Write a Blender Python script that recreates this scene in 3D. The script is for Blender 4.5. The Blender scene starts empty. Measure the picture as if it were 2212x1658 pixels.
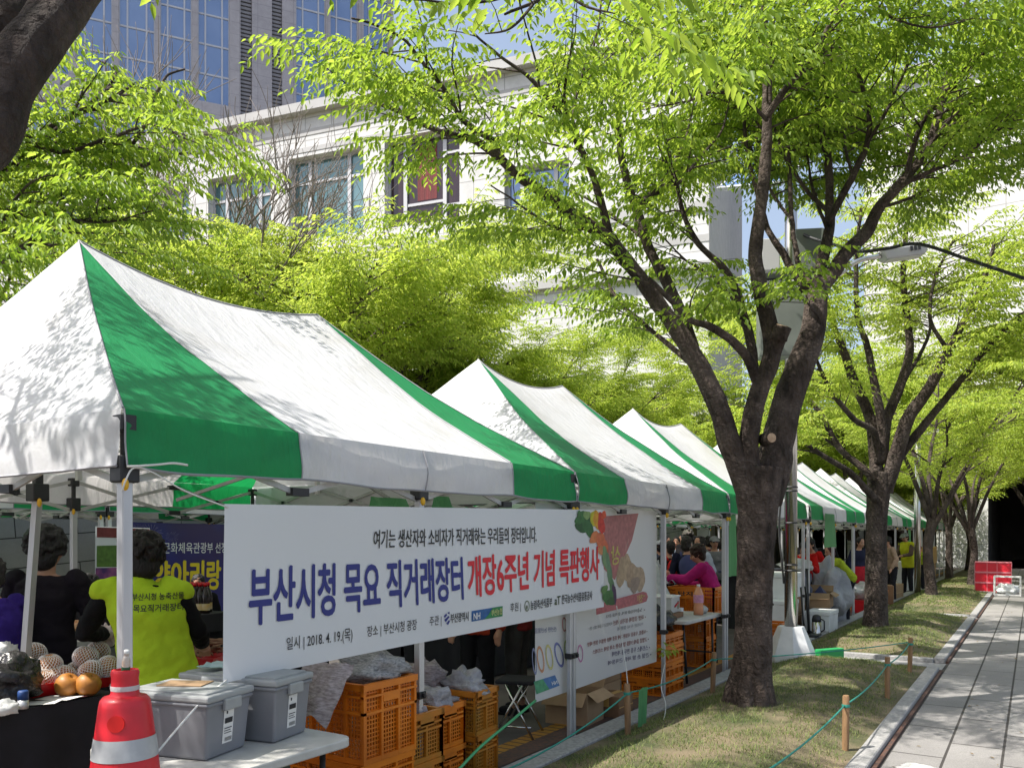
import bpy, bmesh, math, random
import numpy as np
from mathutils import Vector, Matrix, noise as mnoise
from mathutils.bvhtree import BVHTree
R = math.radians
SC = bpy.context.scene
COL = SC.collection
# ------------------------------------------------------------------ camera, sky, sun, exposure
YAW = R(32.65); CA, SA = math.cos(YAW), math.sin(YAW)
FPX, U0, V0, HC = 1759.0, 1106.0, 1158.0, 1.65      # focal length / principal column / horizon (2212 px wide frame), eye height
cam = bpy.data.cameras.new('camera'); camo = bpy.data.objects.new('camera', cam); COL.objects.link(camo)
camo.location = (0, 0, HC); camo.rotation_euler = (R(90), 0, YAW)
cam.sensor_width = 36; cam.lens = FPX / 2212 * 36; cam.shift_y = (V0 - 829) / 2212
cam.clip_start = .05; cam.clip_end = 2000
SC.camera = camo
SUN_EL = R(57); SUN_AZ = (-.56, -.828)
w = bpy.data.worlds.new('World'); SC.world = w; w.use_nodes = True
nt = w.node_tree; bg = nt.nodes['Background']
sky = nt.nodes.new('ShaderNodeTexSky'); sky.sky_type = 'NISHITA'; sky.sun_disc = False
sky.sun_elevation = SUN_EL; sky.sun_rotation = math.atan2(SUN_AZ[0], SUN_AZ[1])
sky.air_density = 1.0; sky.dust_density = 4.0; sky.ozone_density = 1.0
# added pale noise veil over the blue, standing in for an overexposed sky
wtc = nt.nodes.new('ShaderNodeTexCoord'); wno = nt.nodes.new('ShaderNodeTexNoise'); wno.inputs['Scale'].default_value = 2.6; wno.inputs['Detail'].default_value = 6; nt.links.new(wtc.outputs['Generated'], wno.inputs[0])
wmr = nt.nodes.new('ShaderNodeMapRange'); wmr.inputs[1].default_value = .3; wmr.inputs[2].default_value = .7; wmr.inputs[3].default_value = .22; wmr.inputs[4].default_value = .55; nt.links.new(wno.outputs[0], wmr.inputs[0])
wmx = nt.nodes.new('ShaderNodeMix'); wmx.data_type = 'RGBA'; wmx.inputs[7].default_value = (2.7, 3.1, 3.7, 1); nt.links.new(wmr.outputs[0], wmx.inputs[0]); nt.links.new(sky.outputs[0], wmx.inputs[6])
nt.links.new(wmx.outputs[2], bg.inputs[0]); bg.inputs[1].default_value = .15
sl = bpy.data.lights.new('sun', 'SUN'); so = bpy.data.objects.new('sun', sl); COL.objects.link(so)
sl.energy = 4.8; sl.angle = R(.55); sl.color = (1, .96, .89)
_d = Vector((SUN_AZ[0] * math.cos(SUN_EL), SUN_AZ[1] * math.cos(SUN_EL), math.sin(SUN_EL)))
so.rotation_euler = _d.to_track_quat('Z', 'Y').to_euler(); so.location = (-20, -20, 40)
SC.view_settings.view_transform = 'Standard'; SC.view_settings.look = 'None'
SC.view_settings.exposure = .72; SC.view_settings.gamma = 1
SC.cycles.use_denoising = True
SC.cycles.max_bounces = 8; SC.cycles.transparent_max_bounces = 8; SC.cycles.diffuse_bounces = 4; SC.cycles.transmission_bounces = 4; SC.cycles.glossy_bounces = 2
SC.cycles.sample_clamp_indirect = 6; SC.cycles.use_adaptive_sampling = True
SC.cycles.caustics_reflective = False; SC.cycles.caustics_refractive = False

# ------------------------------------------------------------------ where a sight line meets a depth / a height / the market front
def P(u, v, D):
    L = (u - U0) / FPX * D
    return Vector((L * CA - D * SA, L * SA + D * CA, HC - (v - V0) / FPX * D))
def Pz(u, v, z): return P(u, v, (HC - z) * FPX / (v - V0))
def PX(u, v, X):
    r = (u - U0) / FPX
    return P(u, v, X / (r * CA - SA))
def UV(p):
    D = -p[0] * SA + p[1] * CA; L = p[0] * CA + p[1] * SA
    return (U0 + FPX * L / D, V0 + (HC - p[2]) * FPX / D, D)

# ------------------------------------------------------------------ mesh helpers
TMP = bpy.data.scenes.new('workbench')
def evaluated_mesh(o):
    """the mesh of one object with its modifiers applied, worked out apart from the scene"""
    TMP.collection.objects.link(o)
    with bpy.context.temp_override(scene=TMP, view_layer=TMP.view_layers[0]): dg = bpy.context.evaluated_depsgraph_get()
    dg.update()
    me = bpy.data.meshes.new_from_object(o.evaluated_get(dg)); d = o.data; TMP.collection.objects.unlink(o); bpy.data.objects.remove(o); return me
class MB:
    def __init__(s): s.v = []; s.f = []; s.m = []
    def add(s, vs, fs, mi=0, M=None):
        o = len(s.v)
        if M is not None: vs = [M @ Vector(p) for p in vs]
        s.v.extend([tuple(p) for p in vs]); s.f.extend([tuple(i + o for i in f) for f in fs]); s.m.extend([mi] * len(fs)); return s
    def box(s, c, d, mi=0, rz=0, M=None, taper=1.0):
        x, y, z = d[0] / 2, d[1] / 2, d[2] / 2
        vs = []
        for sz, k in ((-1, taper), (1, 1)):
            for sx, sy in ((-1, -1), (1, -1), (1, 1), (-1, 1)):
                px, py = sx * x * k, sy * y * k
                if rz: px, py = px * math.cos(rz) - py * math.sin(rz), px * math.sin(rz) + py * math.cos(rz)
                vs.append((c[0] + px, c[1] + py, c[2] + sz * z))
        return s.add(vs, [(3, 2, 1, 0), (4, 5, 6, 7), (0, 1, 5, 4), (1, 2, 6, 5), (2, 3, 7, 6), (3, 0, 4, 7)], mi, M)
    def bar(s, a, b, wd, h=None, mi=0, up=(0, 0, 1)):
        a, b = Vector(a), Vector(b); h = h or wd
        t = (b - a).normalized(); u = Vector(up)
        sd = t.cross(u)
        if sd.length < 1e-3: sd = t.cross(Vector((1, 0, 0)))
        sd.normalize(); n = sd.cross(t)
        vs = [p + sd * (i * wd / 2) + n * (j * h / 2) for p in (a, b) for i, j in ((-1, -1), (1, -1), (1, 1), (-1, 1))]
        return s.add(vs, [(3, 2, 1, 0), (4, 5, 6, 7), (0, 1, 5, 4), (1, 2, 6, 5), (2, 3, 7, 6), (3, 0, 4, 7)], mi)
    def tube(s, pts, rad, n=8, mi=0, cap=True):
        pts = [Vector(p) for p in pts]
        if not hasattr(rad, '__len__'): rad = [rad] * len(pts)
        rings = []; ref = None
        for i, p in enumerate(pts):
            t = (pts[min(i + 1, len(pts) - 1)] - pts[max(i - 1, 0)]).normalized()
            if ref is None:
                ref = t.cross(Vector((0, 0, 1)))
                if ref.length < .05: ref = t.cross(Vector((1, 0, 0)))
            ref = (ref - t * ref.dot(t)).normalized(); b = t.cross(ref)
            rings.append([p + (ref * math.cos(2 * math.pi * k / n) + b * math.sin(2 * math.pi * k / n)) * rad[i] for k in range(n)])
        vs = [p for r in rings for p in r]
        fs = [(i * n + k, i * n + (k + 1) % n, (i + 1) * n + (k + 1) % n, (i + 1) * n + k) for i in range(len(pts) - 1) for k in range(n)]
        if cap: fs += [tuple(range(n - 1, -1, -1)), tuple((len(pts) - 1) * n + k for k in range(n))]
        return s.add(vs, fs, mi)
    def lathe(s, prof, n=24, mi=0, c=(0, 0, 0), M=None, cap=True, sx=1, sy=1):
        vs = [(c[0] + r * sx * math.cos(2 * math.pi * k / n), c[1] + r * sy * math.sin(2 * math.pi * k / n), c[2] + z) for r, z in prof for k in range(n)]
        fs = [(i * n + k, i * n + (k + 1) % n, (i + 1) * n + (k + 1) % n, (i + 1) * n + k) for i in range(len(prof) - 1) for k in range(n)]
        if cap: fs += [tuple(range(n - 1, -1, -1)), tuple((len(prof) - 1) * n + k for k in range(n))]
        return s.add(vs, fs, mi, M)
    def grid(s, fn, nu, nv, mi=0, flip=False):
        vs = [fn(i / nu, j / nv) for j in range(nv + 1) for i in range(nu + 1)]
        w_ = nu + 1
        fs = [(j * w_ + i, j * w_ + i + 1, (j + 1) * w_ + i + 1, (j + 1) * w_ + i) for j in range(nv) for i in range(nu)]
        if flip: fs = [f[::-1] for f in fs]
        return s.add(vs, fs, mi)
    def ball(s, c, r, mi=0, nu=14, nv=9, amp=0, seed=0, M=None):
        r = r if hasattr(r, '__len__') else (r, r, r)
        vs = []
        for j in range(nv + 1):
            th = math.pi * j / nv
            for i in range(nu):
                ph = 2 * math.pi * i / nu
                d = Vector((math.sin(th) * math.cos(ph), math.sin(th) * math.sin(ph), math.cos(th)))
                k = 1 + (amp * mnoise.noise(d * 2.2 + Vector((seed, seed * .7, 0))) * 1.6 if amp else 0)
                vs.append((c[0] + d.x * r[0] * k, c[1] + d.y * r[1] * k, c[2] + d.z * r[2] * k))
        fs = [(j * nu + i, (j + 1) * nu + i, (j + 1) * nu + (i + 1) % nu, j * nu + (i + 1) % nu) for j in range(nv) for i in range(nu)]
        return s.add(vs, fs, mi, M)
    def mesh(s, name, mats, smooth=False, bevel=0, seg=2):
        me = bpy.data.meshes.new(name); me.from_pydata(s.v, [], s.f)
        for m in (mats if isinstance(mats, (list, tuple)) else [mats]): me.materials.append(m)
        if len(set(s.m)) > 1 or (s.m and s.m[0]): me.polygons.foreach_set('material_index', s.m)
        if bevel:
            bm = bmesh.new(); bm.from_mesh(me); bmesh.ops.remove_doubles(bm, verts=bm.verts, dist=1e-6)
            es = [e for e in bm.edges if len(e.link_faces) == 2 and e.calc_face_angle(0) > .6]
            bmesh.ops.bevel(bm, geom=es, offset=bevel, segments=seg, affect='EDGES', profile=.5); bm.to_mesh(me); bm.free()
        if smooth: me.shade_smooth() if smooth is True else me.set_sharp_from_angle(angle=R(smooth))
        if smooth and smooth is not True:
            me.polygons.foreach_set('use_smooth', [True] * len(me.polygons))
        me.update(); return me
def link(name, me, parent=None, loc=None, rz=None):
    o = bpy.data.objects.new(name, me); COL.objects.link(o)
    if parent is not None: o.parent = parent
    if loc is not None: o.location = loc
    if rz is not None: o.rotation_euler = (0, 0, rz)
    return o
def thing(name, label, cat, loc=(0, 0, 0), rz=0, group=None):
    o = bpy.data.objects.new(name, None); COL.objects.link(o); o.location = loc; o.rotation_euler = (0, 0, rz); o.empty_display_size = .1
    o['label'] = label; o['category'] = cat
    if group: o['group'] = group
    return o
def tag(o, label, cat, group=None):
    o['label'] = label; o['category'] = cat
    if group: o['group'] = group
    return o
def struct(name, me, loc=None):
    o = link(name, me, None, loc); o['kind'] = 'structure'; return o
def kids(o): return [c for c in COL.objects if c.parent == o]
KIDS = {}
def dup(root, loc, rz=0, label=None, scale=None):
    r = root.copy(); COL.objects.link(r); r.location = loc; r.rotation_euler = (0, 0, rz)
    if label: r['label'] = label
    if scale is not None: r.scale = scale if hasattr(scale, '__len__') else (scale,) * 3
    for ch in list(root.children):
        c = ch.copy(); COL.objects.link(c); c.parent = r
        for g in list(ch.children):
            d = g.copy(); COL.objects.link(d); d.parent = c
    return r
def smoothpath(pts, rad, k=4):
    pts = [Vector(p) for p in pts]; out = []; ro = []
    for i in range(len(pts) - 1):
        p0, p1, p2, p3 = pts[max(i - 1, 0)], pts[i], pts[i + 1], pts[min(i + 2, len(pts) - 1)]
        for j in range(k):
            t = j / k
            out.append(.5 * ((2 * p1) + (p2 - p0) * t + (2 * p0 - 5 * p1 + 4 * p2 - p3) * t * t + (3 * p1 - p0 - 3 * p2 + p3) * t ** 3))
            ro.append(rad[i] * (1 - t) + rad[i + 1] * t)
    return out + [pts[-1]], ro + [rad[-1]]

# ------------------------------------------------------------------ materials
def _nt(name):
    m = bpy.data.materials.new(name); m.use_nodes = True
    t = m.node_tree; return m, t, t.nodes['Principled BSDF']
def mat(name, c, rough=.6, c2=None, scale=6, detail=4, bump=0, bscale=40, metal=0, spec=.5, coord='Object', stretch=None, lo=.35, hi=.65, transl=0, tcol=None, alpha=1, sheen=0, coat=0, trans=0, dist=.01):
    m, t, b = _nt(name); N = t.nodes.new; Lk = t.links.new
    b.inputs['Roughness'].default_value = rough; b.inputs['Metallic'].default_value = metal; b.inputs['Specular IOR Level'].default_value = spec
    b.inputs['Base Color'].default_value = (*c, 1); b.inputs['Alpha'].default_value = alpha
    if coat: b.inputs['Coat Weight'].default_value = coat
    if sheen: b.inputs['Sheen Weight'].default_value = sheen
    if trans: b.inputs['Transmission Weight'].default_value = trans
    tc = N('ShaderNodeTexCoord'); vec = tc.outputs[coord]
    if stretch:
        mp = N('ShaderNodeMapping'); mp.inputs['Scale'].default_value = stretch; Lk(vec, mp.inputs[0]); vec = mp.outputs[0]
    if c2 is not None:
        n = N('ShaderNodeTexNoise'); n.inputs['Scale'].default_value = scale; n.inputs['Detail'].default_value = detail; Lk(vec, n.inputs[0])
        rp = N('ShaderNodeMapRange'); rp.inputs[1].default_value = lo; rp.inputs[2].default_value = hi; Lk(n.outputs[0], rp.inputs[0])
        mx = N('ShaderNodeMix'); mx.data_type = 'RGBA'; mx.inputs[6].default_value = (*c, 1); mx.inputs[7].default_value = (*c2, 1)
        Lk(rp.outputs[0], mx.inputs[0]); Lk(mx.outputs[2], b.inputs['Base Color'])
    if bump:
        n2 = N('ShaderNodeTexNoise'); n2.inputs['Scale'].default_value = bscale; n2.inputs['Detail'].default_value = 5; Lk(vec, n2.inputs[0])
        bp = N('ShaderNodeBump'); bp.inputs['Strength'].default_value = bump; bp.inputs['Distance'].default_value = dist; Lk(n2.outputs[0], bp.inputs['Height']); Lk(bp.outputs[0], b.inputs['Normal'])
    if transl:
        tr = N('ShaderNodeBsdfTranslucent'); tr.inputs[0].default_value = (*(tcol or c), 1)
        ms = N('ShaderNodeMixShader'); ms.inputs[0].default_value = transl
        Lk(b.outputs[0], ms.inputs[1]); Lk(tr.outputs[0], ms.inputs[2]); Lk(ms.outputs[0], t.nodes['Material Output'].inputs[0])
        if bump: Lk(bp.outputs[0], tr.inputs['Normal'])
    return m
def leafmat(name, d0, d1, t0, t1, tr=.5, rough=.45):
    m, t, b = _nt(name); N = t.nodes.new; Lk = t.links.new
    g = N('ShaderNodeNewGeometry'); b.inputs['Roughness'].default_value = rough; b.inputs['Specular IOR Level'].default_value = .35
    def ramp(a, c):
        x = N('ShaderNodeMix'); x.data_type = 'RGBA'; x.inputs[6].default_value = (*a, 1); x.inputs[7].default_value = (*c, 1); Lk(g.outputs['Random Per Island'], x.inputs[0]); return x
    x = ramp(d0, d1); Lk(x.outputs[2], b.inputs['Base Color'])
    y = ramp(t0, t1); tl = N('ShaderNodeBsdfTranslucent'); Lk(y.outputs[2], tl.inputs[0])
    ms = N('ShaderNodeMixShader'); ms.inputs[0].default_value = tr; Lk(b.outputs[0], ms.inputs[1]); Lk(tl.outputs[0], ms.inputs[2]); Lk(ms.outputs[0], t.nodes['Material Output'].inputs[0])
    return m
def barkmat(name, c0, c1, c2):
    m, t, b = _nt(name); N = t.nodes.new; Lk = t.links.new
    b.inputs['Roughness'].default_value = .85; b.inputs['Specular IOR Level'].default_value = .25
    tc = N('ShaderNodeTexCoord'); mp = N('ShaderNodeMapping'); mp.inputs['Scale'].default_value = (1, 1, .55); Lk(tc.outputs['Object'], mp.inputs[0])
    n1 = N('ShaderNodeTexNoise'); n1.inputs['Scale'].default_value = 9; n1.inputs['Detail'].default_value = 8; n1.inputs['Roughness'].default_value = .65; Lk(mp.outputs[0], n1.inputs[0])
    v = N('ShaderNodeTexVoronoi'); v.inputs['Scale'].default_value = 22; v.feature = 'DISTANCE_TO_EDGE'
    wr = N('ShaderNodeMix'); wr.data_type = 'VECTOR'; wr.inputs[0].default_value = .08; Lk(mp.outputs[0], wr.inputs[4]); Lk(n1.outputs[1], wr.inputs[5]); Lk(wr.outputs[1], v.inputs[0])
    mp2 = N('ShaderNodeMapping'); mp2.inputs['Scale'].default_value = (1.6, 1.6, 4); Lk(tc.outputs['Object'], mp2.inputs[0])
    n2 = N('ShaderNodeTexNoise'); n2.inputs['Scale'].default_value = 14; n2.inputs['Detail'].default_value = 4; Lk(mp2.outputs[0], n2.inputs[0])
    r1 = N('ShaderNodeMapRange'); r1.inputs[1].default_value = .38; r1.inputs[2].default_value = .62; Lk(n1.outputs[0], r1.inputs[0])
    a = N('ShaderNodeMix'); a.data_type = 'RGBA'; a.inputs[6].default_value = (*c0, 1); a.inputs[7].default_value = (*c1, 1); Lk(r1.outputs[0], a.inputs[0])
    r2 = N('ShaderNodeMapRange'); r2.inputs[1].default_value = .55; r2.inputs[2].default_value = .72; Lk(n2.outputs[0], r2.inputs[0])
    n3 = N('ShaderNodeTexNoise'); n3.inputs['Scale'].default_value = 3.2; n3.inputs['Detail'].default_value = 3; Lk(tc.outputs['Object'], n3.inputs[0])
    r3 = N('ShaderNodeMapRange'); r3.inputs[1].default_value = .44; r3.inputs[2].default_value = .62; Lk(n3.outputs[0], r3.inputs[0])
    ml0 = N('ShaderNodeMath'); ml0.operation = 'MULTIPLY'; Lk(r2.outputs[0], ml0.inputs[0]); Lk(r3.outputs[0], ml0.inputs[1])
    ml1 = N('ShaderNodeMath'); ml1.operation = 'MULTIPLY_ADD'; ml1.inputs[1].default_value = .42; Lk(r3.outputs[0], ml1.inputs[0]); Lk(ml0.outputs[0], ml1.inputs[2])
    ml = N('ShaderNodeMath'); ml.operation = 'MULTIPLY'; ml.inputs[1].default_value = .62; Lk(ml1.outputs[0], ml.inputs[0])
    c = N('ShaderNodeMix'); c.data_type = 'RGBA'; c.inputs[7].default_value = (*c2, 1); Lk(ml.outputs[0], c.inputs[0]); Lk(a.outputs[2], c.inputs[6]); Lk(c.outputs[2], b.inputs['Base Color'])
    ad = N('ShaderNodeMath'); ad.operation = 'MULTIPLY_ADD'; ad.inputs[1].default_value = .9; Lk(v.outputs[0], ad.inputs[0]); Lk(n1.outputs[0], ad.inputs[2])
    ad2 = N('ShaderNodeMath'); ad2.operation = 'MULTIPLY_ADD'; ad2.inputs[1].default_value = .35; Lk(n2.outputs[0], ad2.inputs[0]); Lk(ad.outputs[0], ad2.inputs[2])
    bp = N('ShaderNodeBump'); bp.inputs['Strength'].default_value = 1.0; bp.inputs['Distance'].default_value = .06; Lk(ad2.outputs[0], bp.inputs['Height']); Lk(bp.outputs[0], b.inputs['Normal'])
    return m
def brickmat(name, c1, c2, mc, bw, bh, ms=.004, axes='xz', rough=.7, offset=.5, bump=.3, stain=None, squash=1, freq=2, origin=(0, 0)):
    """masonry or paving in real metres: axes picks which object coordinates run along and across the courses"""
    m, t, b = _nt(name); N = t.nodes.new; Lk = t.links.new
    b.inputs['Roughness'].default_value = rough; b.inputs['Specular IOR Level'].default_value = .3
    tc = N('ShaderNodeTexCoord'); sp = N('ShaderNodeSeparateXYZ'); Lk(tc.outputs['Object'], sp.inputs[0])
    cb = N('ShaderNodeCombineXYZ'); I = {'x': 0, 'y': 1, 'z': 2}
    for k in (0, 1):
        ad = N('ShaderNodeMath'); ad.operation = 'ADD'; ad.inputs[1].default_value = origin[k]; Lk(sp.outputs[I[axes[k]]], ad.inputs[0]); Lk(ad.outputs[0], cb.inputs[k])
    br = N('ShaderNodeTexBrick'); br.offset = offset; br.squash = squash; br.squash_frequency = freq; br.inputs['Scale'].default_value = 1
    br.inputs['Brick Width'].default_value = bw; br.inputs['Row Height'].default_value = bh; br.inputs['Mortar Size'].default_value = ms; br.inputs['Mortar Smooth'].default_value = .3
    br.inputs['Color1'].default_value = (*c1, 1); br.inputs['Color2'].default_value = (*c2, 1); br.inputs['Mortar'].default_value = (*mc, 1); Lk(cb.outputs[0], br.inputs[0])
    n = N('ShaderNodeTexNoise'); n.inputs['Scale'].default_value = 1.3; n.inputs['Detail'].default_value = 9; n.inputs['Roughness'].default_value = .7; Lk(tc.outputs['Object'], n.inputs[0])
    mr = N('ShaderNodeMapRange'); mr.inputs[1].default_value = .3; mr.inputs[2].default_value = .75; mr.inputs[3].default_value = .78; mr.inputs[4].default_value = 1.08; Lk(n.outputs[0], mr.inputs[0])
    n3 = N('ShaderNodeTexNoise'); n3.inputs['Scale'].default_value = 120; n3.inputs['Detail'].default_value = 2; Lk(tc.outputs['Object'], n3.inputs[0])
    mr3 = N('ShaderNodeMapRange'); mr3.inputs[1].default_value = .3; mr3.inputs[2].default_value = .7; mr3.inputs[3].default_value = .82; mr3.inputs[4].default_value = 1.15; Lk(n3.outputs[0], mr3.inputs[0])
    mm = N('ShaderNodeMath'); mm.operation = 'MULTIPLY'; Lk(mr.outputs[0], mm.inputs[0]); Lk(mr3.outputs[0], mm.inputs[1])
    mx = N('ShaderNodeMix'); mx.data_type = 'RGBA'; mx.blend_type = 'MULTIPLY'; mx.inputs[0].default_value = 1; Lk(br.outputs[0], mx.inputs[6]); Lk(mm.outputs[0], mx.inputs[7]); Lk(mx.outputs[2], b.inputs['Base Color'])
    iv = N('ShaderNodeMath'); iv.operation = 'MULTIPLY_ADD'; iv.inputs[1].default_value = -1; Lk(br.outputs[1], iv.inputs[0]); Lk(n3.outputs[0], iv.inputs[2])
    bp = N('ShaderNodeBump'); bp.inputs['Strength'].default_value = bump; bp.inputs['Distance'].default_value = .006; Lk(iv.outputs[0], bp.inputs['Height']); Lk(bp.outputs[0], b.inputs['Normal'])
    return m
M = {}
def clothmat(name, c, tcol, tr, stain):
    m, t, b = _nt(name); N = t.nodes.new; Lk = t.links.new
    b.inputs['Roughness'].default_value = .55; b.inputs['Specular IOR Level'].default_value = .35
    tc = N('ShaderNodeTexCoord')
    n = N('ShaderNodeTexNoise'); n.inputs['Scale'].default_value = 1.6; n.inputs['Detail'].default_value = 8; n.inputs['Roughness'].default_value = .7; Lk(tc.outputs['Object'], n.inputs[0])
    mr = N('ShaderNodeMapRange'); mr.inputs[1].default_value = .50; mr.inputs[2].default_value = .78; mr.inputs[4].default_value = .8; Lk(n.outputs[0], mr.inputs[0])
    mx = N('ShaderNodeMix'); mx.data_type = 'RGBA'; mx.inputs[6].default_value = (*c, 1); mx.inputs[7].default_value = (*stain, 1); Lk(mr.outputs[0], mx.inputs[0]); Lk(mx.outputs[2], b.inputs['Base Color'])
    mp = N('ShaderNodeMapping'); mp.inputs['Scale'].default_value = (2.2, 9, 2.2); mp.inputs['Rotation'].default_value = (0, 0, .5); Lk(tc.outputs['Object'], mp.inputs[0])
    n2 = N('ShaderNodeTexNoise'); n2.inputs['Scale'].default_value = 1.5; n2.inputs['Detail'].default_value = 6; n2.inputs['Distortion'].default_value = .6; Lk(mp.outputs[0], n2.inputs[0])
    bp = N('ShaderNodeBump'); bp.inputs['Strength'].default_value = .55; bp.inputs['Distance'].default_value = .03; Lk(n2.outputs[0], bp.inputs['Height']); Lk(bp.outputs[0], b.inputs['Normal'])
    tl = N('ShaderNodeBsdfTranslucent'); tl.inputs[0].default_value = (*tcol, 1); Lk(bp.outputs[0], tl.inputs['Normal'])
    ms = N('ShaderNodeMixShader'); ms.inputs[0].default_value = tr; Lk(b.outputs[0], ms.inputs[1]); Lk(tl.outputs[0], ms.inputs[2]); Lk(ms.outputs[0], t.nodes['Material Output'].inputs[0])
    return m
M['canvas_white'] = clothmat('white_canvas', (.72, .72, .745), (.86, .82, .80), .30, (.55, .53, .50))
M['canvas_green'] = clothmat('green_canvas', (.016, .27, .09), (.02, .46, .12), .28, (.014, .16, .055))
M['curtain_green'] = clothmat('green_curtain', (.10, .30, .12), (.12, .36, .14), .3, (.09, .25, .10))
M['hem'] = mat('hem', (.30, .30, .32), .7)
M['alu'] = mat('aluminium', (.62, .63, .65), .38, c2=(.48, .48, .50), scale=7, metal=.55, stretch=(1, 1, .2))
M['alu_dull'] = mat('dull_aluminium', (.52, .52, .50), .5, metal=.3, c2=(.42, .42, .41), scale=9)
M['steel'] = mat('stainless', (.66, .65, .63), .22, metal=1, c2=(.5, .48, .45), scale=3, stretch=(4, 4, .15))
M['black_plastic'] = mat('black_plastic', (.018, .018, .02), .45)
M['yellow_plastic'] = mat('yellow_plastic', (.75, .42, .02), .4)
M['asphalt'] = mat('asphalt', (.115, .100, .090), .9, c2=(.075, .067, .062), scale=2.5, bump=.4, bscale=150, detail=9)
M['granite'] = mat('granite', (.36, .35, .34), .75, c2=(.24, .235, .23), scale=35, bump=.25, bscale=90)
M['rust'] = mat('rusty_steel', (.12, .055, .035), .85, c2=(.06, .04, .035), scale=30)
M['soil'] = mat('soil', (.20, .155, .095), .95, c2=(.06, .07, .024), scale=2.4, detail=10, bump=.8, bscale=60, dist=.02)
M['yellow_tile'] = brickmat('yellow_tile', (.46, .22, .035), (.40, .19, .03), (.09, .06, .04), .30, .10, .012, 'xy', .8, .0)
M['slabs'] = brickmat('paving_slabs', (.305, .29, .275), (.25, .237, .227), (.06, .054, .05), 1.05, .365, .011, 'yx', .75, .5, .35, origin=(0, .925))
M['bark'] = barkmat('bark', (.030, .022, .018), (.088, .064, .052), (.27, .21, .18))
M['bark_far'] = barkmat('bark_far', (.034, .026, .021), (.088, .066, .055), (.20, .165, .145))
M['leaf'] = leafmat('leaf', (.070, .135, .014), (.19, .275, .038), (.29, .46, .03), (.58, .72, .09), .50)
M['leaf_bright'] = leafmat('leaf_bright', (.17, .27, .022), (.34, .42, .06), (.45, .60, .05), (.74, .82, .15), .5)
M['leaf_dark'] = leafmat('leaf_evergreen', (.014, .032, .012), (.030, .055, .020), (.02, .05, .01), (.04, .08, .01), .15, .3)
M['grass'] = leafmat('grass_blades', (.060, .125, .020), (.27, .28, .10), (.10, .19, .03), (.30, .32, .10), .3, .6)
M['white_plastic'] = mat('white_plastic', (.74, .74, .72), .4, c2=(.62, .61, .58), scale=5)
M['table_white'] = mat('folding_table', (.56, .55, .52), .5, c2=(.44, .43, .40), scale=7, bump=.15, bscale=300)
M['styrofoam'] = mat('styrofoam', (.82, .83, .81), .7, c2=(.72, .73, .71), scale=4, bump=.2, bscale=200)
M['tub_grey'] = mat('grey_tub', (.235, .24, .26), .42, c2=(.19, .195, .21), scale=4, lo=.3, hi=.7)
M['tub_lid'] = mat('grey_tub_lid', (.34, .35, .35), .45, c2=(.27, .28, .28), scale=6)
M['crate'] = mat('orange_crate', (.72, .20, .008), .42, c2=(.52, .13, .006), scale=5)
M['crate_old'] = mat('ochre_crate', (.52, .17, .012), .5, c2=(.36, .16, .015), scale=5)
M['cardboard'] = mat('cardboard', (.36, .235, .13), .85, c2=(.30, .19, .105), scale=6)
M['cardboard_dark'] = mat('brown_cardboard', (.24, .135, .065), .85, c2=(.19, .10, .05), scale=5)
M['tape'] = mat('parcel_tape', (.55, .33, .10), .3)
M['red_plastic'] = mat('red_plastic', (.62, .012, .018), .35, c2=(.50, .008, .015), scale=6)
M['cone_red'] = mat('cone_red', (.68, .012, .026), .42, c2=(.55, .012, .024), scale=8, coat=.1)
M['reflective'] = mat('reflective_band', (.56, .57, .58), .4, c2=(.42, .43, .45), scale=14, metal=.25)
M['black_cloth'] = mat('black_cloth', (.010, .010, .013), .85, c2=(.018, .018, .024), scale=5)
M['black_bag'] = mat('black_bag', (.022, .020, .020), .25, bump=.9, bscale=14, dist=.03)
M['white_bag'] = mat('white_bag', (.74, .74, .73), .35, bump=.8, bscale=12, dist=.03, transl=.35)
M['clear_bag'] = mat('clear_bag', (.62, .63, .65), .3, bump=.9, bscale=9, dist=.04, transl=.4, tcol=(.7, .7, .72), c2=(.36, .37, .40), scale=3)
M['blue_bag'] = mat('blue_bag', (.05, .17, .24), .3, bump=.8, bscale=12, dist=.03, c2=(.10, .26, .34), scale=5)
M['paper'] = mat('paper', (.72, .71, .68), .8)
M['wood'] = mat('stake_wood', (.30, .175, .085), .8, c2=(.20, .115, .055), scale=10, stretch=(4, 4, .4), bump=.3, bscale=60)
M['rope_teal'] = mat('teal_rope', (.02, .22, .17), .6)
M['rope_white'] = mat('white_rope', (.70, .69, .66), .7)
M['rope_green'] = mat('green_strap', (.06, .36, .15), .5)
M['cable'] = mat('black_cable', (.02, .02, .02), .5)
M['concrete_white'] = mat('white_base', (.74, .74, .74), .7, c2=(.62, .62, .62), scale=5, bump=.2, bscale=70)
M['cabinet'] = mat('cabinet_grey', (.15, .165, .15), .5, c2=(.12, .135, .12), scale=3)  # grey darkened to stand in for leaf shade on the post boxes
M['lamp_grey'] = mat('lamp_grey', (.50, .50, .52), .4, metal=.2)
M['solar'] = brickmat('solar_cells', (.10, .18, .42), (.09, .16, .38), (.55, .58, .65), .16, .16, .006, 'xy', .15, 0, .05)
M['ink_black'] = mat('ink_black', (.018, .018, .022), .6)
M['ink_navy'] = mat('ink_navy', (.022, .030, .20), .55)
M['ink_red'] = mat('ink_red', (.62, .018, .03), .55)
M['ink_white'] = mat('ink_white', (.80, .80, .80), .6)
M['ink_yellow'] = mat('ink_yellow', (.80, .62, .02), .55)
M['banner'] = mat('banner_cloth', (.74, .755, .78), .5, transl=.22, tcol=(.75, .76, .78), bump=.06, bscale=3, dist=.05)
M['banner_thin'] = mat('thin_banner', (.70, .70, .71), .5, transl=.32, tcol=(.75, .74, .74))
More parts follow.
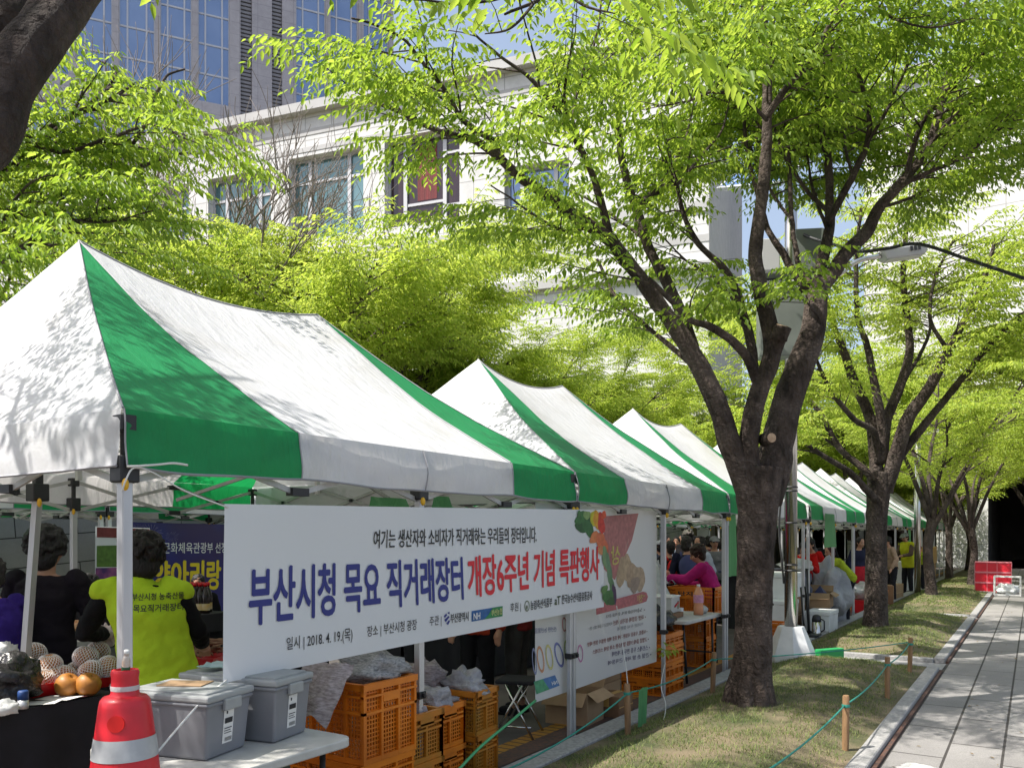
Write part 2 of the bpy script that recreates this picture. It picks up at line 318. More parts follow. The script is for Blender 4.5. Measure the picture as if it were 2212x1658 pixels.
def stone(name, c1, c2, mc, bw, bh, axes='xz', ms=.03): return brickmat(name, c1, c2, mc, bw, bh, ms, axes, .8, 0, .3)
M['stone_white'] = stone('pale_granite', (.70, .69, .68), (.66, .655, .65), (.42, .415, .41), 1.7, 1.25)
M['stone_band'] = mat('granite_band', (.46, .455, .455), .75, c2=(.40, .395, .39), scale=.8)
M['stone_tower'] = stone('tower_stone', (.40, .38, .40), (.36, .345, .365), (.27, .26, .28), 1.9, 1.3)
M['stone_wall'] = brickmat('block_wall', (.36, .365, .345), (.31, .315, .30), (.06, .06, .057), .95, .46, .010, 'yz', .85, .42, .5, squash=1.0)
M['stone_pier'] = brickmat('pier_stone', (.44, .425, .42), (.38, .37, .365), (.20, .19, .19), 1.1, .62, .012, 'xz', .8, .5)
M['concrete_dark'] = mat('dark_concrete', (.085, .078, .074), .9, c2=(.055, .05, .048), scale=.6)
M['glass_blue'] = mat('blue_glass', (.24, .31, .45), .1, metal=.6, c2=(.20, .27, .41), scale=.35)
M['glass_teal'] = mat('teal_glass', (.10, .20, .22), .08, metal=.3, c2=(.16, .27, .29), scale=.3, spec=.8)
M['glass_dark'] = mat('dark_glass', (.045, .020, .028), .08, spec=.7, c2=(.028, .014, .02), scale=.9, stretch=(6, 6, .3))
M['curtain_red'] = mat('red_drape', (.20, .022, .025), .7, c2=(.09, .012, .015), scale=2, stretch=(9, 9, .1))
M['frame_light'] = mat('window_frame', (.48, .48, .50), .45, metal=.2)
M['louvre'] = mat('louvre_grey', (.22, .215, .23), .6)
M['skin'] = mat('skin', (.46, .25, .165), .5, c2=(.40, .205, .13), scale=9)
M['skin_glove'] = mat('plastic_glove', (.62, .52, .50), .25, c2=(.50, .36, .32), scale=14, bump=.5, bscale=30)
# ------------------------------------------------------------------ ground, path, lawns
rng = np.random.default_rng(7)
struct('ground', MB().grid(lambda s, t: (-220 + 440 * s, -160 + 420 * t, 0), 8, 8).mesh('ground', M['asphalt']))
struct('path', MB().grid(lambda s, t: (-.93 + 7.5 * s, -5 + 53 * t, .006), 4, 30).mesh('path', M['slabs']))
BEDS = [(-4.0, 11.15), (11.95, 18.5), (18.95, 27.2), (27.6, 34.5), (34.9, 46.5)]
def lawn_z(x, y):
    for a, b in BEDS:
        if a <= y <= b:
            sx = min(1, max(0, min(x + 2.86, -1.09 - x) / .55)); sy = min(1, max(0, min(y - a, b - y) / .8))
            k = (sx * sx * (3 - 2 * sx)) * (sy * sy * (3 - 2 * sy))
            return .055 + .12 * k + .022 * mnoise.noise(Vector((x * 2.3, y * 2.3, 0))) * k + .03 * mnoise.noise(Vector((x * .7, y * .6, 3))) * k
    return .03
mb = MB()
for a, b in BEDS: mb.grid(lambda s, t: (-2.86 + 1.77 * s, a + (b - a) * t, lawn_z(-2.86 + 1.77 * s, a + (b - a) * t)), 22, int((b - a) * 9))
struct('lawn', mb.mesh('lawn', M['soil'], True))
mb = MB()
for a, b in BEDS:
    y = a
    while y < b - .05:
        L = min(1.0, b - y); mb.box((-1.035, y + L / 2, .03), (.13, L - .006, .075)); y += L
    mb.box((-1.99, a - .06, .03), (1.78, .11, .072)); mb.box((-1.99, b + .06, .03), (1.78, .11, .072))
struct('path_kerb', mb.mesh('path_kerb', M['granite'], bevel=.008, seg=1))
mb = MB(); y = -4
while y < 46: mb.box((-2.96, y + .5, .035), (.20, .992, .085)); y += 1.0
struct('market_kerb', mb.mesh('market_kerb', M['granite'], bevel=.008, seg=1))
mb = MB()
for a, b in BEDS: mb.box((-.948, (a + b) / 2, .012), (.034, b - a, .03))
struct('edging_strip', mb.mesh('edging_strip', M['rust']))
mb = MB()
for (a, b), (c, d) in zip(BEDS[:-1], BEDS[1:]): mb.grid(lambda s, t: (-2.85 + 1.9 * s, b + .12 + (c - b - .24) * t, .012), 1, 1)
struct('crossing_paving', mb.mesh('crossing_paving', M['granite']))
struct('tile_strip', MB().grid(lambda s, t: (-3.55 + .14 * s, -4 + 50 * t, .005), 1, 10).mesh('tile_strip', M['yellow_tile']))
struct('drain_strip', MB().grid(lambda s, t: (-3.405 + .20 * s, -4 + 50 * t, .008), 1, 10).mesh('drain_strip', M['rust']))
# grass blades: one uncountable mass
def blades(n, y0, y1, hmin, hmax, wd):
    x = rng.uniform(-2.84, -1.10, n); y = rng.uniform(y0, y1, n)
    cl = np.array([mnoise.noise(Vector((a * 3.1, b * 3.1, 9))) for a, b in zip(x, y)]); edge = np.minimum(x + 2.86, -1.09 - x)
    keep = (cl + rng.normal(0, .25, n) > -.22) & (edge > rng.uniform(0, .16, n))
    x, y = x[keep], y[keep]; n = len(x)
    z = np.array([lawn_z(a, b) for a, b in zip(x, y)]) - .005
    az = rng.uniform(0, 2 * np.pi, n); lean = rng.uniform(.3, 1.6, n); h = rng.uniform(hmin, hmax, n)
    d = np.stack([np.cos(az), np.sin(az)], 1); b = np.stack([x, y, z], 1)
    sd = np.stack([-d[:, 1], d[:, 0], np.zeros(n)], 1) * wd * rng.uniform(.7, 1.3, (n, 1))
    tip = b + np.concatenate([d * (h * lean)[:, None] * .8, (h * .8)[:, None]], 1)
    return np.stack([b - sd, b + sd, tip], 1)
tri = np.concatenate([blades(60000, .8, 11.15, .02, .05, .0030), blades(24000, 11.95, 18.5, .02, .05, .006), blades(20000, 18.95, 34.5, .025, .05, .010)])
def npmesh(name, V, F, mats, smooth=False):
    me = bpy.data.meshes.new(name); V = V.reshape(-1, 3).astype(np.float32); n, k = F.shape
    me.vertices.add(len(V)); me.vertices.foreach_set('co', V.ravel()); me.loops.add(n * k); me.loops.foreach_set('vertex_index', F.ravel().astype(np.int32))
    me.polygons.add(n); me.polygons.foreach_set('loop_start', (np.arange(n) * k).astype(np.int32)); me.polygons.foreach_set('loop_total', np.full(n, k, np.int32))
    for m in mats: me.materials.append(m)
    if smooth: me.polygons.foreach_set('use_smooth', np.ones(n, bool))
    me.update(calc_edges=True); me.validate(); return me
g = link('grass', npmesh('grass', tri, np.arange(len(tri) * 3).reshape(-1, 3), [M['grass']])); g['kind'] = 'stuff'
# terrace behind the retaining wall
mb = MB(); mb.box((-56, 30, 1.1), (85.4, 130, 2.2)); struct('terrace', mb.mesh('terrace', M['soil']))

# ------------------------------------------------------------------ buildings
def facade(root, K, z0, z1, wins, wallmat, depth, name='wall', back=20, extra=()):
    """front wall in local x (along), z; outward is +y. wins: (k0,k1,z0,z1,style). Openings are real recesses."""
    ks = sorted({0, K} | {w_[0] for w_ in wins} | {w_[1] for w_ in wins}); zs = sorted({z0, z1} | {w_[2] for w_ in wins} | {w_[3] for w_ in wins})
    mb = MB()
    for a, b in zip(ks[:-1], ks[1:]):
        for c, d in zip(zs[:-1], zs[1:]):
            km, zm = (a + b) / 2, (c + d) / 2
            if any(w_[0] < km < w_[1] and w_[2] < zm < w_[3] for w_ in wins): continue
            mb.add([(a, 0, c), (b, 0, c), (b, 0, d), (a, 0, d)], [(3, 2, 1, 0)])
    for k0, k1, a, b, st in wins:
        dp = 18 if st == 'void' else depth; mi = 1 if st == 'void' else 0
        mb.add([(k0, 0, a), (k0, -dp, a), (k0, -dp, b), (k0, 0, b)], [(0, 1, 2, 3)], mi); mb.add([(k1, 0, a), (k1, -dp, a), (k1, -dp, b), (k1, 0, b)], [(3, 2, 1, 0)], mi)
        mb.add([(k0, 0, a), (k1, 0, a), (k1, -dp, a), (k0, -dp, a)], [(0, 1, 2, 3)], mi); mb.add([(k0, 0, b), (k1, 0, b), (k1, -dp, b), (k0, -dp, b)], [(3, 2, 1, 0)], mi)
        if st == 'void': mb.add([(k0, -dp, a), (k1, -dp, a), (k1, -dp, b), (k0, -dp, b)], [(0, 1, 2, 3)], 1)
    mb.add([(0, 0, z0), (0, -back, z0), (0, -back, z1), (0, 0, z1)], [(0, 1, 2, 3)]); mb.add([(K, 0, z0), (K, -back, z0), (K, -back, z1), (K, 0, z1)], [(3, 2, 1, 0)])
    mb.add([(0, 0, z1), (K, 0, z1), (K, -back, z1), (0, -back, z1)], [(0, 1, 2, 3)]); mb.add([(0, -back, z0), (K, -back, z0), (K, -back, z1), (0, -back, z1)], [(0, 1, 2, 3)])
    link(name, mb.mesh(name, [wallmat, M['concrete_dark']]), root)
    for k0, k1, a, b, st in wins:
        if st == 'void': continue
        W, Hh = k1 - k0, b - a; f = MB(); y = -depth + .06
        def fb(x0, x1, c, d, yy=y, dd=.12): f.box(((x0 + x1) / 2, yy, (c + d) / 2), (x1 - x0, dd, d - c))
        if st == 'louvre':
            n = int(Hh / .42)
            for i in range(n): f.box(((k0 + k1) / 2, y, a + (i + .5) * Hh / n), (W - .06, .16, .26))
            link('louvre', f.mesh('louvre', M['louvre']), root)
            pm = M['concrete_dark']
        else:
            t = .10 if st == 'tower' else .13
            fb(k0, k1, a, a + t); fb(k0, k1, b - t, b); fb(k0, k0 + t, a + t, b - t); fb(k1 - t, k1, a + t, b - t)
            q0, q1 = k0 + W * .235, k1 - W * .235
            for q in (q0, q1): fb(q - t * .8, q + t * .8, a + t, b - t, y + .02)
            if st == 'tower':
                zz = a + 3.2; i = 0
                while zz < b - 1: fb(k0 + t, k1 - t, zz - .09, zz + .09, y - .02); zz += 3.2
            elif st == 'hall': fb(k0 + t, k1 - t, a + Hh * .72 - .07, a + Hh * .72 + .07, y - .02)
            elif st == 'drape':
                fb(q0, q1, a + Hh * .26 - .07, a + Hh * .26 + .07, y - .02); fb(k0 + t, q0, a + Hh * .2 - .07, a + Hh * .2 + .07, y - .02); fb(k0 + t, q0, a + Hh * .78 - .07, a + Hh * .78 + .07, y - .02)
            fo = link('window', f.mesh('window', M['frame_light']), root)
            pm = {'tower': M['glass_blue'], 'hall': M['glass_teal'], 'drape': M['glass_dark'], 'blue': M['glass_blue']}[st]
            pn = MB(); pn.add([(k0 + .02, -depth + .02, a + .02), (k1 - .02, -depth + .02, a + .02), (k1 - .02, -depth + .02, b - .02), (k0 + .02, -depth + .02, b - .02)], [(3, 2, 1, 0)])
            link('pane', pn.mesh('pane', pm), fo)
            if st == 'drape':
                dr = MB()
                dr.grid(lambda s, t_: (q0 + .5 + (q1 - q0 - 1.2) * s, -depth + .035 + .008 * math.sin(s * 60), a + Hh * .3 + (Hh * .62) * t_), 60, 1, flip=True); link('drape', dr.mesh('drape', M['curtain_red']), fo)
            continue
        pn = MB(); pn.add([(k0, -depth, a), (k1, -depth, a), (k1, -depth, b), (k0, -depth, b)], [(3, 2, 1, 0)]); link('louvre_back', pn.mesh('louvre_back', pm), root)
def band(root, K, zs, y=.06):
    mb = MB()
    for z, h, d in zs: mb.box((K / 2, d / 2 - .02, z), (K + (d * 2 if d > .2 else 0), d, h))
    link('string_course', mb.mesh('string_course', M['stone_band']), root)
# low stone hall
hall = thing('stone_hall', 'low pale granite hall with wide framed windows, one with a red drape', 'building', (-12.75, 36.96, 0), math.atan2(-.219, -.976))
wins = [(6.8, 10.2, 17.6, 20.4, 'blue'), (12.7, 17.1, 18.2, 23.0, 'drape'), (18.4, 23.2, 18.2, 22.9, 'hall'), (24.4, 28.8, 18.2, 22.6, 'hall'), (30.2, 34.6, 18.2, 22.6, 'hall'), (36, 40.4, 18.2, 22.6, 'hall')]
wins += [(3 + i * 7.2, 8.4 + i * 7.2, 4.4, 8.4, 'hall') for i in range(7)]
facade(hall, 60, 0, 25.6, wins, M['stone_white'], .55)
band(hall, 60, [(25.45, .5, .5), (24.2, .34, .05), (23.25, .26, .05), (17.1, .5, .10), (15.6, .34, .05), (14.2, .5, .35)])
# office tower behind
d_ = (-.559, -.829); o_ = P(U0 - .1455 * FPX, V0, 95)
tower = thing('office_tower', 'tall grey stone office tower with columns of blue windows standing behind the low hall', 'building', (o_.x, o_.y, 0), math.atan2(d_[1], d_[0]))
wins = []
for k0, k1 in ((.5, 3.5), (4.1, 7.3), (7.8, 11.1), (18.1, 21.3), (21.9, 25.0), (25.5, 28.9), (29.5, 32.8), (33.4, 36.8), (37.4, 40.8)): wins += [(k0, k1, 48, 86, 'tower'), (k0, k1, 29, 45, 'tower')]
wins += [(12.6, 13.7, 34, 84, 'louvre'), (15.8, 17.0, 34, 62, 'louvre'), (15.8, 17.0, 64, 86, 'louvre')]
facade(tower, 48, 0, 92, wins, M['stone_tower'], .6, back=30)
# end building with the two dark passages
endb = thing('passage_building', 'white stone building across the end of the path with two dark passages under it', 'building', (26, 49.0, 0), math.pi)
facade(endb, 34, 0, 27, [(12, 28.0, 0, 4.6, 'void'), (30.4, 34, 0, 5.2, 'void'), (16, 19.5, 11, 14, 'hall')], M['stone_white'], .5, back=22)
band(endb, 34, [(26.7, .6, .5), (7.6, .6, .10)])
low = thing('bridge_wing', 'low pale concrete link building over a wide black opening beside the tent row', 'building', (-8.02, 47.6, 0), math.pi)
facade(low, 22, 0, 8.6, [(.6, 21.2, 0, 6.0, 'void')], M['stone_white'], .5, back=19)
band(low, 22, [(8.4, .5, .3)])
# retaining wall whose courses climb with the ramp behind it
rw = link('retaining_wall', MB().box((-.2, 17, .9), (.4, 44, 4.0)).mesh('retaining_wall', M['stone_wall'])); rw.location = (-12.95, -4, -.55); rw.rotation_euler = (R(4.4), 0, 0)
tag(rw, 'grey block retaining wall behind the back row of tents', 'wall')
# ------------------------------------------------------------------ market tents
ZE, ZV, ZR = 2.17, 1.935, 3.50
TCACHE = {}
def tent_meshes(L, W, xr, seed, eA=.93, eB=.93):
    key = (round(L, 2), W, xr, seed)
    if key in TCACHE: return TCACHE[key]
    rg = random.Random(seed); e = .93 * L / 3.83
    A, B = Vector((xr, eA, ZR)), Vector((xr, L - eB, ZR)); c = MB(); sm = MB()
    C = [Vector((0, 0, ZE)), Vector((0, L, ZE)), Vector((-W, L, ZE)), Vector((-W, 0, ZE))]
    def nz(p): return .024 * mnoise.noise(Vector((p.x * 1.1 + seed * 3, p.y * 1.1, p.z))) + .007 * mnoise.noise(Vector((p.x * 4, p.y * 4 + seed, p.z * 4)))
    def slope(t0, t1, b0, b1, nu, nv, mi, rs=0):
        t0, t1, b0, b1 = map(Vector, (t0, t1, b0, b1))
        def fn(s, t):
            p = (t0.lerp(t1, s)).lerp(b0.lerp(b1, s), t)
            p.z -= .085 * math.sin(math.pi * t) + rs * 4 * s * (1 - s) * (1 - t) ** 1.3 - nz(p) * min(1, 5 * t * (1 - t) + .1)
            return p
        c.grid(fn, nu, nv, mi, flip=True); return fn
    fr = [Vector((0, e, ZE)), Vector((0, L - e, ZE))]; bk = [Vector((-W, L - e, ZE)), Vector((-W, e, ZE))]
    fns = [slope(A, A, C[0], fr[0], 8, 16, 1), slope(A, B, fr[0], fr[1], 18, 16, 0, .13), slope(B, B, fr[1], C[1], 8, 16, 1),
           slope(B, B, C[1], C[2], 18, 16, 0), slope(B, B, C[2], bk[0], 8, 12, 1), slope(B, A, bk[0], bk[1], 14, 12, 0, .13), slope(A, A, bk[1], C[3], 8, 12, 1), slope(A, A, C[3], C[0], 18, 16, 0)]
    def val(p0, p1, nx, mi, nu):
        p0, p1, nx = Vector(p0), Vector(p1), Vector(nx); ln = (p1 - p0).length
        def fn(s, t):
            p = p0.lerp(p1, s); q = (p0 + (p1 - p0) * s)
            wv = mnoise.noise(Vector((q.x * 1.7 + seed, q.y * 1.7, t * .8)))
            out = .006 + t * .022 + .030 * math.sin(math.pi * t) * (wv + .35) + .012 * t * mnoise.noise(Vector((q.x * 5, q.y * 5, seed)))
            p = p + nx * out; p.z = ZE - (ZE - ZV) * t + (.012 * mnoise.noise(Vector((q.x * 2.3, q.y * 2.3, seed + 5))) - .012 * math.sin(math.pi * s) if t > .3 else 0) * t - (.085 * 0)
            return p
        c.grid(fn, nu, 7, mi, flip=True)
        sm.tube([fn(i / nu, 1) for i in range(nu + 1)], .006, 4)
        return fn
    v = [val(C[0], fr[0], (1, 0, 0), 1, 10), val(fr[0], fr[1], (1, 0, 0), 0, 18), val(fr[1], C[1], (1, 0, 0), 1, 10), val(C[1], C[2], (0, 1, 0), 0, 20),
         val(C[2], bk[0], (-1, 0, 0), 1, 8), val(bk[0], bk[1], (-1, 0, 0), 0, 14), val(bk[1], C[3], (-1, 0, 0), 1, 8), val(C[3], C[0], (0, -1, 0), 0, 20)]
    for f, s in ((fns[0], 0), (fns[0], 1), (fns[2], 0), (fns[2], 1)): sm.tube([f(s, t / 16) + Vector((0, 0, .004)) for t in range(17)], .0055, 4)
    sm.tube([fns[1](s / 18, 0) + Vector((0, 0, .004)) for s in range(19)], .007, 4)
    for f, s in ((v[0], 0), (v[1], 0), (v[1], .5), (v[1], 1), (v[2], 1)): sm.tube([f(s, t / 7) + Vector((.003, 0, 0)) for t in range(8)], .0045, 4)
    can = c.mesh('canopy', [M['canvas_white'], M['canvas_green']], True); seam = sm.mesh('seam', M['hem'])
    # frame: scissor trusses per side, roof props
    def truss(p0, p1, nb):
        t = MB(); p0, p1 = Vector(p0), Vector(p1); zl, zh = 1.875, 2.115
        dx = (p1 - p0).normalized()
        for i in range(nb * 2):
            a, b = p0.lerp(p1, i / (nb * 2)), p0.lerp(p1, (i + 1) / (nb * 2))
            a = a + dx * .03; b = b - dx * .03
            for za, zb in ((zl, zh), (zh, zl)): t.bar((a.x, a.y, za), (b.x, b.y, zb), .014, .028)
            if i % 2 == 0:
                for z in (zl, zh): t.box((b.x + dx.x * .03, b.y + dx.y * .03, z), (.05 + .06 * abs(dx.x), .05 + .06 * abs(dx.y), .04), 1)
            m_ = (a + b) / 2; t.box((m_.x, m_.y, (zl + zh) / 2), (.03, .03, .03), 1)
        return t.mesh('truss', [M['alu_dull'], M['black_plastic']])
    i_ = .03
    trs = [truss((-i_, 0, 0), (-i_, L, 0), 2), truss((-W + i_, 0, 0), (-W + i_, L, 0), 2), truss((-i_, i_, 0), (-W + i_, i_, 0), 2), truss((-i_, L - i_, 0), (-W + i_, L - i_, 0), 2)]
    prop = []
    for pk in (A, B):
        pr = MB()
        pr.bar((pk.x, pk.y, 2.0), (pk.x, pk.y, pk.z - .05), .03)
        for x in (-i_, -W + i_): pr.bar((x, pk.y, 2.0), (pk.x, pk.y, 2.35), .018, .03)
        pr.bar((pk.x, i_ if pk is A else L - i_, 2.0), (pk.x, pk.y, 2.35), .018, .03); prop.append(pr.mesh('ridge_prop', M['alu_dull']))
    p = MB(); p.box((0, 0, 1.28), (.046, .046, 1.22)); p.box((0, 0, .345), (.036, .036, .67)); p.box((0, 0, .006), (.085, .085, .012))
    pole = p.mesh('pole', M['alu'], bevel=.004, seg=1)
    b = MB(); b.box((0, 0, 1.925), (.085, .085, .11)); b.box((0, 0, 2.115), (.07, .07, .07)); b.box((0, 0, 2.02), (.03, .03, .14)); brk = b.mesh('bracket', M['black_plastic'], bevel=.006, seg=1)
    b = MB(); b.box((0, 0, .69), (.062, .062, .045)); b.box((.035, 0, .69), (.03, .02, .03)); clp = b.mesh('clamp', M['black_plastic'], bevel=.004, seg=1)
    b = MB(); b.ball((.052, -.03, 1.86), (.018, .012, .026), 0, 8, 6); hk = b.mesh('release_tab', M['yellow_plastic'], True)
    TCACHE[key] = (can, seam, trs, prop, pole, brk, clp, hk); return TCACHE[key]
def tent(label, y0, L, x0=-3.12, W=3.6, xr=None, seed=1, group='green and white market tents', eA=.93, eB=.93):
    root = thing('market_tent', label, 'tent', (x0, y0, 0), 0, group)
    xr = -W / 2 if xr is None else xr
    can, seam, trs, prop, pole, brk, clp, hk = tent_meshes(L, W, xr, seed, eA, eB)
    co = link('canopy', can, root); link('seam', seam, co)
    for t in trs: link('truss', t, root)
    for q in prop: link('ridge_prop', q, root)
    for x in (0, -W):
        for y in (.022, L / 2, L - .022):
            po = link('pole', pole, root, (x - (.022 if x == 0 else -.022), y, 0))
            link('bracket', brk, po); link('clamp', clp, po); link('release_tab', hk, po)
    return root
ORD = ['nearest tent of the front row, carrying the long white banner', 'second tent of the front row, with the see-through poster on its poles', 'third tent of the front row, behind the big tree trunk', 'fourth tent of the front row, over the white foam boxes',
       'fifth tent of the front row, behind the second tree trunk', 'sixth tent of the front row, between the second and third tree trunks', 'seventh tent of the front row, with the man in a yellow vest', 'eighth tent of the front row, behind the steel post',
       'ninth and farthest tent of the front row, by the black opening']
SP = [(1.935, 3.85), (5.80, 3.86), (9.70, 3.96), (13.95, 4.0), (18.0, 4.0), (22.05, 4.0), (26.1, 4.0), (30.15, 4.0), (34.2, 4.0)]
for i, (y, L) in enumerate(SP):
    tent(ORD[i], y, L, W=3.85 if i == 0 else 3.55, seed=i + 1 if i < 3 else 3 if i == 3 else 4, eA=.90 if i == 0 else 1.18, eB=.93 if i == 0 else .88)
ORD2 = ['nearest tent of the back row, in front of the blue festival banner', 'second tent of the back row, seen under the nearest roof', 'third tent of the back row, seen over the navy-clad shopper', 'fourth tent of the back row, seen past the pink hoodie', 'fifth tent of the back row, seen past the men in red', 'sixth and farthest tent of the back row']
for i in range(6): tent(ORD2[i], 1.2 + 4.05 * i, 4.0, x0=-8.75, W=3.55, seed=4)

# ------------------------------------------------------------------ trees
def leaf_arrays(b, d, n, ln, wid=.21):
    d = d / np.linalg.norm(d, axis=1, keepdims=True); s = np.cross(d, n); s /= np.linalg.norm(s, axis=1, keepdims=True) + 1e-9; n = np.cross(s, d)
    l = ln[:, None]; w_ = l * wid
    V = np.stack([b, b + d * l * .30 + s * w_ * .95 + n * w_ * .3, b + d * l * .66 + s * w_ * .72 + n * w_ * .22, b + d * l - n * l * .10, b + d * l * .66 - s * w_ * .72 + n * w_ * .22, b + d * l * .30 - s * w_ * .95 + n * w_ * .3], 1)
    return V
LF = np.array([[0, 1, 2, 3], [0, 3, 4, 5]])
def sprays(tp, td, tl, nl, ln, rg, droop=.75):
    """leaves in two ranks along each twig (start tp, direction td, length tl)"""
    N = len(tp); k = np.arange(nl)
    td = td / np.linalg.norm(td, axis=1, keepdims=True)
    up = np.array([0, 0, 1.0]); sd = np.cross(td, up); sd /= np.linalg.norm(sd, axis=1, keepdims=True) + 1e-9
    f = (k + .6) / nl
    pos = tp[:, None, :] + td[:, None, :] * (tl[:, None] * f)[:, :, None]
    pos[:, :, 2] -= (tl[:, None] * .28 * f ** 2)
    sg = np.where((k % 2) == 0, 1., -1.)[None, :, None] * (1 - .7 * (k == nl - 1))[None, :, None]
    dr = droop + rg.normal(0, .28, (N, nl, 1))
    d = td[:, None, :] * .62 + sd[:, None, :] * sg * .72 - up * dr + rg.normal(0, .16, (N, nl, 3))
    nr = up + sd[:, None, :] * sg * .5 + rg.normal(0, .22, (N, nl, 3))
    L = ln * rg.uniform(.62, 1.12, (N, nl)) * (1 - .25 * f)[None, :]
    return leaf_arrays(pos.reshape(-1, 3), d.reshape(-1, 3), nr.reshape(-1, 3), L.ravel())
def rot2(v, a): return Vector((v.x * math.cos(a) - v.y * math.sin(a), v.x * math.sin(a) + v.y * math.cos(a), v.z))
def grow(limbs, seed, dens=6.0, blen=(.55, 1.25), tstep=.095, tlen=(.20, .42), nl=9, leaf=.085, twr=.004, keep=None, droop=.75, flat=.18, clump=-.13):
    """branches from every limb past its start fraction, twigs along the branches, leaves along the twigs"""
    rg = np.random.default_rng(seed); rd = random.Random(seed)
    br = MB(); tp, td, tl = [], [], []
    for pts, rad, st in limbs:
        pts = [Vector(p) for p in pts]; seg = [(b - a).length for a, b in zip(pts[:-1], pts[1:])]; tot = sum(seg)
        n = max(2, int(tot * (1 - st) * dens)); side = rd.choice((-1, 1))
        for i in range(n):
            t = (st + (1 - st) * (i + rd.random()) / n) * tot; k = 0
            while k < len(seg) - 1 and t > seg[k]: t -= seg[k]; k += 1
            p = pts[k].lerp(pts[k + 1], min(1, t / max(seg[k], 1e-6))); tg = (pts[k + 1] - pts[k]).normalized(); r0 = rad[min(k, len(rad) - 1)]
            side = -side
            h = Vector((tg.x, tg.y, 0))
            if h.length < .25: h = Vector((math.cos(rd.uniform(0, 6.28)), math.sin(rd.uniform(0, 6.28)), 0))
            h.normalize(); h = rot2(h, side * rd.uniform(.5, 1.5))
            d = (tg * .35 + h * .95 + Vector((0, 0, rd.uniform(-.05, .30) + flat * .3))).normalized(); L = rd.uniform(*blen)
            if mnoise.noise((p + d * L * .6) * 1.15 + Vector((seed, seed * .3, 0))) < clump: continue
            if keep and not keep(p + d * L * .6): continue
            q = [p]; dd = d.copy()
            for j in range(5):
                dd = (dd + Vector((rd.uniform(-.16, .16), rd.uniform(-.16, .16), rd.uniform(-.11, .05)))).normalized(); q.append(q[-1] + dd * L / 5)
            rb = min(r0 * .5, .010)
            br.tube(q, [rb, rb * .85, rb * .7, rb * .55, rb * .4, rb * .25], 4, cap=False)
            m = max(2, int(L / tstep)); s2 = rd.choice((-1, 1))
            for j in range(m + 1):
                f = (.22 + .78 * j / m) * 5; jj = min(4, int(f)); pp = q[jj].lerp(q[jj + 1], f - jj); bd = (q[jj + 1] - q[jj]).normalized(); s2 = -s2
                hh = rot2(Vector((bd.x, bd.y, 0)).normalized() if abs(bd.z) < .97 else Vector((1, 0, 0)), s2 * (rd.uniform(.55, 1.1) if j < m else .1))
                td_ = hh + Vector((0, 0, bd.z * .4 + rd.uniform(-.22, .12)))
                tp.append(pp); td.append(td_); tl.append(rd.uniform(*tlen) * (1.15 - .35 * j / m))
    tp, td, tl = np.array([tuple(a) for a in tp]), np.array([tuple(a) for a in td]), np.array(tl)
    V = sprays(tp, td, tl, nl, leaf, rg, droop)
    F = (np.arange(len(V)) * 6)[:, None, None] + LF[None]
    # twigs as fine three-sided sticks
    return br, V, F.reshape(-1, 4), (tp, td / np.linalg.norm(td, axis=1, keepdims=True), tl)
def wood(limbs, base, extra=None, n0=18):
    mb = MB()
    for pts, rad, st in limbs:
        q, r = smoothpath([Vector(p) - Vector(base) for p in pts], rad, 7)
        big = max(rad) > .05
        mb.tube(q, r, n0 if big else 7)
    if extra: mb.add([tuple(Vector(p) - Vector(base)) for p in extra.v], extra.f)
    return mb
def roughen(mb, amp, sc):
    for i, p in enumerate(mb.v):
        v = Vector(p); mb.v[i] = tuple(v + Vector((mnoise.noise(v * sc), mnoise.noise(v * sc + Vector((7, 0, 0))), 0)) * amp)
    return mb
def make_tree(label, base, limbs, seed, leafm='leaf', barkm='bark', group=None, stubs=(), extra_limbs=(), name='zelkova_tree', **kw):
    base = Vector(base); t = thing(name, label, 'tree', base, 0, group)
    crown_l = [l for l in limbs if l[2] < 1]
    br, V, F, tw = grow(crown_l, seed, **kw)
    w_ = wood(limbs, base, br); roughen(w_, .011, 7)
    to = link('trunk', w_.mesh('trunk', M[barkm], True), t)
    V = V - np.array(tuple(base)); print('leaves', name, len(V))
    link('crown', npmesh('crown', V, F, [M[leafm]]), t)
    for (p, nrm, r) in stubs:
        nrm = Vector(nrm).normalized(); p = Vector(p) - base; s = MB()
        s.tube([p - nrm * .12, p - nrm * .02, p], [r * 1.25, r * 1.08, r], 14); so_ = link('cut_stub', s.mesh('cut_stub', M[barkm], True), t)
        e_ = MB(); e_.tube([p - nrm * .001, p + nrm * .004], [r * .84, r * .80], 14); link('cut_face', e_.mesh('cut_face', M['cutwood']), so_)
    return t
M['cutwood'] = mat('cut_wood', (.46, .33, .22), .8, c2=(.34, .22, .14), scale=20)
def tr(pts, D0, D1, w0, w1, st=.3):
    """a limb from sight-line points: depth runs D0..D1, width in frame units w0..w1"""
    n = len(pts); o, r = [], []
    for i, (u, v) in enumerate(pts):
        k = i / (n - 1); D = D0 + (D1 - D0) * k; o.append(P(u, v, D)); r.append((w0 + (w1 - w0) * k) / 2 / FPX * D)
    return (o, r, st)
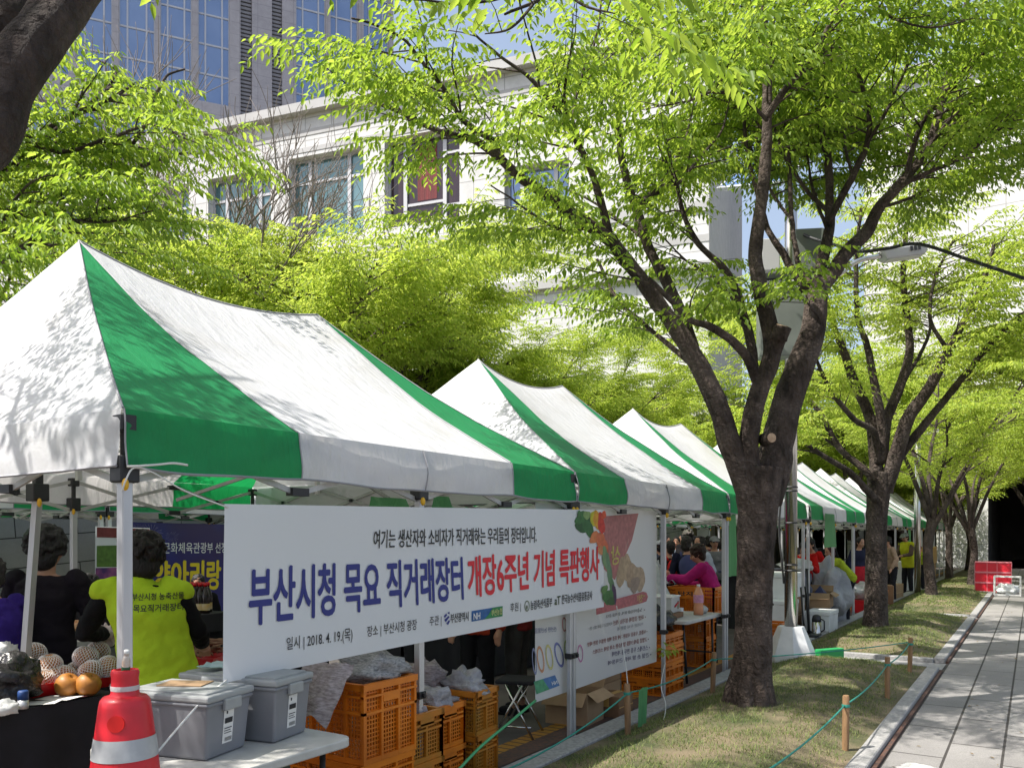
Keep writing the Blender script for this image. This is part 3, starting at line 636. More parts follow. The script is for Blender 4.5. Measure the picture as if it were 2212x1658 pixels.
# --- the big tree by the banner
rk1 = random.Random(77)
def keep1(p):
    u, v, D = UV(p)
    return (v > -40 or rk1.random() < .3) and (u > 1180 or rk1.random() < .68)
def roots(base, r, n, seed):
    rd = random.Random(seed); o = []
    for k in range(n):
        a = 2 * math.pi * (k + rd.uniform(-.3, .3)) / n; d = Vector((math.cos(a), math.sin(a), 0)); b = Vector(base); q = rd.uniform(1.0, 1.6)
        o.append(([b + d * r * .35 + Vector((0, 0, .42)), b + d * r * .72 + Vector((0, 0, .17)), b + d * r * 1.05 + Vector((0, 0, .04)), b + d * r * (1.2 + .35 * q) + Vector((0, 0, -.03))], [r * .45, r * .42, r * .30, r * .10], 1))
    return o
T1 = []
b1 = P(1620, 1540, 7.23); b1.z = .08
trk = [P(u, v, 7.23) for u, v in ((1621, 1552), (1622, 1520), (1623, 1460), (1627, 1380), (1630, 1250), (1634, 1150), (1638, 1075), (1640, 1010))]
T1.append((trk, [w_ / 2 / FPX * 7.23 for w_ in (128, 100, 86, 80, 77, 80, 92, 98)], 1))
T1.append(tr([(1628, 1110), (1606, 1035), (1576, 957), (1553, 880), (1515, 799), (1472, 725), (1440, 680), (1370, 585), (1320, 520)], 7.2, 6.9, 54, 27, .75))
T1.append(tr([(1322, 522), (1278, 489), (1218, 450), (1172, 415), (1119, 380), (1084, 345), (1052, 320), (1014, 299), (961, 288), (905, 264), (850, 236), (800, 220)], 6.9, 6.3, 30, 6, .3))
T1.append(tr([(1084, 345), (1063, 306), (1028, 281), (993, 253), (975, 218), (947, 176), (901, 120), (870, 84), (817, 56), (760, 40)], 6.75, 6.2, 15, 4, .25))
T1.append(tr([(1316, 508), (1299, 440), (1281, 380), (1257, 327), (1232, 281), (1200, 232), (1151, 176), (1102, 137), (1060, 105), (1010, 60)], 6.9, 6.2, 19, 4, .3))
T1.append(tr([(1255, 325), (1240, 270), (1239, 229), (1262, 150), (1290, 70), (1300, -40)], 6.7, 6.9, 9, 4, .3))
T1.append(tr([(1500, 765), (1478, 690), (1440, 610), (1397, 525), (1374, 450), (1350, 375), (1338, 290), (1345, 180), (1380, 60), (1400, -60)], 7.25, 8.0, 28, 8, .55))
T1.append(tr([(1376, 455), (1395, 430), (1422, 412)], 7.6, 7.6, 17, 15, 1))
T1.append(tr([(1560, 880), (1520, 820), (1498, 790), (1440, 740), (1380, 690), (1330, 640), (1290, 560)], 7.3, 8.2, 16, 6, .5))
T1.append(tr([(1640, 1060), (1616, 980), (1632, 869), (1664, 781), (1665, 720), (1645, 640), (1634, 570), (1633, 528), (1648, 405), (1656, 300), (1657, 240), (1655, 123), (1648, 0), (1640, -130), (1650, -260)], 7.15, 6.9, 46, 10, .6))
T1.append(tr([(1657, 250), (1672, 228), (1705, 183), (1757, 116), (1796, 46), (1820, -10), (1850, -110)], 6.9, 6.5, 17, 8, .1))
T1.append(tr([(1664, 776), (1680, 735), (1693, 704)], 7.1, 7.0, 34, 34, 1))
T1.append(tr([(1640, 850), (1634, 817), (1610, 767), (1578, 732), (1530, 704), (1490, 690), (1440, 640), (1400, 600)], 7.2, 6.6, 26, 8, .6))
T1.append(tr([(1632, 815), (1620, 729), (1603, 669), (1588, 620), (1564, 581), (1511, 528), (1480, 470), (1462, 400), (1440, 300)], 7.2, 7.4, 24, 6, .45))
T1.append(tr([(1648, 1080), (1672, 1000), (1680, 957), (1700, 869), (1733, 781), (1756, 711), (1764, 640), (1766, 610)], 7.3, 7.5, 80, 42, 1))
T1.append(tr([(1764, 640), (1726, 606), (1690, 545), (1659, 495), (1640, 430), (1615, 330), (1600, 200), (1580, 60)], 7.5, 8.0, 20, 5, .5))
T1.append(tr([(1758, 640), (1729, 581), (1715, 518), (1711, 475), (1704, 334), (1701, 246), (1720, 120), (1730, 0)], 7.5, 7.8, 14, 5, .4))
T1.append(tr([(1764, 640), (1772, 580), (1789, 510), (1792, 475), (1789, 352), (1775, 274), (1780, 150), (1800, 30)], 7.5, 8.0, 30, 6, .5))
T1.append(tr([(1790, 480), (1805, 452), (1842, 380), (1873, 310), (1877, 239), (1862, 180), (1849, 128), (1870, 20)], 7.6, 7.2, 19, 5, .4))
T1.append(tr([(1790, 470), (1785, 454), (1740, 408), (1701, 352), (1669, 310), (1620, 240), (1560, 150)], 7.6, 8.1, 11, 4, .45))
T1.append(tr([(1768, 625), (1796, 592), (1831, 542), (1873, 500), (1898, 450), (1944, 398), (1997, 331), (2030, 240), (2060, 120), (2090, 0), (2110, -120)], 7.5, 8.0, 36, 7, .5))
T1.append(tr([(1900, 445), (1950, 400), (2010, 370), (2070, 345), (2130, 300), (2200, 250)], 7.6, 6.9, 14, 4, .2))
T1.append(tr([(1960, 370), (1990, 270), (2050, 190), (2120, 120), (2190, 70), (2260, 20)], 7.6, 6.6, 12, 4, .2))
T1.append(tr([(1800, 40), (1850, -10), (1930, 40), (2010, 60), (2100, 40)], 6.6, 6.0, 8, 3, .1))
T1.append(tr([(1657, 260), (1600, 210), (1540, 200), (1480, 220), (1420, 230)], 6.9, 6.0, 9, 3, .2))
for q, D0, D1 in [([(1789, 500), (1760, 420), (1742, 330), (1735, 220), (1715, 100)], 7.6, 8.8), ([(1842, 380), (1825, 300), (1835, 200), (1815, 90)], 7.5, 8.4), ([(1701, 352), (1670, 260), (1680, 160), (1660, 60)], 7.8, 8.6), ([(1711, 475), (1670, 420), (1630, 340), (1600, 260)], 7.5, 8.8), ([(1873, 310), (1920, 230), (1960, 140), (2010, 60), (2040, -20)], 7.4, 7.0), ([(1898, 450), (1960, 430), (2040, 400), (2110, 390), (2180, 380)], 7.7, 8.4), ([(1944, 398), (2020, 300), (2090, 240), (2170, 210), (2240, 200)], 7.7, 8.2),
                  ([(1997, 331), (2060, 250), (2150, 190), (2240, 140)], 7.8, 7.4), ([(1950, 400), (1970, 330), (1950, 250), (1960, 180)], 7.6, 8.2), ([(1394, 520), (1330, 470), (1270, 430), (1200, 400)], 7.5, 8.2), ([(1372, 450), (1440, 380), (1480, 300), (1500, 220)], 7.7, 8.2), ([(1603, 669), (1540, 600), (1480, 560), (1420, 500)], 7.3, 8.0), ([(1345, 180), (1290, 200), (1220, 180), (1150, 190)], 7.6, 7.8), ([(1278, 489), (1230, 500), (1180, 480), (1120, 440), (1060, 400)], 6.8, 6.4), ([(1462, 400), (1520, 330), (1560, 280), (1580, 200)], 7.4, 7.9)]:
    T1.append(tr(q, D0, D1, 8, 3, .15))
# leafy sprig on the fork
T1.append(tr([(1770, 690), (1745, 655), (1710, 640), (1680, 650)], 7.2, 6.9, 5, 2, .15))
stub1 = [(P(1690, 703, 6.98), P(1710, 640, 6.9) - P(1690, 703, 6.98), .063), (P(1704, 1036, 7.0), P(1640, 1040, 6.0) - P(1690, 1030, 7.0), .055), (P(1797, 602, 7.25), Vector((.3, -.9, .5)), .034)]
stub1[1] = (P(1667, 945, 7.02), Vector((.75, -.75, .05)), .05); stub1[2] = (P(1742, 604, 7.22), Vector((.4, -.8, .55)), .038)
T1 += roots(b1, .20, 7, 3)
make_tree('big dark-trunked zelkova in the grass bed beside the banner, leaves over the whole right side', b1, T1, 11, leafm='leaf', dens=15.5, blen=(.5, 1.25), nl=11, leaf=.088, tstep=.075, tlen=(.22, .46), stubs=stub1, keep=keep1, clump=-.2, group='zelkova trees along the path')
# --- second tree of the row
def t2(pts, D0, D1, w0, w1, st=.45): return tr(pts, D0, D1, w0, w1, st)
b2 = P(1890, 1362, 13.4); b2.z = .08
T2 = [([P(u, v, 13.4) for u, v in ((1890, 1372), (1891, 1340), (1893, 1250), (1893, 1150), (1896, 1080), (1900, 1020))], [w_ / 2 / FPX * 13.4 for w_ in (62, 50, 45, 42, 46, 50)], 1),
      t2([(1893, 1080), (1873, 1060), (1838, 1021), (1775, 982), (1719, 940), (1660, 890)], 13.3, 12.3, 18, 6, .55), t2([(1890, 1040), (1863, 1010), (1814, 968), (1775, 897), (1743, 855), (1700, 790), (1670, 720)], 13.3, 13.9, 17, 5, .5),
      t2([(1897, 1000), (1887, 933), (1845, 905), (1796, 845), (1768, 788), (1740, 700)], 13.4, 12.6, 17, 5, .45), t2([(1897, 1050), (1891, 993), (1880, 905), (1842, 817), (1821, 753), (1803, 711), (1780, 620), (1760, 520)], 13.4, 14, 30, 6, .5),
      t2([(1905, 1000), (1905, 922), (1887, 817), (1873, 746), (1852, 680), (1850, 560), (1860, 450)], 13.4, 13.0, 22, 6, .5), t2([(1905, 1000), (1914, 912), (1944, 834), (1965, 757), (1958, 676), (1951, 591), (1960, 480), (1980, 400)], 13.4, 13.8, 26, 6, .5),
      t2([(1910, 1060), (1933, 993), (1961, 905), (2007, 838), (2049, 757), (2077, 704), (2120, 616), (2150, 520)], 13.4, 12.4, 36, 7, .45), t2([(1930, 1010), (1951, 975), (2007, 905), (2056, 845), (2109, 778), (2162, 718), (2212, 676), (2290, 640)], 13.4, 12.6, 22, 6, .4),
      t2([(2049, 757), (2010, 690), (2020, 600), (2060, 520)], 12.9, 13.4, 10, 5, .2), t2([(2109, 778), (2150, 800), (2200, 820), (2260, 830)], 12.9, 12.0, 8, 4, .1), t2([(1944, 834), (1990, 760), (2010, 700), (2000, 620)], 13.6, 14.4, 10, 4, .2), t2([(1814, 968), (1760, 930), (1720, 880)], 13.6, 13.4, 8, 4, .3)]
T2 += roots(b2, .18, 6, 5)
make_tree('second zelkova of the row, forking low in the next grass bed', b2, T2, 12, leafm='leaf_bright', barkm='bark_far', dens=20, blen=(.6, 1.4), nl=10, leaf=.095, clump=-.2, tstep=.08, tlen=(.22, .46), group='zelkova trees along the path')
def keep0(p):
    u, v, D = UV(p)
    return D < .3 or not (100 < u < 930 and -60 < v < 700)
def keep3(p):
    u, v, D = UV(p)
    return v > 150 or u < 130
# --- tree whose trunk stands left of the camera: its thick limb crosses the top left corner, its twigs hang over the top edge
T0 = [([(-2.25, -.35, .08), (-2.25, -.35, .6), (-2.27, -.30, 1.5), (-2.25, -.22, 2.1)], [.20, .17, .16, .17], 1),
      ([(-2.25, -.25, 1.9), (-2.18, .35, 2.35), P(-110, 350, 1.95), P(20, 170, 2.08), P(78, 90, 2.15), P(128, 25, 2.22), P(195, -70, 2.35), P(290, -230, 2.6), P(420, -480, 3.1)], [.12, .085, .068, .066, .065, .063, .061, .055, .04], .9),
      ([(-2.25, -.25, 2.0), (-2.45, .3, 2.55), P(-120, 120, 2.6), P(15, 40, 2.75), P(60, -60, 2.9), P(150, -300, 3.3)], [.10, .07, .055, .05, .045, .03], .75),
      ([(-2.2, -.2, 2.1), (-1.7, .4, 3.0), (-1.5, 1.2, 3.75), (-1.6, 2.0, 4.1), P(1180, -60, 3.2), P(1090, 30, 3.0)], [.08, .06, .045, .02, .010, .004], 1),
      ([P(1180, -60, 3.2), P(1150, 10, 3.1), P(1096, 62, 3.0), P(1045, 75, 2.95)], [.008, .006, .004, .002], 0),
      ([P(1180, -60, 3.2), P(1090, -10, 3.15), P(1000, 10, 3.1), P(900, 0, 3.1), P(820, 0, 3.1)], [.008, .006, .005, .004, .002], .25), ([P(1180, -60, 3.2), P(1260, 10, 3.15), P(1330, 30, 3.1)], [.007, .005, .002], .3),
      ([(-1.6, 2.0, 4.1), (-2.2, 2.4, 4.5), (-2.9, 2.8, 4.7)], [.03, .02, .01], .2), ([(-2.2, -.2, 2.1), (-3.2, -.9, 3.2), (-4.2, -1.3, 4.2), (-5.0, -1.5, 4.8)], [.09, .07, .05, .02], .4),
      ([(-2.2, -.2, 2.1), (-2.6, -1.2, 3.4), (-3.0, -2.2, 4.6)], [.09, .06, .02], .4), ([(-2.2, -.2, 2.1), (-1.2, -1.0, 3.3), (-.2, -1.8, 4.3)], [.08, .06, .02], .4), ([P(420, -480, 3.1), P(700, -500, 3.6), P(900, -420, 4.0)], [.03, .02, .01], .1), ([(-3.2, -.9, 3.2), (-4.2, .1, 4.0), (-5.2, .9, 4.8)], [.05, .04, .015], .35), ([(-3.2, -.5, 3.6), (-4.2, .5, 4.8), (-4.9, 1.5, 5.6)], [.05, .03, .01], .15), ([(-2.5, 0, 3.4), (-2.8, .9, 4.9), (-3.2, 2.0, 6.0)], [.05, .03, .01], .35), ([(-2.5, 0, 3.4), (-3.4, .3, 4.6), (-4.0, .9, 5.2)], [.05, .03, .01], .2)]
make_tree('thick dark leaning limb of the tree nearest the camera, crossing the top left corner', (-2.25, -.35, .08), T0, 13, leafm='leaf', dens=11, blen=(.3, .9), nl=9, leaf=.092, tlen=(.16, .34), tstep=.08, keep=keep0, group='zelkova trees along the path')
# --- the tree hanging over the nearest tent from the left
T3 = [([(-8.35, 1.5, 0), (-8.3, 1.5, 1.5), (-8.25, 1.55, 2.6)], [.17, .14, .13], 1)]
def l3(pts, D0, D1, w0, w1, st=.25): return tr(pts, D0, D1, w0, w1, st)
c3 = Vector((-8.25, 1.55, 2.5))
for pts, D0, D1, w0, w1 in [([(-250, 660), (-100, 585), (20, 553), (60, 530), (130, 498), (190, 470), (262, 435)], 6.6, 7.0, 22, 6), ([(-250, 640), (-60, 520), (60, 450), (150, 410), (240, 395), (330, 350), (400, 330)], 6.8, 7.2, 20, 5),
      ([(-150, 450), (-30, 330), (70, 290), (160, 250), (240, 215), (290, 180)], 6.6, 7.0, 18, 5), ([(-150, 420), (0, 300), (120, 330), (230, 300), (330, 270), (400, 300)], 6.6, 6.4, 12, 4), ([(100, 320), (250, 330), (315, 270), (340, 200), (360, 165), (400, 150)], 6.9, 7.4, 10, 4),
      ([(-250, 600), (-50, 500), (80, 520), (180, 560), (220, 540)], 6.4, 6.2, 12, 4), ([(-200, 400), (-40, 200), (40, 120), (90, 60), (110, 0)], 6.6, 7.0, 14, 5), ([(160, 250), (230, 190), (250, 150), (210, 130)], 6.8, 7.2, 8, 3), ([(60, 450), (140, 470), (230, 480), (330, 455)], 6.9, 6.6, 8, 3), ([(-250, 640), (-120, 610), (-20, 575), (60, 560), (120, 545)], 6.3, 6.0, 10, 3), ([(-100, 560), (0, 470), (60, 400), (100, 380)], 6.5, 6.2, 10, 3)]:
    q, r, s = l3(pts, D0, D1, w0, w1); T3.append(([c3 + Vector((0, 0, -.15))] + q, [r[0] * 1.6] + r, .4))
make_tree('leafy tree leaning in from the left above the nearest tent', (-8.35, 1.5, 0), T3, 14, leafm='leaf', dens=8.5, blen=(.4, .95), nl=10, leaf=.088, tstep=.075, keep=keep3)
# --- generic trees
def gen_limbs(seed, th=2.1, n=6, H=7.6, sp=3.0, r0=.17, lo=.55):
    rd = random.Random(seed); L = [([(0, 0, 0), (0, 0, .25), (rd.uniform(-.1, .1), rd.uniform(-.1, .1), th * .6), (rd.uniform(-.15, .15), rd.uniform(-.15, .15), th)], [r0 * 1.35, r0 * 1.05, r0 * .9, r0], 1)]
    top = Vector(L[0][0][-1])
    for i in range(n):
        az = 2 * math.pi * (i + rd.uniform(-.25, .25)) / n; out = rd.uniform(.45, 1.0) * sp; hh = th + (H - th) * rd.uniform(lo, 1.0) * (1.15 - .4 * out / sp); d = Vector((math.cos(az), math.sin(az), 0))
        p = [top + Vector((0, 0, -.25)), top + d * out * .28 + Vector((0, 0, (hh - th) * .35)), top + d * out * .62 + Vector((0, 0, (hh - th) * .70)), top + d * out + Vector((0, 0, hh - th))]
        p = [p[0]] + [q + Vector((rd.uniform(-.12, .12), rd.uniform(-.12, .12), rd.uniform(-.1, .1))) for q in p[1:]]
        L.append((p, [r0 * .55, r0 * .38, r0 * .22, .012], .4))
        for k in range(3):
            a2 = az + rd.uniform(-1.2, 1.2); b = p[1].lerp(p[2], rd.random()) if k < 2 else p[2].lerp(p[3], .4); d2 = Vector((math.cos(a2), math.sin(a2), 0)); l2 = rd.uniform(.9, 1.9)
            L.append(([b, b + d2 * l2 * .5 + Vector((0, 0, l2 * .30)), b + d2 * l2 + Vector((0, 0, l2 * rd.uniform(.25, .6)))], [r0 * .2, r0 * .12, .008], .2))
    return L
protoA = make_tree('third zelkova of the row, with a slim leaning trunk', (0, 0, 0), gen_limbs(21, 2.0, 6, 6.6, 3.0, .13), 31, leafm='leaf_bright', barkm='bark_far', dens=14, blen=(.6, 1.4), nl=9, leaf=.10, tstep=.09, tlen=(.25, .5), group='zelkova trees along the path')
protoA.location = (-2.2, 23.2, .1); protoA.rotation_euler = (0, 0, .6)
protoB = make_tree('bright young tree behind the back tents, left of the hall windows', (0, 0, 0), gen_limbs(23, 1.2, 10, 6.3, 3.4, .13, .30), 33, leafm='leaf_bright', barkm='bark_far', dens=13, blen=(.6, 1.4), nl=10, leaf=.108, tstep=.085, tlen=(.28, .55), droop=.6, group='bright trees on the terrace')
protoB.location = (-13.9, 12.5, 2.2); protoB.rotation_euler = (0, 0, 1.0); protoB.scale = (1.3, 1.3, 1.28)
for (x, y, z, s, rz, lab) in [(-2.55, 33.0, .1, .95, 2.1, 'fourth zelkova of the row, with a trunk beside the far cardboard boxes'), (-2.45, 41.5, .1, 1.0, 4.0, 'fifth zelkova of the row, forked wide in front of the stone pier'), (5.2, 31.5, 0, 1.15, 5.2, 'tree whose bright crown hangs over the far end of the path'), (-1.6, 28.6, .1, .9, 3.3, 'small zelkova in the grass behind the slim trunk')]:
    dup(protoA, (x, y, z), rz, lab, s)
for (x, y, z, s, rz, lab) in [(-14.6, 17.6, 2.2, 1.12, 2.6, 'bright tree on the terrace below the draped window'), (-14.2, 23.0, 2.2, .92, 4.1, 'bright tree on the terrace behind the second tent peak'), (-14.8, 29.0, 2.2, .98, .3, 'bright tree on the terrace left of the big trunk'), (-13.8, 35.0, 2.2, .9, 5.5, 'bright tree on the terrace seen between the big limbs'), (-15.3, 6.4, 2.2, .95, 3.3, 'bright tree on the terrace behind the nearest tent peak'), (-11.5, 42, 0, .95, 1.8, 'bright tree in front of the link building'), (-13.6, 15.0, 2.2, 1.15, 5.1, 'bright tree on the terrace between the hall window and the nearest ridge'), (-13.4, 20.2, 2.2, .95, 2.0, 'bright tree on the terrace between the first two tent peaks'), (-13.3, 26.3, 2.2, .95, 3.7, 'bright tree on the terrace just right of the second tent peak'), (-13.2, 32.0, 2.2, 1.0, 1.1, 'bright tree on the terrace above the third tent peak'), (-10.5, 38.0, 0, 1.75, 2.9, 'tall bright tree behind the lamp post, before the link building'), (-18.5, 13.5, 2.2, 1.0, 4.8, 'pale green tree further back below the hall windows'),
                              (0.2, 39.5, 0, 1.5, 1.2, 'tall bright tree over the mouth of the right passage'), (4.6, 34.5, 0, 1.7, 3.2, 'tall bright tree right of the path, filling the right edge'), (-6.2, 36.5, 0, 1.5, 4.2, 'tall bright tree behind the second zelkova'), (-5.6, 44.5, 0, 1.1, 2.2, 'bright tree before the stone pier and the link building'), (7.5, 38, 0, 1.25, .9, 'tree at the far right edge of the frame, beyond the path'), (-19, 21.5, 2.2, .95, .4, 'pale green tree further back under the blue window')]:
    t = dup(protoB, (x, y, z), rz, lab, s * 1.08)
    if z == 0: t['group'] = 'trees before the far buildings'
# bare tree and dark evergreens on the terrace
def bare_limbs(seed):
    rd = random.Random(seed); L = [([(0, 0, 0), (.05, 0, 1.2), (0, .1, 2.2)], [.12, .09, .07], 1)]
    def rec(p, d, l, r, dep):
        q = p + d * l * .5 + Vector((rd.uniform(-.1, .1), rd.uniform(-.1, .1), .05)); e = q + (d + Vector((0, 0, .12))).normalized() * l * .5; L.append(([p, q, e], [r, r * .8, r * .55], 1))
        if dep:
            for k in range(4 if dep > 1 else 5):
                dd = (d + Vector((rd.uniform(-.9, .9), rd.uniform(-.9, .9), rd.uniform(-.1, .7)))).normalized(); rec(q.lerp(e, rd.uniform(.2, 1)), dd, l * rd.uniform(.5, .78), r * .5, dep - 1)
    for i in range(6): a = i * 1.05; rec(Vector((0, 0, 1.9)), Vector((math.cos(a) * .6, math.sin(a) * .6, .9)).normalized(), 2.3, .045, 3)
    return L
bt = thing('bare_tree', 'leafless grey-twigged tree on the terrace in front of the hall', 'tree', (-16.9, 12.7, 2.2)); bt.scale = (1.45, 1.45, 1.4)
link('trunk', wood(bare_limbs(5), (0, 0, 0), n0=6).mesh('trunk', mat('bare_bark', (.20, .165, .145), .8), True), bt)
bt2 = dup(bt, (-19.2, 13.6, 2.2), 2.0, 'leafless tree further back, beside the dark evergreen', 1.7)
ev = make_tree('dark glossy evergreen with a few pale flowers on the terrace', (0, 0, 0), gen_limbs(29, .8, 8, 4.6, 1.6, .09), 39, leafm='leaf_dark', barkm='bark_far', dens=8, blen=(.4, .9), nl=8, leaf=.09, tstep=.10, droop=.2, name='evergreen_tree', group='dark evergreens on the terrace')
ev.location = (-18.4, 14.6, 2.2); ev.scale = (1.15, 1.15, 1.05)
dup(ev, (-19.6, 19.9, 2.2), 2.0, 'dark evergreen to the right, below the draped window sill', (1.1, 1.1, 1.0)); dup(ev, (-16.0, 7.3, 2.2), 4.0, 'dark evergreen behind the nearest tent peak, mostly hidden by leaves', 1.0)
# ------------------------------------------------------------------ lettering and prints
FONTS = []
def glyphs(body, bold=0.0):
    c = bpy.data.curves.new('lettering', 'FONT'); c.body = body; c.offset = bold; c.resolution_u = 3
    FONTS.append(c); me = evaluated_mesh(bpy.data.objects.new('lettering', c)); v = np.array([tuple(q.co)[:2] for q in me.vertices]); f = [tuple(p.vertices) for p in me.polygons]
    bpy.data.meshes.remove(me)
    lo, hi = v.min(0), v.max(0); return (v - lo) / (hi - lo), f
class Sheet:
    """a hanging cloth: s runs along it, h runs down it; pts() places flat prints just off its face"""
    def __init__(s, tl, tr_, bl, br, wave=.012, sag=.0, seed=0, nrm=(1, 0, 0)):
        s.c = [Vector(p) for p in (tl, tr_, bl, br)]; s.w = wave; s.sag = sag; s.seed = seed; s.n = Vector(nrm)
    def base(s, a, h):
        p = (s.c[0].lerp(s.c[1], a)).lerp(s.c[2].lerp(s.c[3], a), h); p.z -= s.sag * 4 * a * (1 - a); return p
    def at(s, a, h, off=0):
        p = s.base(a, h); wv = math.sin(a * 9 + s.seed + h * 1.5) * .6 + math.sin(a * 4.1 + 2 * s.seed) + .7 * mnoise.noise(Vector((a * 3, h * 2, s.seed)))
        return p + s.n * (s.w * wv + off)
    def sh(s, u, v):
        """sight-line point to sheet coordinates"""
        X = (s.c[0].x + s.c[1].x) / 2; p = PX(u, v, X); a = (p.y - s.c[0].y) / (s.c[1].y - s.c[0].y)
        t, b = s.base(a, 0).z, s.base(a, 1).z; return a, (t - p.z) / (t - b)
    def mesh(s, nu, nv): return MB().grid(lambda a, h: s.at(a, 1 - h), nu, nv)
    def quad(s, px): return [s.sh(*p) for p in px]            # ul, ur, bl, br
    def text(s, parent, body, px, m, bold=0, name='lettering', off=.004):
        v, f = glyphs(body, min(bold, .006)); q = s.quad(px); mb = MB(); n = len(body); fat = max(0, bold - .006) * 1.35
        for k, (dx, dy) in enumerate(((0, 0), (1, .4), (-1, -.4), (.4, -1), (-.4, 1)) if fat else ((0, 0),)):       # heavier strokes: the letters printed over themselves a hair apart
            vs = []
            for x, y in v:
                x, y = x + dx * fat / n, y + dy * fat * .55
                tx = [q[0][i] * (1 - x) + q[1][i] * x for i in (0, 1)]; bx = [q[2][i] * (1 - x) + q[3][i] * x for i in (0, 1)]
                vs.append(s.at(tx[0] * y + bx[0] * (1 - y), tx[1] * y + bx[1] * (1 - y), off + .0004 * k))
            mb.add(vs, f)
        return link(name, mb.mesh(name, m), parent)
    def poly(s, parent, px, m, name='print', off=.003):
        q = s.quad(px); return link(name, MB().add([s.at(a, h, off) for a, h in q], [tuple(range(len(q)))]).mesh(name, m), parent)
def oval(u, v, ru, rv, rot=0, n=18, wob=0, seed=0):
    o = []
    for k in range(n):
        a = 2 * math.pi * k / n; r = 1 + wob * math.sin(3 * a + seed) + wob * .6 * math.sin(5 * a + 2 * seed); x, y = ru * r * math.cos(a), rv * r * math.sin(a)
        o.append((u + x * math.cos(rot) - y * math.sin(rot), v + x * math.sin(rot) + y * math.cos(rot)))
    return o
def flat(name, c): 
    if name not in M: M[name] = mat(name, c, .55, c2=tuple(x * .7 for x in c), scale=25)
    return M[name]
# ---- the long white banner
ba = thing('market_banner', 'long white banner with big navy and red lettering tied along the nearest tent', 'banner', (0, 0, 0))
BX = -3.03
S1 = Sheet(PX(478, 1088, BX), PX(1304, 1101, BX), PX(474, 1475, BX), PX(1332, 1307, BX), .019, .0, 1.3)
S1.c[2].y = S1.c[0].y; S1.c[3].y = S1.c[1].y; S1.c[3].z = HC - (1307 - V0) / FPX * 6.95
link('cloth', S1.mesh(60, 10).mesh('cloth', M['banner'], True), ba)
K = M['ink_black']
S1.text(ba, '여기는 생산자와 소비자가 직거래하는 우리들의 장터입니다.', [(811, 1144), (1160, 1137), (811, 1184), (1160, 1171)], K, .008)
S1.text(ba, '부산시청 목요 직거래장터', [(535, 1226), (1003, 1203), (535, 1350), (1003, 1293)], M['ink_navy'], .030)
S1.text(ba, '개장6주년 기념 특판행사', [(1014, 1202), (1294, 1180), (1014, 1290), (1294, 1250)], M['ink_red'], .030)
S1.text(ba, '일시 | 2018. 4. 19.(목)', [(619, 1376), (765, 1354), (619, 1408), (765, 1387)], K, .006)
S1.text(ba, '장소 | 부산시청 광장', [(797, 1352), (904, 1336), (797, 1379), (904, 1363)], K, .006)
S1.text(ba, '주관 |', [(931, 1331), (956, 1327), (931, 1355), (956, 1352)], K, .004)
S1.text(ba, '부산광역시', [(975, 1325), (1013, 1320), (975, 1345), (1013, 1340)], K, .012)
S1.text(ba, '후원 |', [(1103, 1302), (1126, 1299), (1103, 1324), (1126, 1321)], K, .004)
S1.text(ba, '농림축산식품부', [(1147, 1297), (1194, 1289), (1147, 1317), (1194, 1309)], K, .012)
S1.text(ba, 'aT', [(1200, 1288), (1212, 1286), (1200, 1306), (1212, 1304)], flat('ink_olive', (.05, .08, .03)), .03)
S1.text(ba, '한국농수산식품유통공사', [(1215, 1284), (1279, 1275), (1215, 1304), (1279, 1294)], K, .012)
em = MB()
for px in ([(961, 1330), (966, 1324), (968, 1328), (963, 1334)], [(962, 1338), (971, 1329), (973, 1332), (965, 1343)], [(966, 1346), (972, 1338), (974, 1341), (970, 1349)], [(968, 1323), (973, 1320), (973, 1326)]): em.add([S1.at(*S1.sh(*p), .004) for p in px], [tuple(range(len(px)))])
link('emblem', em.mesh('emblem', M['ink_navy']), ba)
lg = S1.poly(ba, [(1020, 1319), (1086, 1308), (1086, 1330), (1020, 1342)], flat('logo_blue', (.02, .12, .34)), 'logo_panel')
link('logo_green', MB().add([S1.at(*S1.sh(*p), .005) for p in [(1047, 1336.5), (1056, 1326), (1064, 1312), (1086, 1308), (1086, 1330)]], [(0, 1, 2, 3, 4)]).mesh('logo_green', flat('logo_green', (.03, .26, .08))), lg)
S1.text(lg, 'NH', [(1023, 1324), (1037, 1321.5), (1023, 1338), (1037, 1335.5)], M['ink_white'], .02, off=.007)
S1.text(lg, '부산농협', [(1061, 1316), (1084, 1312), (1061, 1330), (1084, 1326)], flat('ink_lemon', (.7, .72, .30)), .01, off=.007)
rg_ = MB(); o1, o2 = oval(1139.5, 1308, 5.5, 12), oval(1139.5, 1308, 4.2, 9.5); vs = [S1.at(*S1.sh(*p), .004) for p in o1 + o2]; n_ = len(o1)
rg_.add(vs, [(k, (k + 1) % n_, n_ + (k + 1) % n_, n_ + k) for k in range(n_)]); rg_.add([S1.at(*S1.sh(*p), .004) for p in oval(1139, 1311, 2, 5)], [tuple(range(18))]); link('round_emblem', rg_.mesh('round_emblem', flat('ink_sage', (.16, .19, .12))), ba)
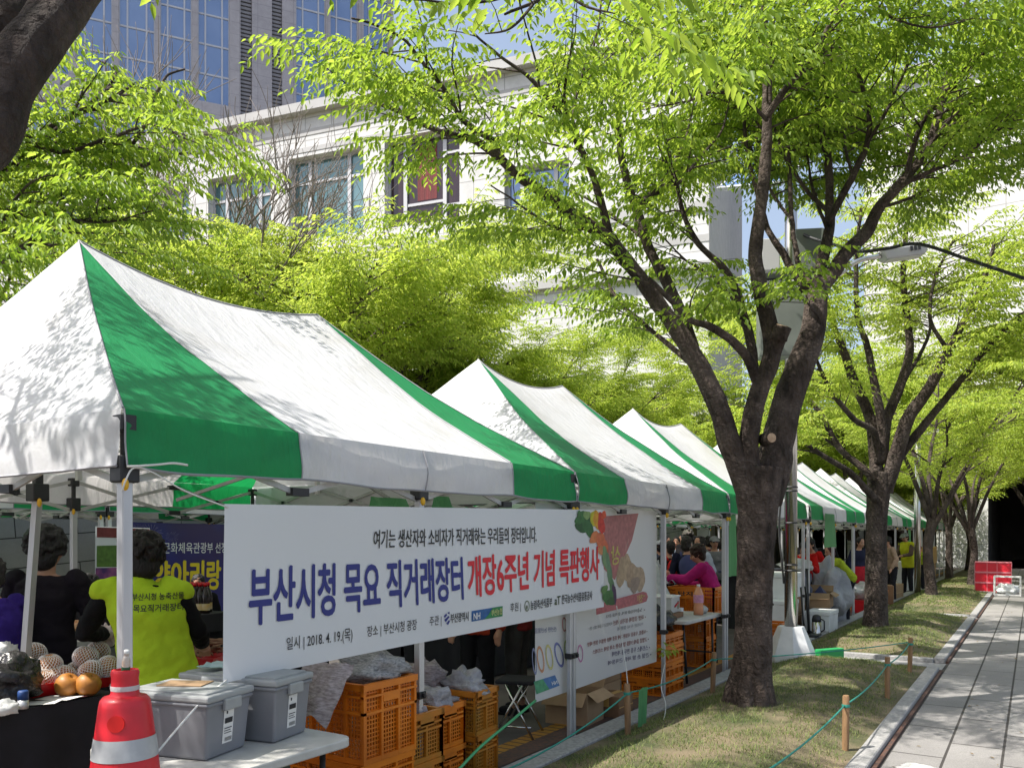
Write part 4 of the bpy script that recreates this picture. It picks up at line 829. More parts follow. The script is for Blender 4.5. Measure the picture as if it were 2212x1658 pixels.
veg = [(1262, 1128, 17, 24, .2, (.03, .10, .035)), (1254, 1118, 9, 16, .5, (.05, .16, .05)), (1271, 1140, 10, 20, -.4, (.045, .15, .05)), (1268, 1112, 8, 9, 0, (.22, .34, .12)), (1283, 1118, 8, 17, .1, (.50, .46, .03)), (1290, 1124, 8, 22, -.2, (.62, .30, .03)), (1298, 1130, 7, 24, -.1, (.55, .04, .03)), (1303, 1112, 5, 9, .2, (.6, .08, .03)),
       (1284, 1160, 9, 14, .4, (.62, .20, .07)), (1296, 1166, 9, 17, 0, (.60, .15, .06)), (1305, 1178, 7, 15, -.3, (.55, .13, .06)), (1297, 1188, 6, 10, 0, (.58, .24, .10)), (1306, 1205, 6, 26, -.1, (.16, .26, .12)), (1313, 1230, 5, 36, -.08, (.12, .22, .12)), (1318, 1268, 5, 26, -.05, (.10, .20, .09)), (1323, 1282, 4, 22, -.1, (.055, .02, .07)),
       (1310, 1288, 11, 16, .1, (.05, .16, .04)), (1303, 1272, 6, 10, .4, (.10, .22, .06)), (1316, 1298, 8, 9, 0, (.035, .10, .03)), (1250, 1106, 4, 7, 0, (.07, .18, .06))]
for i, (u, v, a, b, r, c) in enumerate(veg): S1.poly(ba, oval(u, max(v, 1103 + b * .8), a, b, r, 18, .10, i), flat('veg_%d' % i, c), 'printed_vegetable', .003 + .0004 * i)
# cords of the banner
def cord(name, label, pts, r, m, cat='cord', sag=0, group=None):
    q = [Vector(p) for p in pts]
    if len(q) == 2:
        a, b = q; q = [a.lerp(b, t / 8) - Vector((0, 0, sag * 4 * (t / 8) * (1 - t / 8))) for t in range(9)]
    else: q, _ = smoothpath(q, [r] * len(q), 5)
    o = link(name, MB().tube(q, r, 6).mesh(name, m, True)); return tag(o, label, cat, group)
cord('tie_cord', 'white cord from the top left corner of the long banner up to the tent corner', [S1.at(.004, .02, .005), PX(400, 1060, -3.04), PX(330, 1020, -3.06), PX(290, 1010, -3.08), PX(272, 1036, -3.07), PX(264, 1060, -3.085)], .0035, M['rope_white'])
cord('guy_cord', 'white cord pulled from the bottom left banner corner down past the grey tubs', [S1.at(.004, .985, .006), PX(430, 1520, -2.9), PX(334, 1631, -2.78), PX(320, 1655, -2.75)], .0045, M['rope_white'])
cord('corner_cord', 'loose white cord lying over the green corner of the nearest tent', [PX(275, 1007, -3.08), PX(300, 1006, -3.05), PX(340, 1003, -3.06), PX(375, 1000, -3.05), PX(405, 1004, -3.05)], .005, M['rope_white'])
# ---- the see-through poster seen from behind
po_ = thing('mushroom_poster', 'white poster seen from behind with mirrored faded print, tied below the second tent', 'poster', (0, 0, 0))
QX = -3.21
S2 = Sheet(PX(1140, 1099, QX), PX(1393, 1101, QX), PX(1155, 1516, QX), PX(1418, 1428, QX), .010, 0, 4.0)
S2.c[0].y = S2.c[2].y; S2.c[1].y = S2.c[3].y; S2.c[0].z = S2.c[1].z + .0
link('cloth', S2.mesh(36, 18).mesh('cloth', M['banner_thin'], True), po_)
S2.poly(po_, [(1286, 1116), (1382, 1108), (1368, 1166), (1330, 1252), (1286, 1210)], flat('dusty_red', (.46, .17, .16)), 'red_field')
S2.poly(po_, [(1365, 1118), (1369, 1117), (1360, 1170), (1352, 1194), (1356, 1160)], flat('pale_rose', (.50, .25, .22)), 'printed_stalk', .0045)
S2.text(po_, '상', [(1341, 1176), (1320, 1180), (1341, 1216), (1320, 1222)], flat('ink_straw', (.60, .50, .14)), .02, off=.006)
for i, (u, v, a, b, r) in enumerate([(1344, 1236, 9, 34, .1), (1358, 1226, 10, 30, -.05), (1368, 1242, 13, 26, .1), (1381, 1248, 13, 27, -.1), (1373, 1262, 9, 18, .2)]): S2.poly(po_, oval(u, v, a, b, r, 18, .08, i), flat('root_%d' % i, ((.46, .33, .20), (.50, .36, .22), (.43, .30, .19), (.47, .34, .22), (.33, .24, .18))[i]), 'printed_root', .004 + .0005 * i)
S2.poly(po_, [(1288, 1305), (1390, 1277), (1397, 1279), (1400, 1288), (1397, 1298), (1390, 1301), (1288, 1327)], flat('dusty_red2', (.48, .13, .14)), 'red_pill')
S2.text(po_, '“천마”', [(1393, 1281), (1366, 1288), (1393, 1297), (1366, 1304)], flat('ink_straw', (.60, .50, .14)), .015, off=.006)
S2.text(po_, '이런분', [(1358, 1291), (1322, 1300), (1358, 1308), (1322, 1318)], flat('ink_rose_white', (.66, .58, .57)), .01, off=.006)
def ln(body, r0, r1, l0, l1, m, b=.008):
    f = lambda x, y: (1125 + .1508 * x, 1291.7 + .1508 * y); (xr, y0, y1), (xl, y2, y3) = (r0, r1[0], r1[1]), (l0, l1[0], l1[1])
    S2.text(po_, body, [f(xr, y0), f(xl, y2), f(xr, y1), f(xl, y3)], m, b)
gk, rk, nk = flat('faded_grey', (.25, .24, .25)), flat('faded_red', (.38, .16, .16)), flat('faded_violet', (.22, .20, .30))
ln('• 뇌', 1782, (128, 192), 1690, (140, 205), gk); ln('(머리)를 맑게, 활력을 준다', 1680, (150, 200), 1230, (235, 290), gk)
ln('• 자양 강장제 성기능 개선', 1790, (228, 298), 1340, (318, 388), rk); ln('어지럽고 두통이 있는 분', 1320, (335, 385), 980, (405, 455), flat('fainter', (.40, .39, .40)))
ln('어려운 두뇌 질환에', 1755, (340, 388), 1400, (412, 465), flat('fainter2', (.36, .36, .40)))
ln('• 뇌졸증, 우울증 뇌질환 치매 중풍 예방 환절기 질환 예방', 1812, (440, 502), 940, (630, 695), rk); ln('• 고혈압 콜레스테롤 혈액순환 소화 장애 스트레스', 1830, (545, 612), 1020, (738, 800), rk)
ln('• 스트레스 두통 편두통 개선에', 1845, (658, 738), 1320, (765, 830), nk); ln('• 간질 손 발 저림 근육통에', 1865, (765, 832), 1260, (895, 955), nk)
ln('신선한 농산물을', 490, (400, 470), 190, (425, 500), flat('faded_blue', (.30, .32, .46)))
def ring(u, v, ru, rv, rot, m, k=.78):
    f = lambda x, y: (1125 + .1508 * x, 1291.7 + .1508 * y); a, b = oval(u, v, ru, rv, rot, 22), oval(u, v, ru * k - 4, rv * k, rot, 22); n = 22
    vs = [S2.at(*S2.sh(*f(*p)), .004) for p in a + b]; link('printed_oval', MB().add(vs, [(i, (i + 1) % n, n + (i + 1) % n, n + i) for i in range(n)]).mesh('printed_oval', m), po_)
for u, v, ru, rv, rot, c in [(185, 900, 32, 195, -.08, (.25, .27, .42)), (272, 870, 50, 195, -.12, (.62, .30, .16)), (395, 838, 50, 185, -.14, (.60, .54, .22)), (530, 805, 58, 185, -.22, (.18, .20, .42)), (655, 765, 52, 180, -.14, (.42, .55, .20)), (835, 785, 42, 130, -.05, (.55, .22, .40)), (600, 370, 32, 105, -.05, (.55, .20, .20))]: ring(u, v, ru, rv, rot, flat('oval_%d' % u, c))
ff = lambda x, y: (1125 + .1508 * x, 1291.7 + .1508 * y)
lg2 = S2.poly(po_, [ff(175, 1190), ff(475, 1095), ff(540, 1245), ff(210, 1368)], flat('faded_logo_blue', (.10, .22, .45)), 'logo_panel')
link('logo_green', MB().add([S2.at(*S2.sh(*p), .005) for p in [ff(175, 1190), ff(300, 1152), ff(350, 1230), ff(395, 1298), ff(210, 1368)]], [(0, 1, 2, 3, 4)]).mesh('logo_green', flat('faded_logo_green', (.10, .36, .18))), lg2)
S2.text(lg2, 'NH', [ff(495, 1170), ff(420, 1190), ff(505, 1218), ff(430, 1240)], M['ink_white'], .02, off=.007)
cord('green_strap', 'bright green strap stretched from the low poster corner toward the bottom edge', [PX(1157, 1512, QX + .02), PX(1100, 1560, -3.1), PX(1040, 1610, -3.02), PX(990, 1662, -2.95)], .010, M['rope_green'])
cord('poster_cord', 'thin white cord hanging over the see-through poster to the wooden stake', [PX(1332, 1308, -3.0), PX(1343, 1380, -3.1), PX(1352, 1440, -2.95), PX(1357, 1490, -2.72)], .004, M['rope_white'])
# ---- blue festival banner and poster behind, on the back row
bb = thing('festival_banner', 'dark blue festival banner with yellow lettering behind the vest-wearing seller', 'banner', (0, 0, 0))
S3 = Sheet(PX(288, 1127, -8.9), PX(520, 1133, -8.9), PX(288, 1322, -8.9), PX(520, 1318, -8.9), .02, 0, 2.2)
link('cloth', S3.mesh(30, 8).mesh('cloth', mat('festival_blue', (.016, .020, .19), .5, c2=(.03, .015, .10), scale=1.6), True), bb)
S3.text(bb, '문화체육관광부 선정 2018', [(355, 1171), (520, 1171), (355, 1195), (520, 1193)], M['ink_white'], .006)
S3.text(bb, '밀양아리랑', [(296, 1212), (474, 1210), (296, 1272), (474, 1272)], M['ink_yellow'], .035)
fw = MB(); rd = random.Random(3)
for cu, cv, rr in ((330, 1150, 30), (300, 1140, 22), (372, 1158, 16)):
    for k in range(22):
        a = 2 * math.pi * k / 22 + rd.random() * .2; r1 = rr * rd.uniform(.6, 1); p = [(cu + 4 * math.cos(a), cv + 3 * math.sin(a)), (cu + r1 * math.cos(a), max(1132, cv + r1 * .8 * math.sin(a))), (cu + r1 * math.cos(a + .05), max(1132, cv + r1 * .8 * math.sin(a + .05)))]
        fw.add([S3.at(*S3.sh(*q), .004) for q in p], [(0, 1, 2)])
link('printed_fireworks', fw.mesh('printed_fireworks', flat('firework', (.22, .20, .40))), bb)
fp = thing('festival_poster', 'red green and purple festival poster left of the blue banner', 'poster', (0, 0, 0))
S4 = Sheet(PX(207, 1136, -8.55), PX(322, 1140, -8.55), PX(205, 1345, -8.55), PX(322, 1335, -8.55), .008, 0, 5)
link('cloth', S4.mesh(10, 8).mesh('cloth', M['banner']), fp)
S4.poly(fp, [(210, 1138), (321, 1142), (321, 1162), (210, 1160)], flat('poster_red', (.20, .03, .03)), 'red_band'); S4.poly(fp, [(210, 1178), (321, 1176), (321, 1222), (210, 1224)], flat('poster_green', (.10, .20, .03)), 'green_band'); S4.poly(fp, [(208, 1226), (321, 1224), (321, 1332), (207, 1342)], mat('poster_purple', (.30, .08, .22), .6, c2=(.06, .02, .12), scale=9), 'purple_band')
# ------------------------------------------------------------------ green curtains tied to the poles
def curtain(label, u0, u1, v0, v1, X, D=None):
    a, b, c = PX(u0, v0, X), PX(u1, v0, X), PX(u0, v1, X); L = b.y - a.y; H_ = a.z - c.z
    t = MB().grid(lambda s, t: (X + .018 * math.sin(s * 9 + 1.5 * t), a.y + L * s * (1 - .06 * t), c.z + H_ * t), 14, 6)
    o = link('side_curtain', t.mesh('side_curtain', M['curtain_green'], True)); tag(o, label, 'curtain', 'rolled green tent curtains'); return o
curtain('green curtain hanging just left of the big tree trunk', 1572, 1592, 1106, 1245, -3.16); curtain('pale green curtain hanging in front of the green jacketed man', 1780, 1806, 1108, 1182, -3.06)
curtain('short green curtain above the long banner, under the white valance', 932, 977, 1070, 1096, -3.3); curtain('short green curtain flap left of the mid pole above the long banner', 796, 886, 1072, 1096, -3.4); curtain('narrow green curtain beside the man in the yellow vest', 1961, 1967, 1116, 1170, -3.2); curtain('narrow green curtain on the pole right of the yellow vest', 1975, 1980, 1116, 1168, -3.2)

# ------------------------------------------------------------------ goods and gear
def rough_lump(name, label, cat, c, r, m, seed, amp=.35, nu=22, nv=14, group=None, sit=True):
    c = Vector(c); b = MB().ball((0, 0, r[2] * .9), r, 0, nu, nv, amp, seed)
    for i, p in enumerate(b.v):
        v = Vector(p); d = mnoise.noise(v * 9 / max(r) * .3 + Vector((seed, 0, 0))) * .12 * max(r) + mnoise.noise(v * 28 / max(r) * .3 + Vector((seed, 3, 0))) * .06 * max(r); k = v - Vector((0, 0, r[2])); k.normalize(); v += k * d; v.z = max(0.002, v.z); b.v[i] = tuple(v)
    o = link(name, b.mesh(name, m, True), None, c); return tag(o, label, cat, group)
def crate_meshes(a, b, h, m):
    fr, gr = MB(), MB()
    for x, y, L, ax in ((0, -b / 2, a, 0), (0, b / 2, a, 0), (-a / 2, 0, b, 1), (a / 2, 0, b, 1)):
        sx, sy = (L, .012) if ax == 0 else (.012, L); k = .006 if ax == 0 else .006
        ix, iy = (x, y - math.copysign(.012, y)) if ax == 0 else (x - math.copysign(.012, x), y)
        def pc(z0, z1, dep): fr.box((x, y, (z0 + z1) / 2), ((sx + dep, dep) if ax == 0 else (dep, sy + dep)) + (z1 - z0,))
        pc(h - .035, h, .030); pc(0.002, .03, .016); pc(h * .62, h * .62 + .014, .022); pc(h - .075, h - .063, .024)
        n = int(L / .11)
        for i in range(n + 1):
            q = -L / 2 + L * i / n; fr.box((x + (q if ax == 0 else 0), y + (q if ax else 0), h / 2), (.018, .018, h - .004))
        n2 = int(L / .022)
        for i in range(n2): q = -L / 2 + L * (i + .5) / n2; gr.box((ix + (q if ax == 0 else 0), iy + (q if ax else 0), h * .48), (.008 if ax == 0 else .004, .004 if ax == 0 else .008, h * .9))
        for z in np.arange(.04, h - .04, .024): gr.box((ix, iy, z), (sx - .02, .003, .007) if ax == 0 else (.003, sy - .02, .007))
        fr.box((x + (a * .0 if ax == 0 else math.copysign(.009, x)), y + (math.copysign(.009, y) if ax == 0 else 0), h * .80), (.13, .006, .05) if ax == 0 else (.006, .13, .05))
    fr.box((0, 0, .008), (a - .02, b - .02, .008))
    return fr.mesh('frame', m), gr.mesh('grid', m)
CR = {}
def crate(label, loc, a=.36, b=.50, h=.30, m='crate', rz=0, group='plastic crates', text=None):
    key = (a, b, h, m)
    if key not in CR: CR[key] = crate_meshes(a, b, h, M[m])
    t = thing('plastic_crate', label, 'crate', loc, rz, group); link('frame', CR[key][0], t); link('grid', CR[key][1], t)
    if text:
        v, f = glyphs(text, .03); tw = a * .5; th = .06
        mb = MB()
        for sx in (1,):
            mb.add([(tw * (x - .5), -b / 2 - .017, h * .66 + th * y) for x, y in v], f)
        link('lettering', mb.mesh('lettering', M['ink_black']), t)
        link('blank_panel', MB().box((0, -b / 2 - .0125, h * .72), (tw * 1.25, .006, .11)).mesh('blank_panel', M[m]), t)
    return t
def folding_table(label, x0, x1, y0, y1, z, legc='black_plastic', rz=0):
    cx, cy = (x0 + x1) / 2, (y0 + y1) / 2; a, b = x1 - x0, y1 - y0; t = thing('folding_table', label, 'table', (cx, cy, 0), rz, 'white folding tables')
    o = []
    r = min(.07, a / 4)
    for ccx, ccy, a0 in ((a / 2 - r, b / 2 - r, 0), (-a / 2 + r, b / 2 - r, 90), (-a / 2 + r, -b / 2 + r, 180), (a / 2 - r, -b / 2 + r, 270)):
        for k in range(6): q = R(a0 + k * 18); o.append((ccx + r * math.cos(q), ccy + r * math.sin(q)))
    n = len(o); mb = MB(); mb.add([(x, y, z - .042) for x, y in o] + [(x, y, z) for x, y in o], [tuple(range(n - 1, -1, -1)), tuple(range(n, 2 * n))] + [(k, (k + 1) % n, n + (k + 1) % n, n + k) for k in range(n)])
    link('tabletop', mb.mesh('tabletop', M['table_white'], bevel=.008, seg=2), t)
    for sx in (-1, 1):
        for sy in (-1, 1):
            l = MB(); l.tube([(sx * (a / 2 - .09), sy * (b / 2 - .12), z - .04), (sx * (a / 2 - .06), sy * (b / 2 - .16), .0)], .014, 8); link('leg', l.mesh('leg', M[legc], True), t)
    l = MB(); [l.bar((-a / 2 + .09, sy * (b / 2 - .14), .25), (a / 2 - .09, sy * (b / 2 - .14), .25), .018) for sy in (-1, 1)]; link('brace', l.mesh('brace', M[legc]), t); return t
def carton(label, c, d, rz=0, m='cardboard', open_=False, group='cardboard boxes', tape=True):
    t = thing('cardboard_box', label, 'box', c, rz, group); a, b, h = d; mb = MB()
    if open_:
        for q in ((0, -b / 2, a, .006), (0, b / 2, a, .006)): mb.box((0, q[1], h / 2), (a, .006, h))
        for sx in (-1, 1): mb.box((sx * a / 2, 0, h / 2), (.006, b, h))
        mb.box((0, 0, .004), (a, b, .006)); link('body', mb.mesh('body', M[m]), t); fl = MB()
        fl.add([(-a / 2, -b / 2 - .003, h), (a / 2, -b / 2 - .003, h), (a / 2, -b / 2 - .10, h - .10), (-a / 2, -b / 2 - .09, h - .11)], [(0, 1, 2, 3)]); fl.add([(-a / 2, b / 2, h), (a / 2, b / 2, h), (a / 2, b / 2 + .07, h + .10), (-a / 2, b / 2 + .06, h + .11)], [(0, 1, 2, 3)]); fl.add([(a / 2 + .003, -b / 2, h), (a / 2 + .003, b / 2, h), (a / 2 + .11, b / 2, h - .06), (a / 2 + .1, -b / 2, h - .07)], [(0, 1, 2, 3)])
        link('flap', fl.mesh('flap', M[m]), t)
    else:
        mb.box((0, 0, h / 2), d); link('body', mb.mesh('body', M[m], bevel=.006, seg=1), t)
        if tape: tp_ = MB(); tp_.box((0, 0, h + .001), (.055, b * .99, .002)); tp_.box((0, -b / 2 - .001, h - .05), (.055, .002, .1)); tp_.box((0, b / 2 + .001, h - .05), (.055, .002, .1)); tp_.box((a / 2 + .001, 0, h * .5), (.002, b * .98, .008)); link('tape', tp_.mesh('tape', M['tape']), t)
    return t
def foam_box(label, c, d, rz=0):
    t = thing('foam_box', label, 'box', c, rz, 'white foam boxes'); a, b, h = d; mb = MB(); mb.box((0, 0, h * .41), (a * .97, b * .97, h * .82), taper=.96); link('body', mb.mesh('body', M['styrofoam'], bevel=.012), t)
    mb = MB(); mb.box((0, 0, h * .91), (a, b, h * .18)); link('lid', mb.mesh('lid', M['styrofoam'], bevel=.012), t); return t
# -- white table with the two grey tubs
folding_table('white folding table under the grey tubs, its end reaching toward the crates', -3.52, -2.66, 2.0, 2.80, .72)
def tub(label, c, rz, a=.46, b=.31, h=.275):
    t = thing('storage_tub', label, 'tub', c, rz, 'grey lidded storage tubs'); mb = MB(); mb.box((0, 0, h * .44), (a * .95, b * .93, h * .88), taper=.90); mb.box((0, 0, h * .84), (a * .985, b * .98, .022))
    link('body', mb.mesh('body', M['tub_grey'], bevel=.012, seg=3), t)
    mb = MB(); mb.box((0, 0, h * .93), (a, b, .030)); mb.box((0, 0, h * .93 + .018), (a * .88, b * .84, .012)); link('lid', mb.mesh('lid', M['tub_lid'], bevel=.009, seg=2), t)
    for sx in (-1, 1): mb = MB(); mb.box((sx * a * .497, 0, h * .80), (.022, b * .34, .05)); link('handle', mb.mesh('handle', M['tub_lid'], bevel=.006), t)
    x = a * .462; lb = MB(); nrm = math.atan2(a * .95 * .05, h * .88)
    def pl(y0, y1, z0, z1, o): return [(a * .95 / 2 * (.90 + .10 * z / (h * .88)) + o, y, z) for y, z in ((y0, z0), (y1, z0), (y1, z1), (y0, z1))]
    lb.add(pl(-.035, .030, .05, .20, .002), [(0, 1, 2, 3)]); lo = link('paper_label', lb.mesh('paper_label', M['paper']), t); ink = MB()
    for y0, y1, z0, z1 in ((-.028, .022, .135, .158), (-.02, -.012, .175, .188), (-.028, .02, .112, .116), (-.028, .012, .102, .105), (-.028, .02, .092, .095)): ink.add(pl(y0, y1, z0, z1, .004), [(0, 1, 2, 3)])
    for k in range(9): ink.add(pl(-.02 + k * .005, -.018 + k * .005, .058, .075, .004), [(0, 1, 2, 3)])
    link('printed_lines', ink.mesh('printed_lines', M['ink_black']), lo); return t
tub('grey lidded tub beside the red cone, with paper pinned on its lid', (-3.10, 2.225, .722), R(14)); tub('grey lidded tub further along the white table, next to the orange crates', (-3.07, 2.58, .722), R(12), .42, .29, .29)
o = link('card_sheet', MB().box((0, 0, .003), (.20, .13, .004)).mesh('card_sheet', M['cardboard']), None, (-3.14, 2.24, 1.002), .5); tag(o, 'brown cardboard sheet lying on the front grey tub lid', 'sheet')
o = link('plastic_sheet', MB().grid(lambda s, t: (s * .3 - .15, t * .2 - .1, .012 + .02 * mnoise.noise(Vector((s * 5, t * 5, 1)))), 14, 10).mesh('plastic_sheet', mat('aqua_wrap', (.30, .45, .48), .3, c2=(.5, .6, .62), scale=12, bump=.6, bscale=20), True), None, (-3.42, 2.72, .99), .4); tag(o, 'crumpled aqua plastic wrapper on the goods behind the tubs', 'wrapper')
tub('grey tub behind the front tubs, half hidden under the aqua wrapper', (-3.45, 2.72, .69), R(8), .40, .30, .28)
# -- red traffic cone with a bottle pushed into its neck
cn = thing('traffic_cone', 'tall red traffic cone with a silver band in front of the grey tubs', 'cone', (-2.84, 1.77, 0))
pf = [(.0, .0), (.205, .0), (.21, .03), (.19, .05), (.178, .06), (.160, .30), (.121, .777), (.090, 1.025), (.086, 1.045), (.076, 1.058), (.054, 1.064), (.049, 1.072), (.047, 1.125), (.0495, 1.145), (.046, 1.156), (.036, 1.158), (.031, 1.10)]
link('body', MB().lathe(pf, 40).mesh('body', M['cone_red'], 40), cn)
def band_(z0, z1, o): return MB().lathe([(np.interp(z, [.30, .777, 1.025], [.160, .121, .090]) + o, z) for z in np.linspace(z0, z1, 5)], 40, cap=False).mesh('reflective_band', M['reflective'], True)
link('reflective_band', band_(.838, .915, .0025), cn); link('reflective_band', band_(.45, .56, .0025), cn)
link('neck_tape', MB().lathe([(.0495, 1.082), (.0505, 1.092), (.049, 1.10)], 30, cap=False).mesh('neck_tape', M['white_bag'], True), cn)
dn = Vector((.64, -.76, .11)).normalized(); dsk = MB(); k0 = Vector((.64, -.76, 0)).normalized() * .0952 + Vector((0, 0, .975)); dsk.tube([k0 - dn * .02, k0 + dn * .0035], [.030, .030], 28); link('red_disc', dsk.mesh('red_disc', mat('disc_red', (.62, .006, .004), .5)), cn)
bt_ = thing('label_bottle', 'small labelled plastic bottle stuck upside down in the cone neck', 'bottle', (-2.84, 1.77, 1.095)); bt_.rotation_euler = (R(6), R(14), 0)
link('body', MB().lathe([(.0, 0), (.013, .0), (.015, .05), (.0145, .10), (.010, .115), (.008, .125), (.0, .125)], 16).mesh('body', mat('bottle_amber', (.50, .32, .22), .15, c2=(.65, .6, .55), scale=30), True), bt_); link('cap', MB().lathe([(0, .125), (.0095, .125), (.0095, .142), (0, .142)], 14).mesh('cap', M['white_plastic'], True), bt_); link('band', MB().lathe([(.0154, .055), (.0152, .08)], 16, cap=False).mesh('band', flat('label_green', (.02, .14, .06))), bt_)
# -- table with the black cloth, pears and bits
tb = thing('display_table', 'display table hidden under the black cloth, left of the red cone', 'table', (-4.6, 1.9, 0)); link('tabletop', MB().box((0, 0, .75), (.62, 1.42, .03)).mesh('tabletop', M['table_white']), tb)
for sx in (-1, 1):
    for sy in (-1, 1): link('leg', MB().box((sx * .26, sy * .64, .367), (.03, .03, .735)).mesh('leg', M['black_plastic']), tb)
def cloth(label, x0, x1, y0, y1, z, zb=.02, m='black_cloth', name='table_cloth'):
    mb = MB(); mb.grid(lambda s, t: (x0 + (x1 - x0) * s, y0 + (y1 - y0) * t, z), 4, 8)
    pts = []
    for (xa, ya, xb, yb, nx, ny) in ((x0, y0, x1, y0, 0, -1), (x1, y0, x1, y1, 1, 0), (x1, y1, x0, y1, 0, 1), (x0, y1, x0, y0, -1, 0)):
        L = math.hypot(xb - xa, yb - ya); n = int(L * 26)
        mb.grid(lambda s, t: (xa + (xb - xa) * s + nx * (.004 + .03 * t + .018 * t * math.sin(s * L * 24 + 1)), ya + (yb - ya) * s + ny * (.004 + .03 * t + .018 * t * math.sin(s * L * 24 + 1)), z - (z - zb) * t), n, 6, flip=True)
    o = link(name, mb.mesh(name, M[m], True)); tag(o, label, 'tablecloth'); return o
cloth('black cloth hanging to the ground over the pear table', -4.93, -4.27, 1.15, 2.62, .785)
PEARM = mat('pear_skin', (.42, .17, .028), .5, c2=(.32, .115, .018), scale=14, bump=.05, bscale=150)
pear_me = MB().lathe([(.002, -.052), (.02, -.058), (.045, -.048), (.062, -.02), (.066, .005), (.058, .035), (.040, .054), (.018, .058), (.008, .050), (.002, .047)], 26).mesh('fruit', PEARM, True)
def netmesh():
    bm = bmesh.new(); NU, NV, r = 22, 13, .0685; vs = {}
    for j in range(NV + 1):
        th = R(20) + (math.pi - R(36)) * j / NV
        for i in range(NU):
            ph = 2 * math.pi * (i + .5 * (j % 2)) / NU; vs[i, j] = bm.verts.new((r * math.sin(th) * math.cos(ph), r * math.sin(th) * math.sin(ph), .94 * r * math.cos(th)))
    for j in range(0, NV - 1):
        for i in range(NU):
            k = i if j % 2 == 1 else i - 1
            a, b, c, d = vs[i, j], vs[(k + 1) % NU if j % 2 else i, j + 1], vs[i, j + 2], vs[(k) % NU if j % 2 else (i - 1) % NU, j + 1]
            try: bm.faces.new((a, d, c, b))
            except ValueError: pass
    me = bpy.data.meshes.new('foam_net'); bm.to_mesh(me); bm.free(); o = bpy.data.objects.new('foam_net', me); w_ = o.modifiers.new('w', 'WIREFRAME'); w_.thickness = .0062; w_.use_even_offset = False
    m2 = evaluated_mesh(o); m2.materials.clear(); m2.materials.append(mat('foam_net', (.74, .70, .66), .7)); return m2
net_me = netmesh()
PE = [(74, 1412, 4.78), (54, 1442, 4.60), (107, 1436, 4.62), (63, 1477, 4.42), (92, 1470, 4.50), (138, 1462, 4.62), (185, 1418, 4.72), (211, 1408, 4.86), (197, 1450, 4.66), (167, 1452, 4.74), (236, 1440, 4.72), (118, 1474, 4.60)]
PL = ['netted pear on top of the left heap', 'netted pear with its bare orange end showing, left side of the heap', 'large netted pear turned sideways in the middle of the left heap', 'netted pear lowest in front of the left heap, in the red basket', 'netted pear low between the left heap and the bare pears', 'netted pear just behind the first bare pear', 'netted pear on top of the right heap, under the gloved hand', 'netted pear behind the top one of the right heap', 'netted pear directly above the second bare pear', 'netted pear in the gap at the left of the right heap', 'netted pear half hidden by the cone neck bottle', 'netted pear low in the heap behind the basket rim']
rd = random.Random(8)
for (u, v, D), l in zip(PE, PL):
    p = P(u, v, D); p.z = max(p.z, .853); t = thing('netted_pear', l, 'pear', p, rd.uniform(0, 6), 'pears in foam nets'); t.rotation_euler = (rd.uniform(-.9, .9), rd.uniform(-.9, .9), rd.uniform(0, 6)); link('fruit', pear_me, t); link('foam_net', net_me, t)
for (u, v, D), l in (((146, 1481, 4.40), 'bare brown pear at the front, left of the other bare one'), ((190, 1477, 4.42), 'bare brown pear at the front, nearer the cone')):
    t = link('bare_pear', pear_me, None, P(u, v, D)); t.location.z = .846; t.rotation_euler = (.5, .3, u); tag(t, l, 'pear', 'bare pears')
def tray(label, c, a, b, h, rz=0, m='red_plastic', group='red plastic baskets'):
    mb = MB(); t_ = .004
    for i, (k, z) in enumerate(((.82, .0), (1.0, h))): pass
    vs = []
    for k, z in ((.80, 0), (1.0, h), (1.04, h), (1.04, h - .012), (.97, h - .012), (.78, .006)):
        pass
    for k, z in ((.80, .001), (1, h), (1.05, h), (1.05, h - .01), (.985, h - .004), (.785, .006)): vs += [(sx * a / 2 * k, sy * b / 2 * k, z) for sx, sy in ((-1, -1), (1, -1), (1, 1), (-1, 1))]
    fs = [(3, 2, 1, 0)] + [(i * 4 + q, i * 4 + (q + 1) % 4, i * 4 + 4 + (q + 1) % 4, i * 4 + 4 + q) for i in (0,) for q in range(4)] + [(4 + q, 4 + (q + 1) % 4, 8 + (q + 1) % 4, 8 + q) for q in range(4)] + [(16 + q, 20 + q, 20 + (q + 1) % 4, 16 + (q + 1) % 4) for q in range(4)] + [(20, 21, 22, 23)]
    o = link('plastic_basket', mb.add(vs, fs).mesh('plastic_basket', M[m]), None, c, rz); return tag(o, label, 'basket', group)
p = P(96, 1500, 4.5); tray('red basket under the left heap of pears', (p.x, p.y, .786), .24, .30, .07); p = P(185, 1480, 4.6); tray('red basket behind the two bare pears', (p.x - .08, p.y, .786), .26, .30, .06)
p = Pz(22, 1520, .79); rough_lump('black_bag', 'shiny black bin bag on the cloth table at the left edge', 'bag', (p.x - .05, p.y, .787), (.15, .17, .13), M['black_bag'], 3, .3); p = Pz(6, 1542, .79); rough_lump('white_bag', 'small cream plastic bag at the left edge beside the drink can', 'bag', (p.x, p.y, .787), (.06, .07, .035), M['white_bag'], 5)
p = P(6, 1428, 4.75); rough_lump('white_bag', 'pale plastic bag showing above the black bin bag', 'bag', (p.x, p.y, .90), (.07, .08, .07), M['white_bag'], 9)
p = Pz(50, 1530, .787); t = thing('drink_can', 'slim blue and silver drink can on the black cloth', 'can', (p.x, p.y, .787)); link('body', MB().lathe([(0, 0), (.022, 0), (.025, .005), (.025, .045)], 20).mesh('body', M['alu'], True), t); link('blue_wrap', MB().lathe([(.025, .045), (.025, .085), (.021, .092), (0, .092)], 20).mesh('blue_wrap', flat('can_blue', (.015, .06, .22)), True), t)
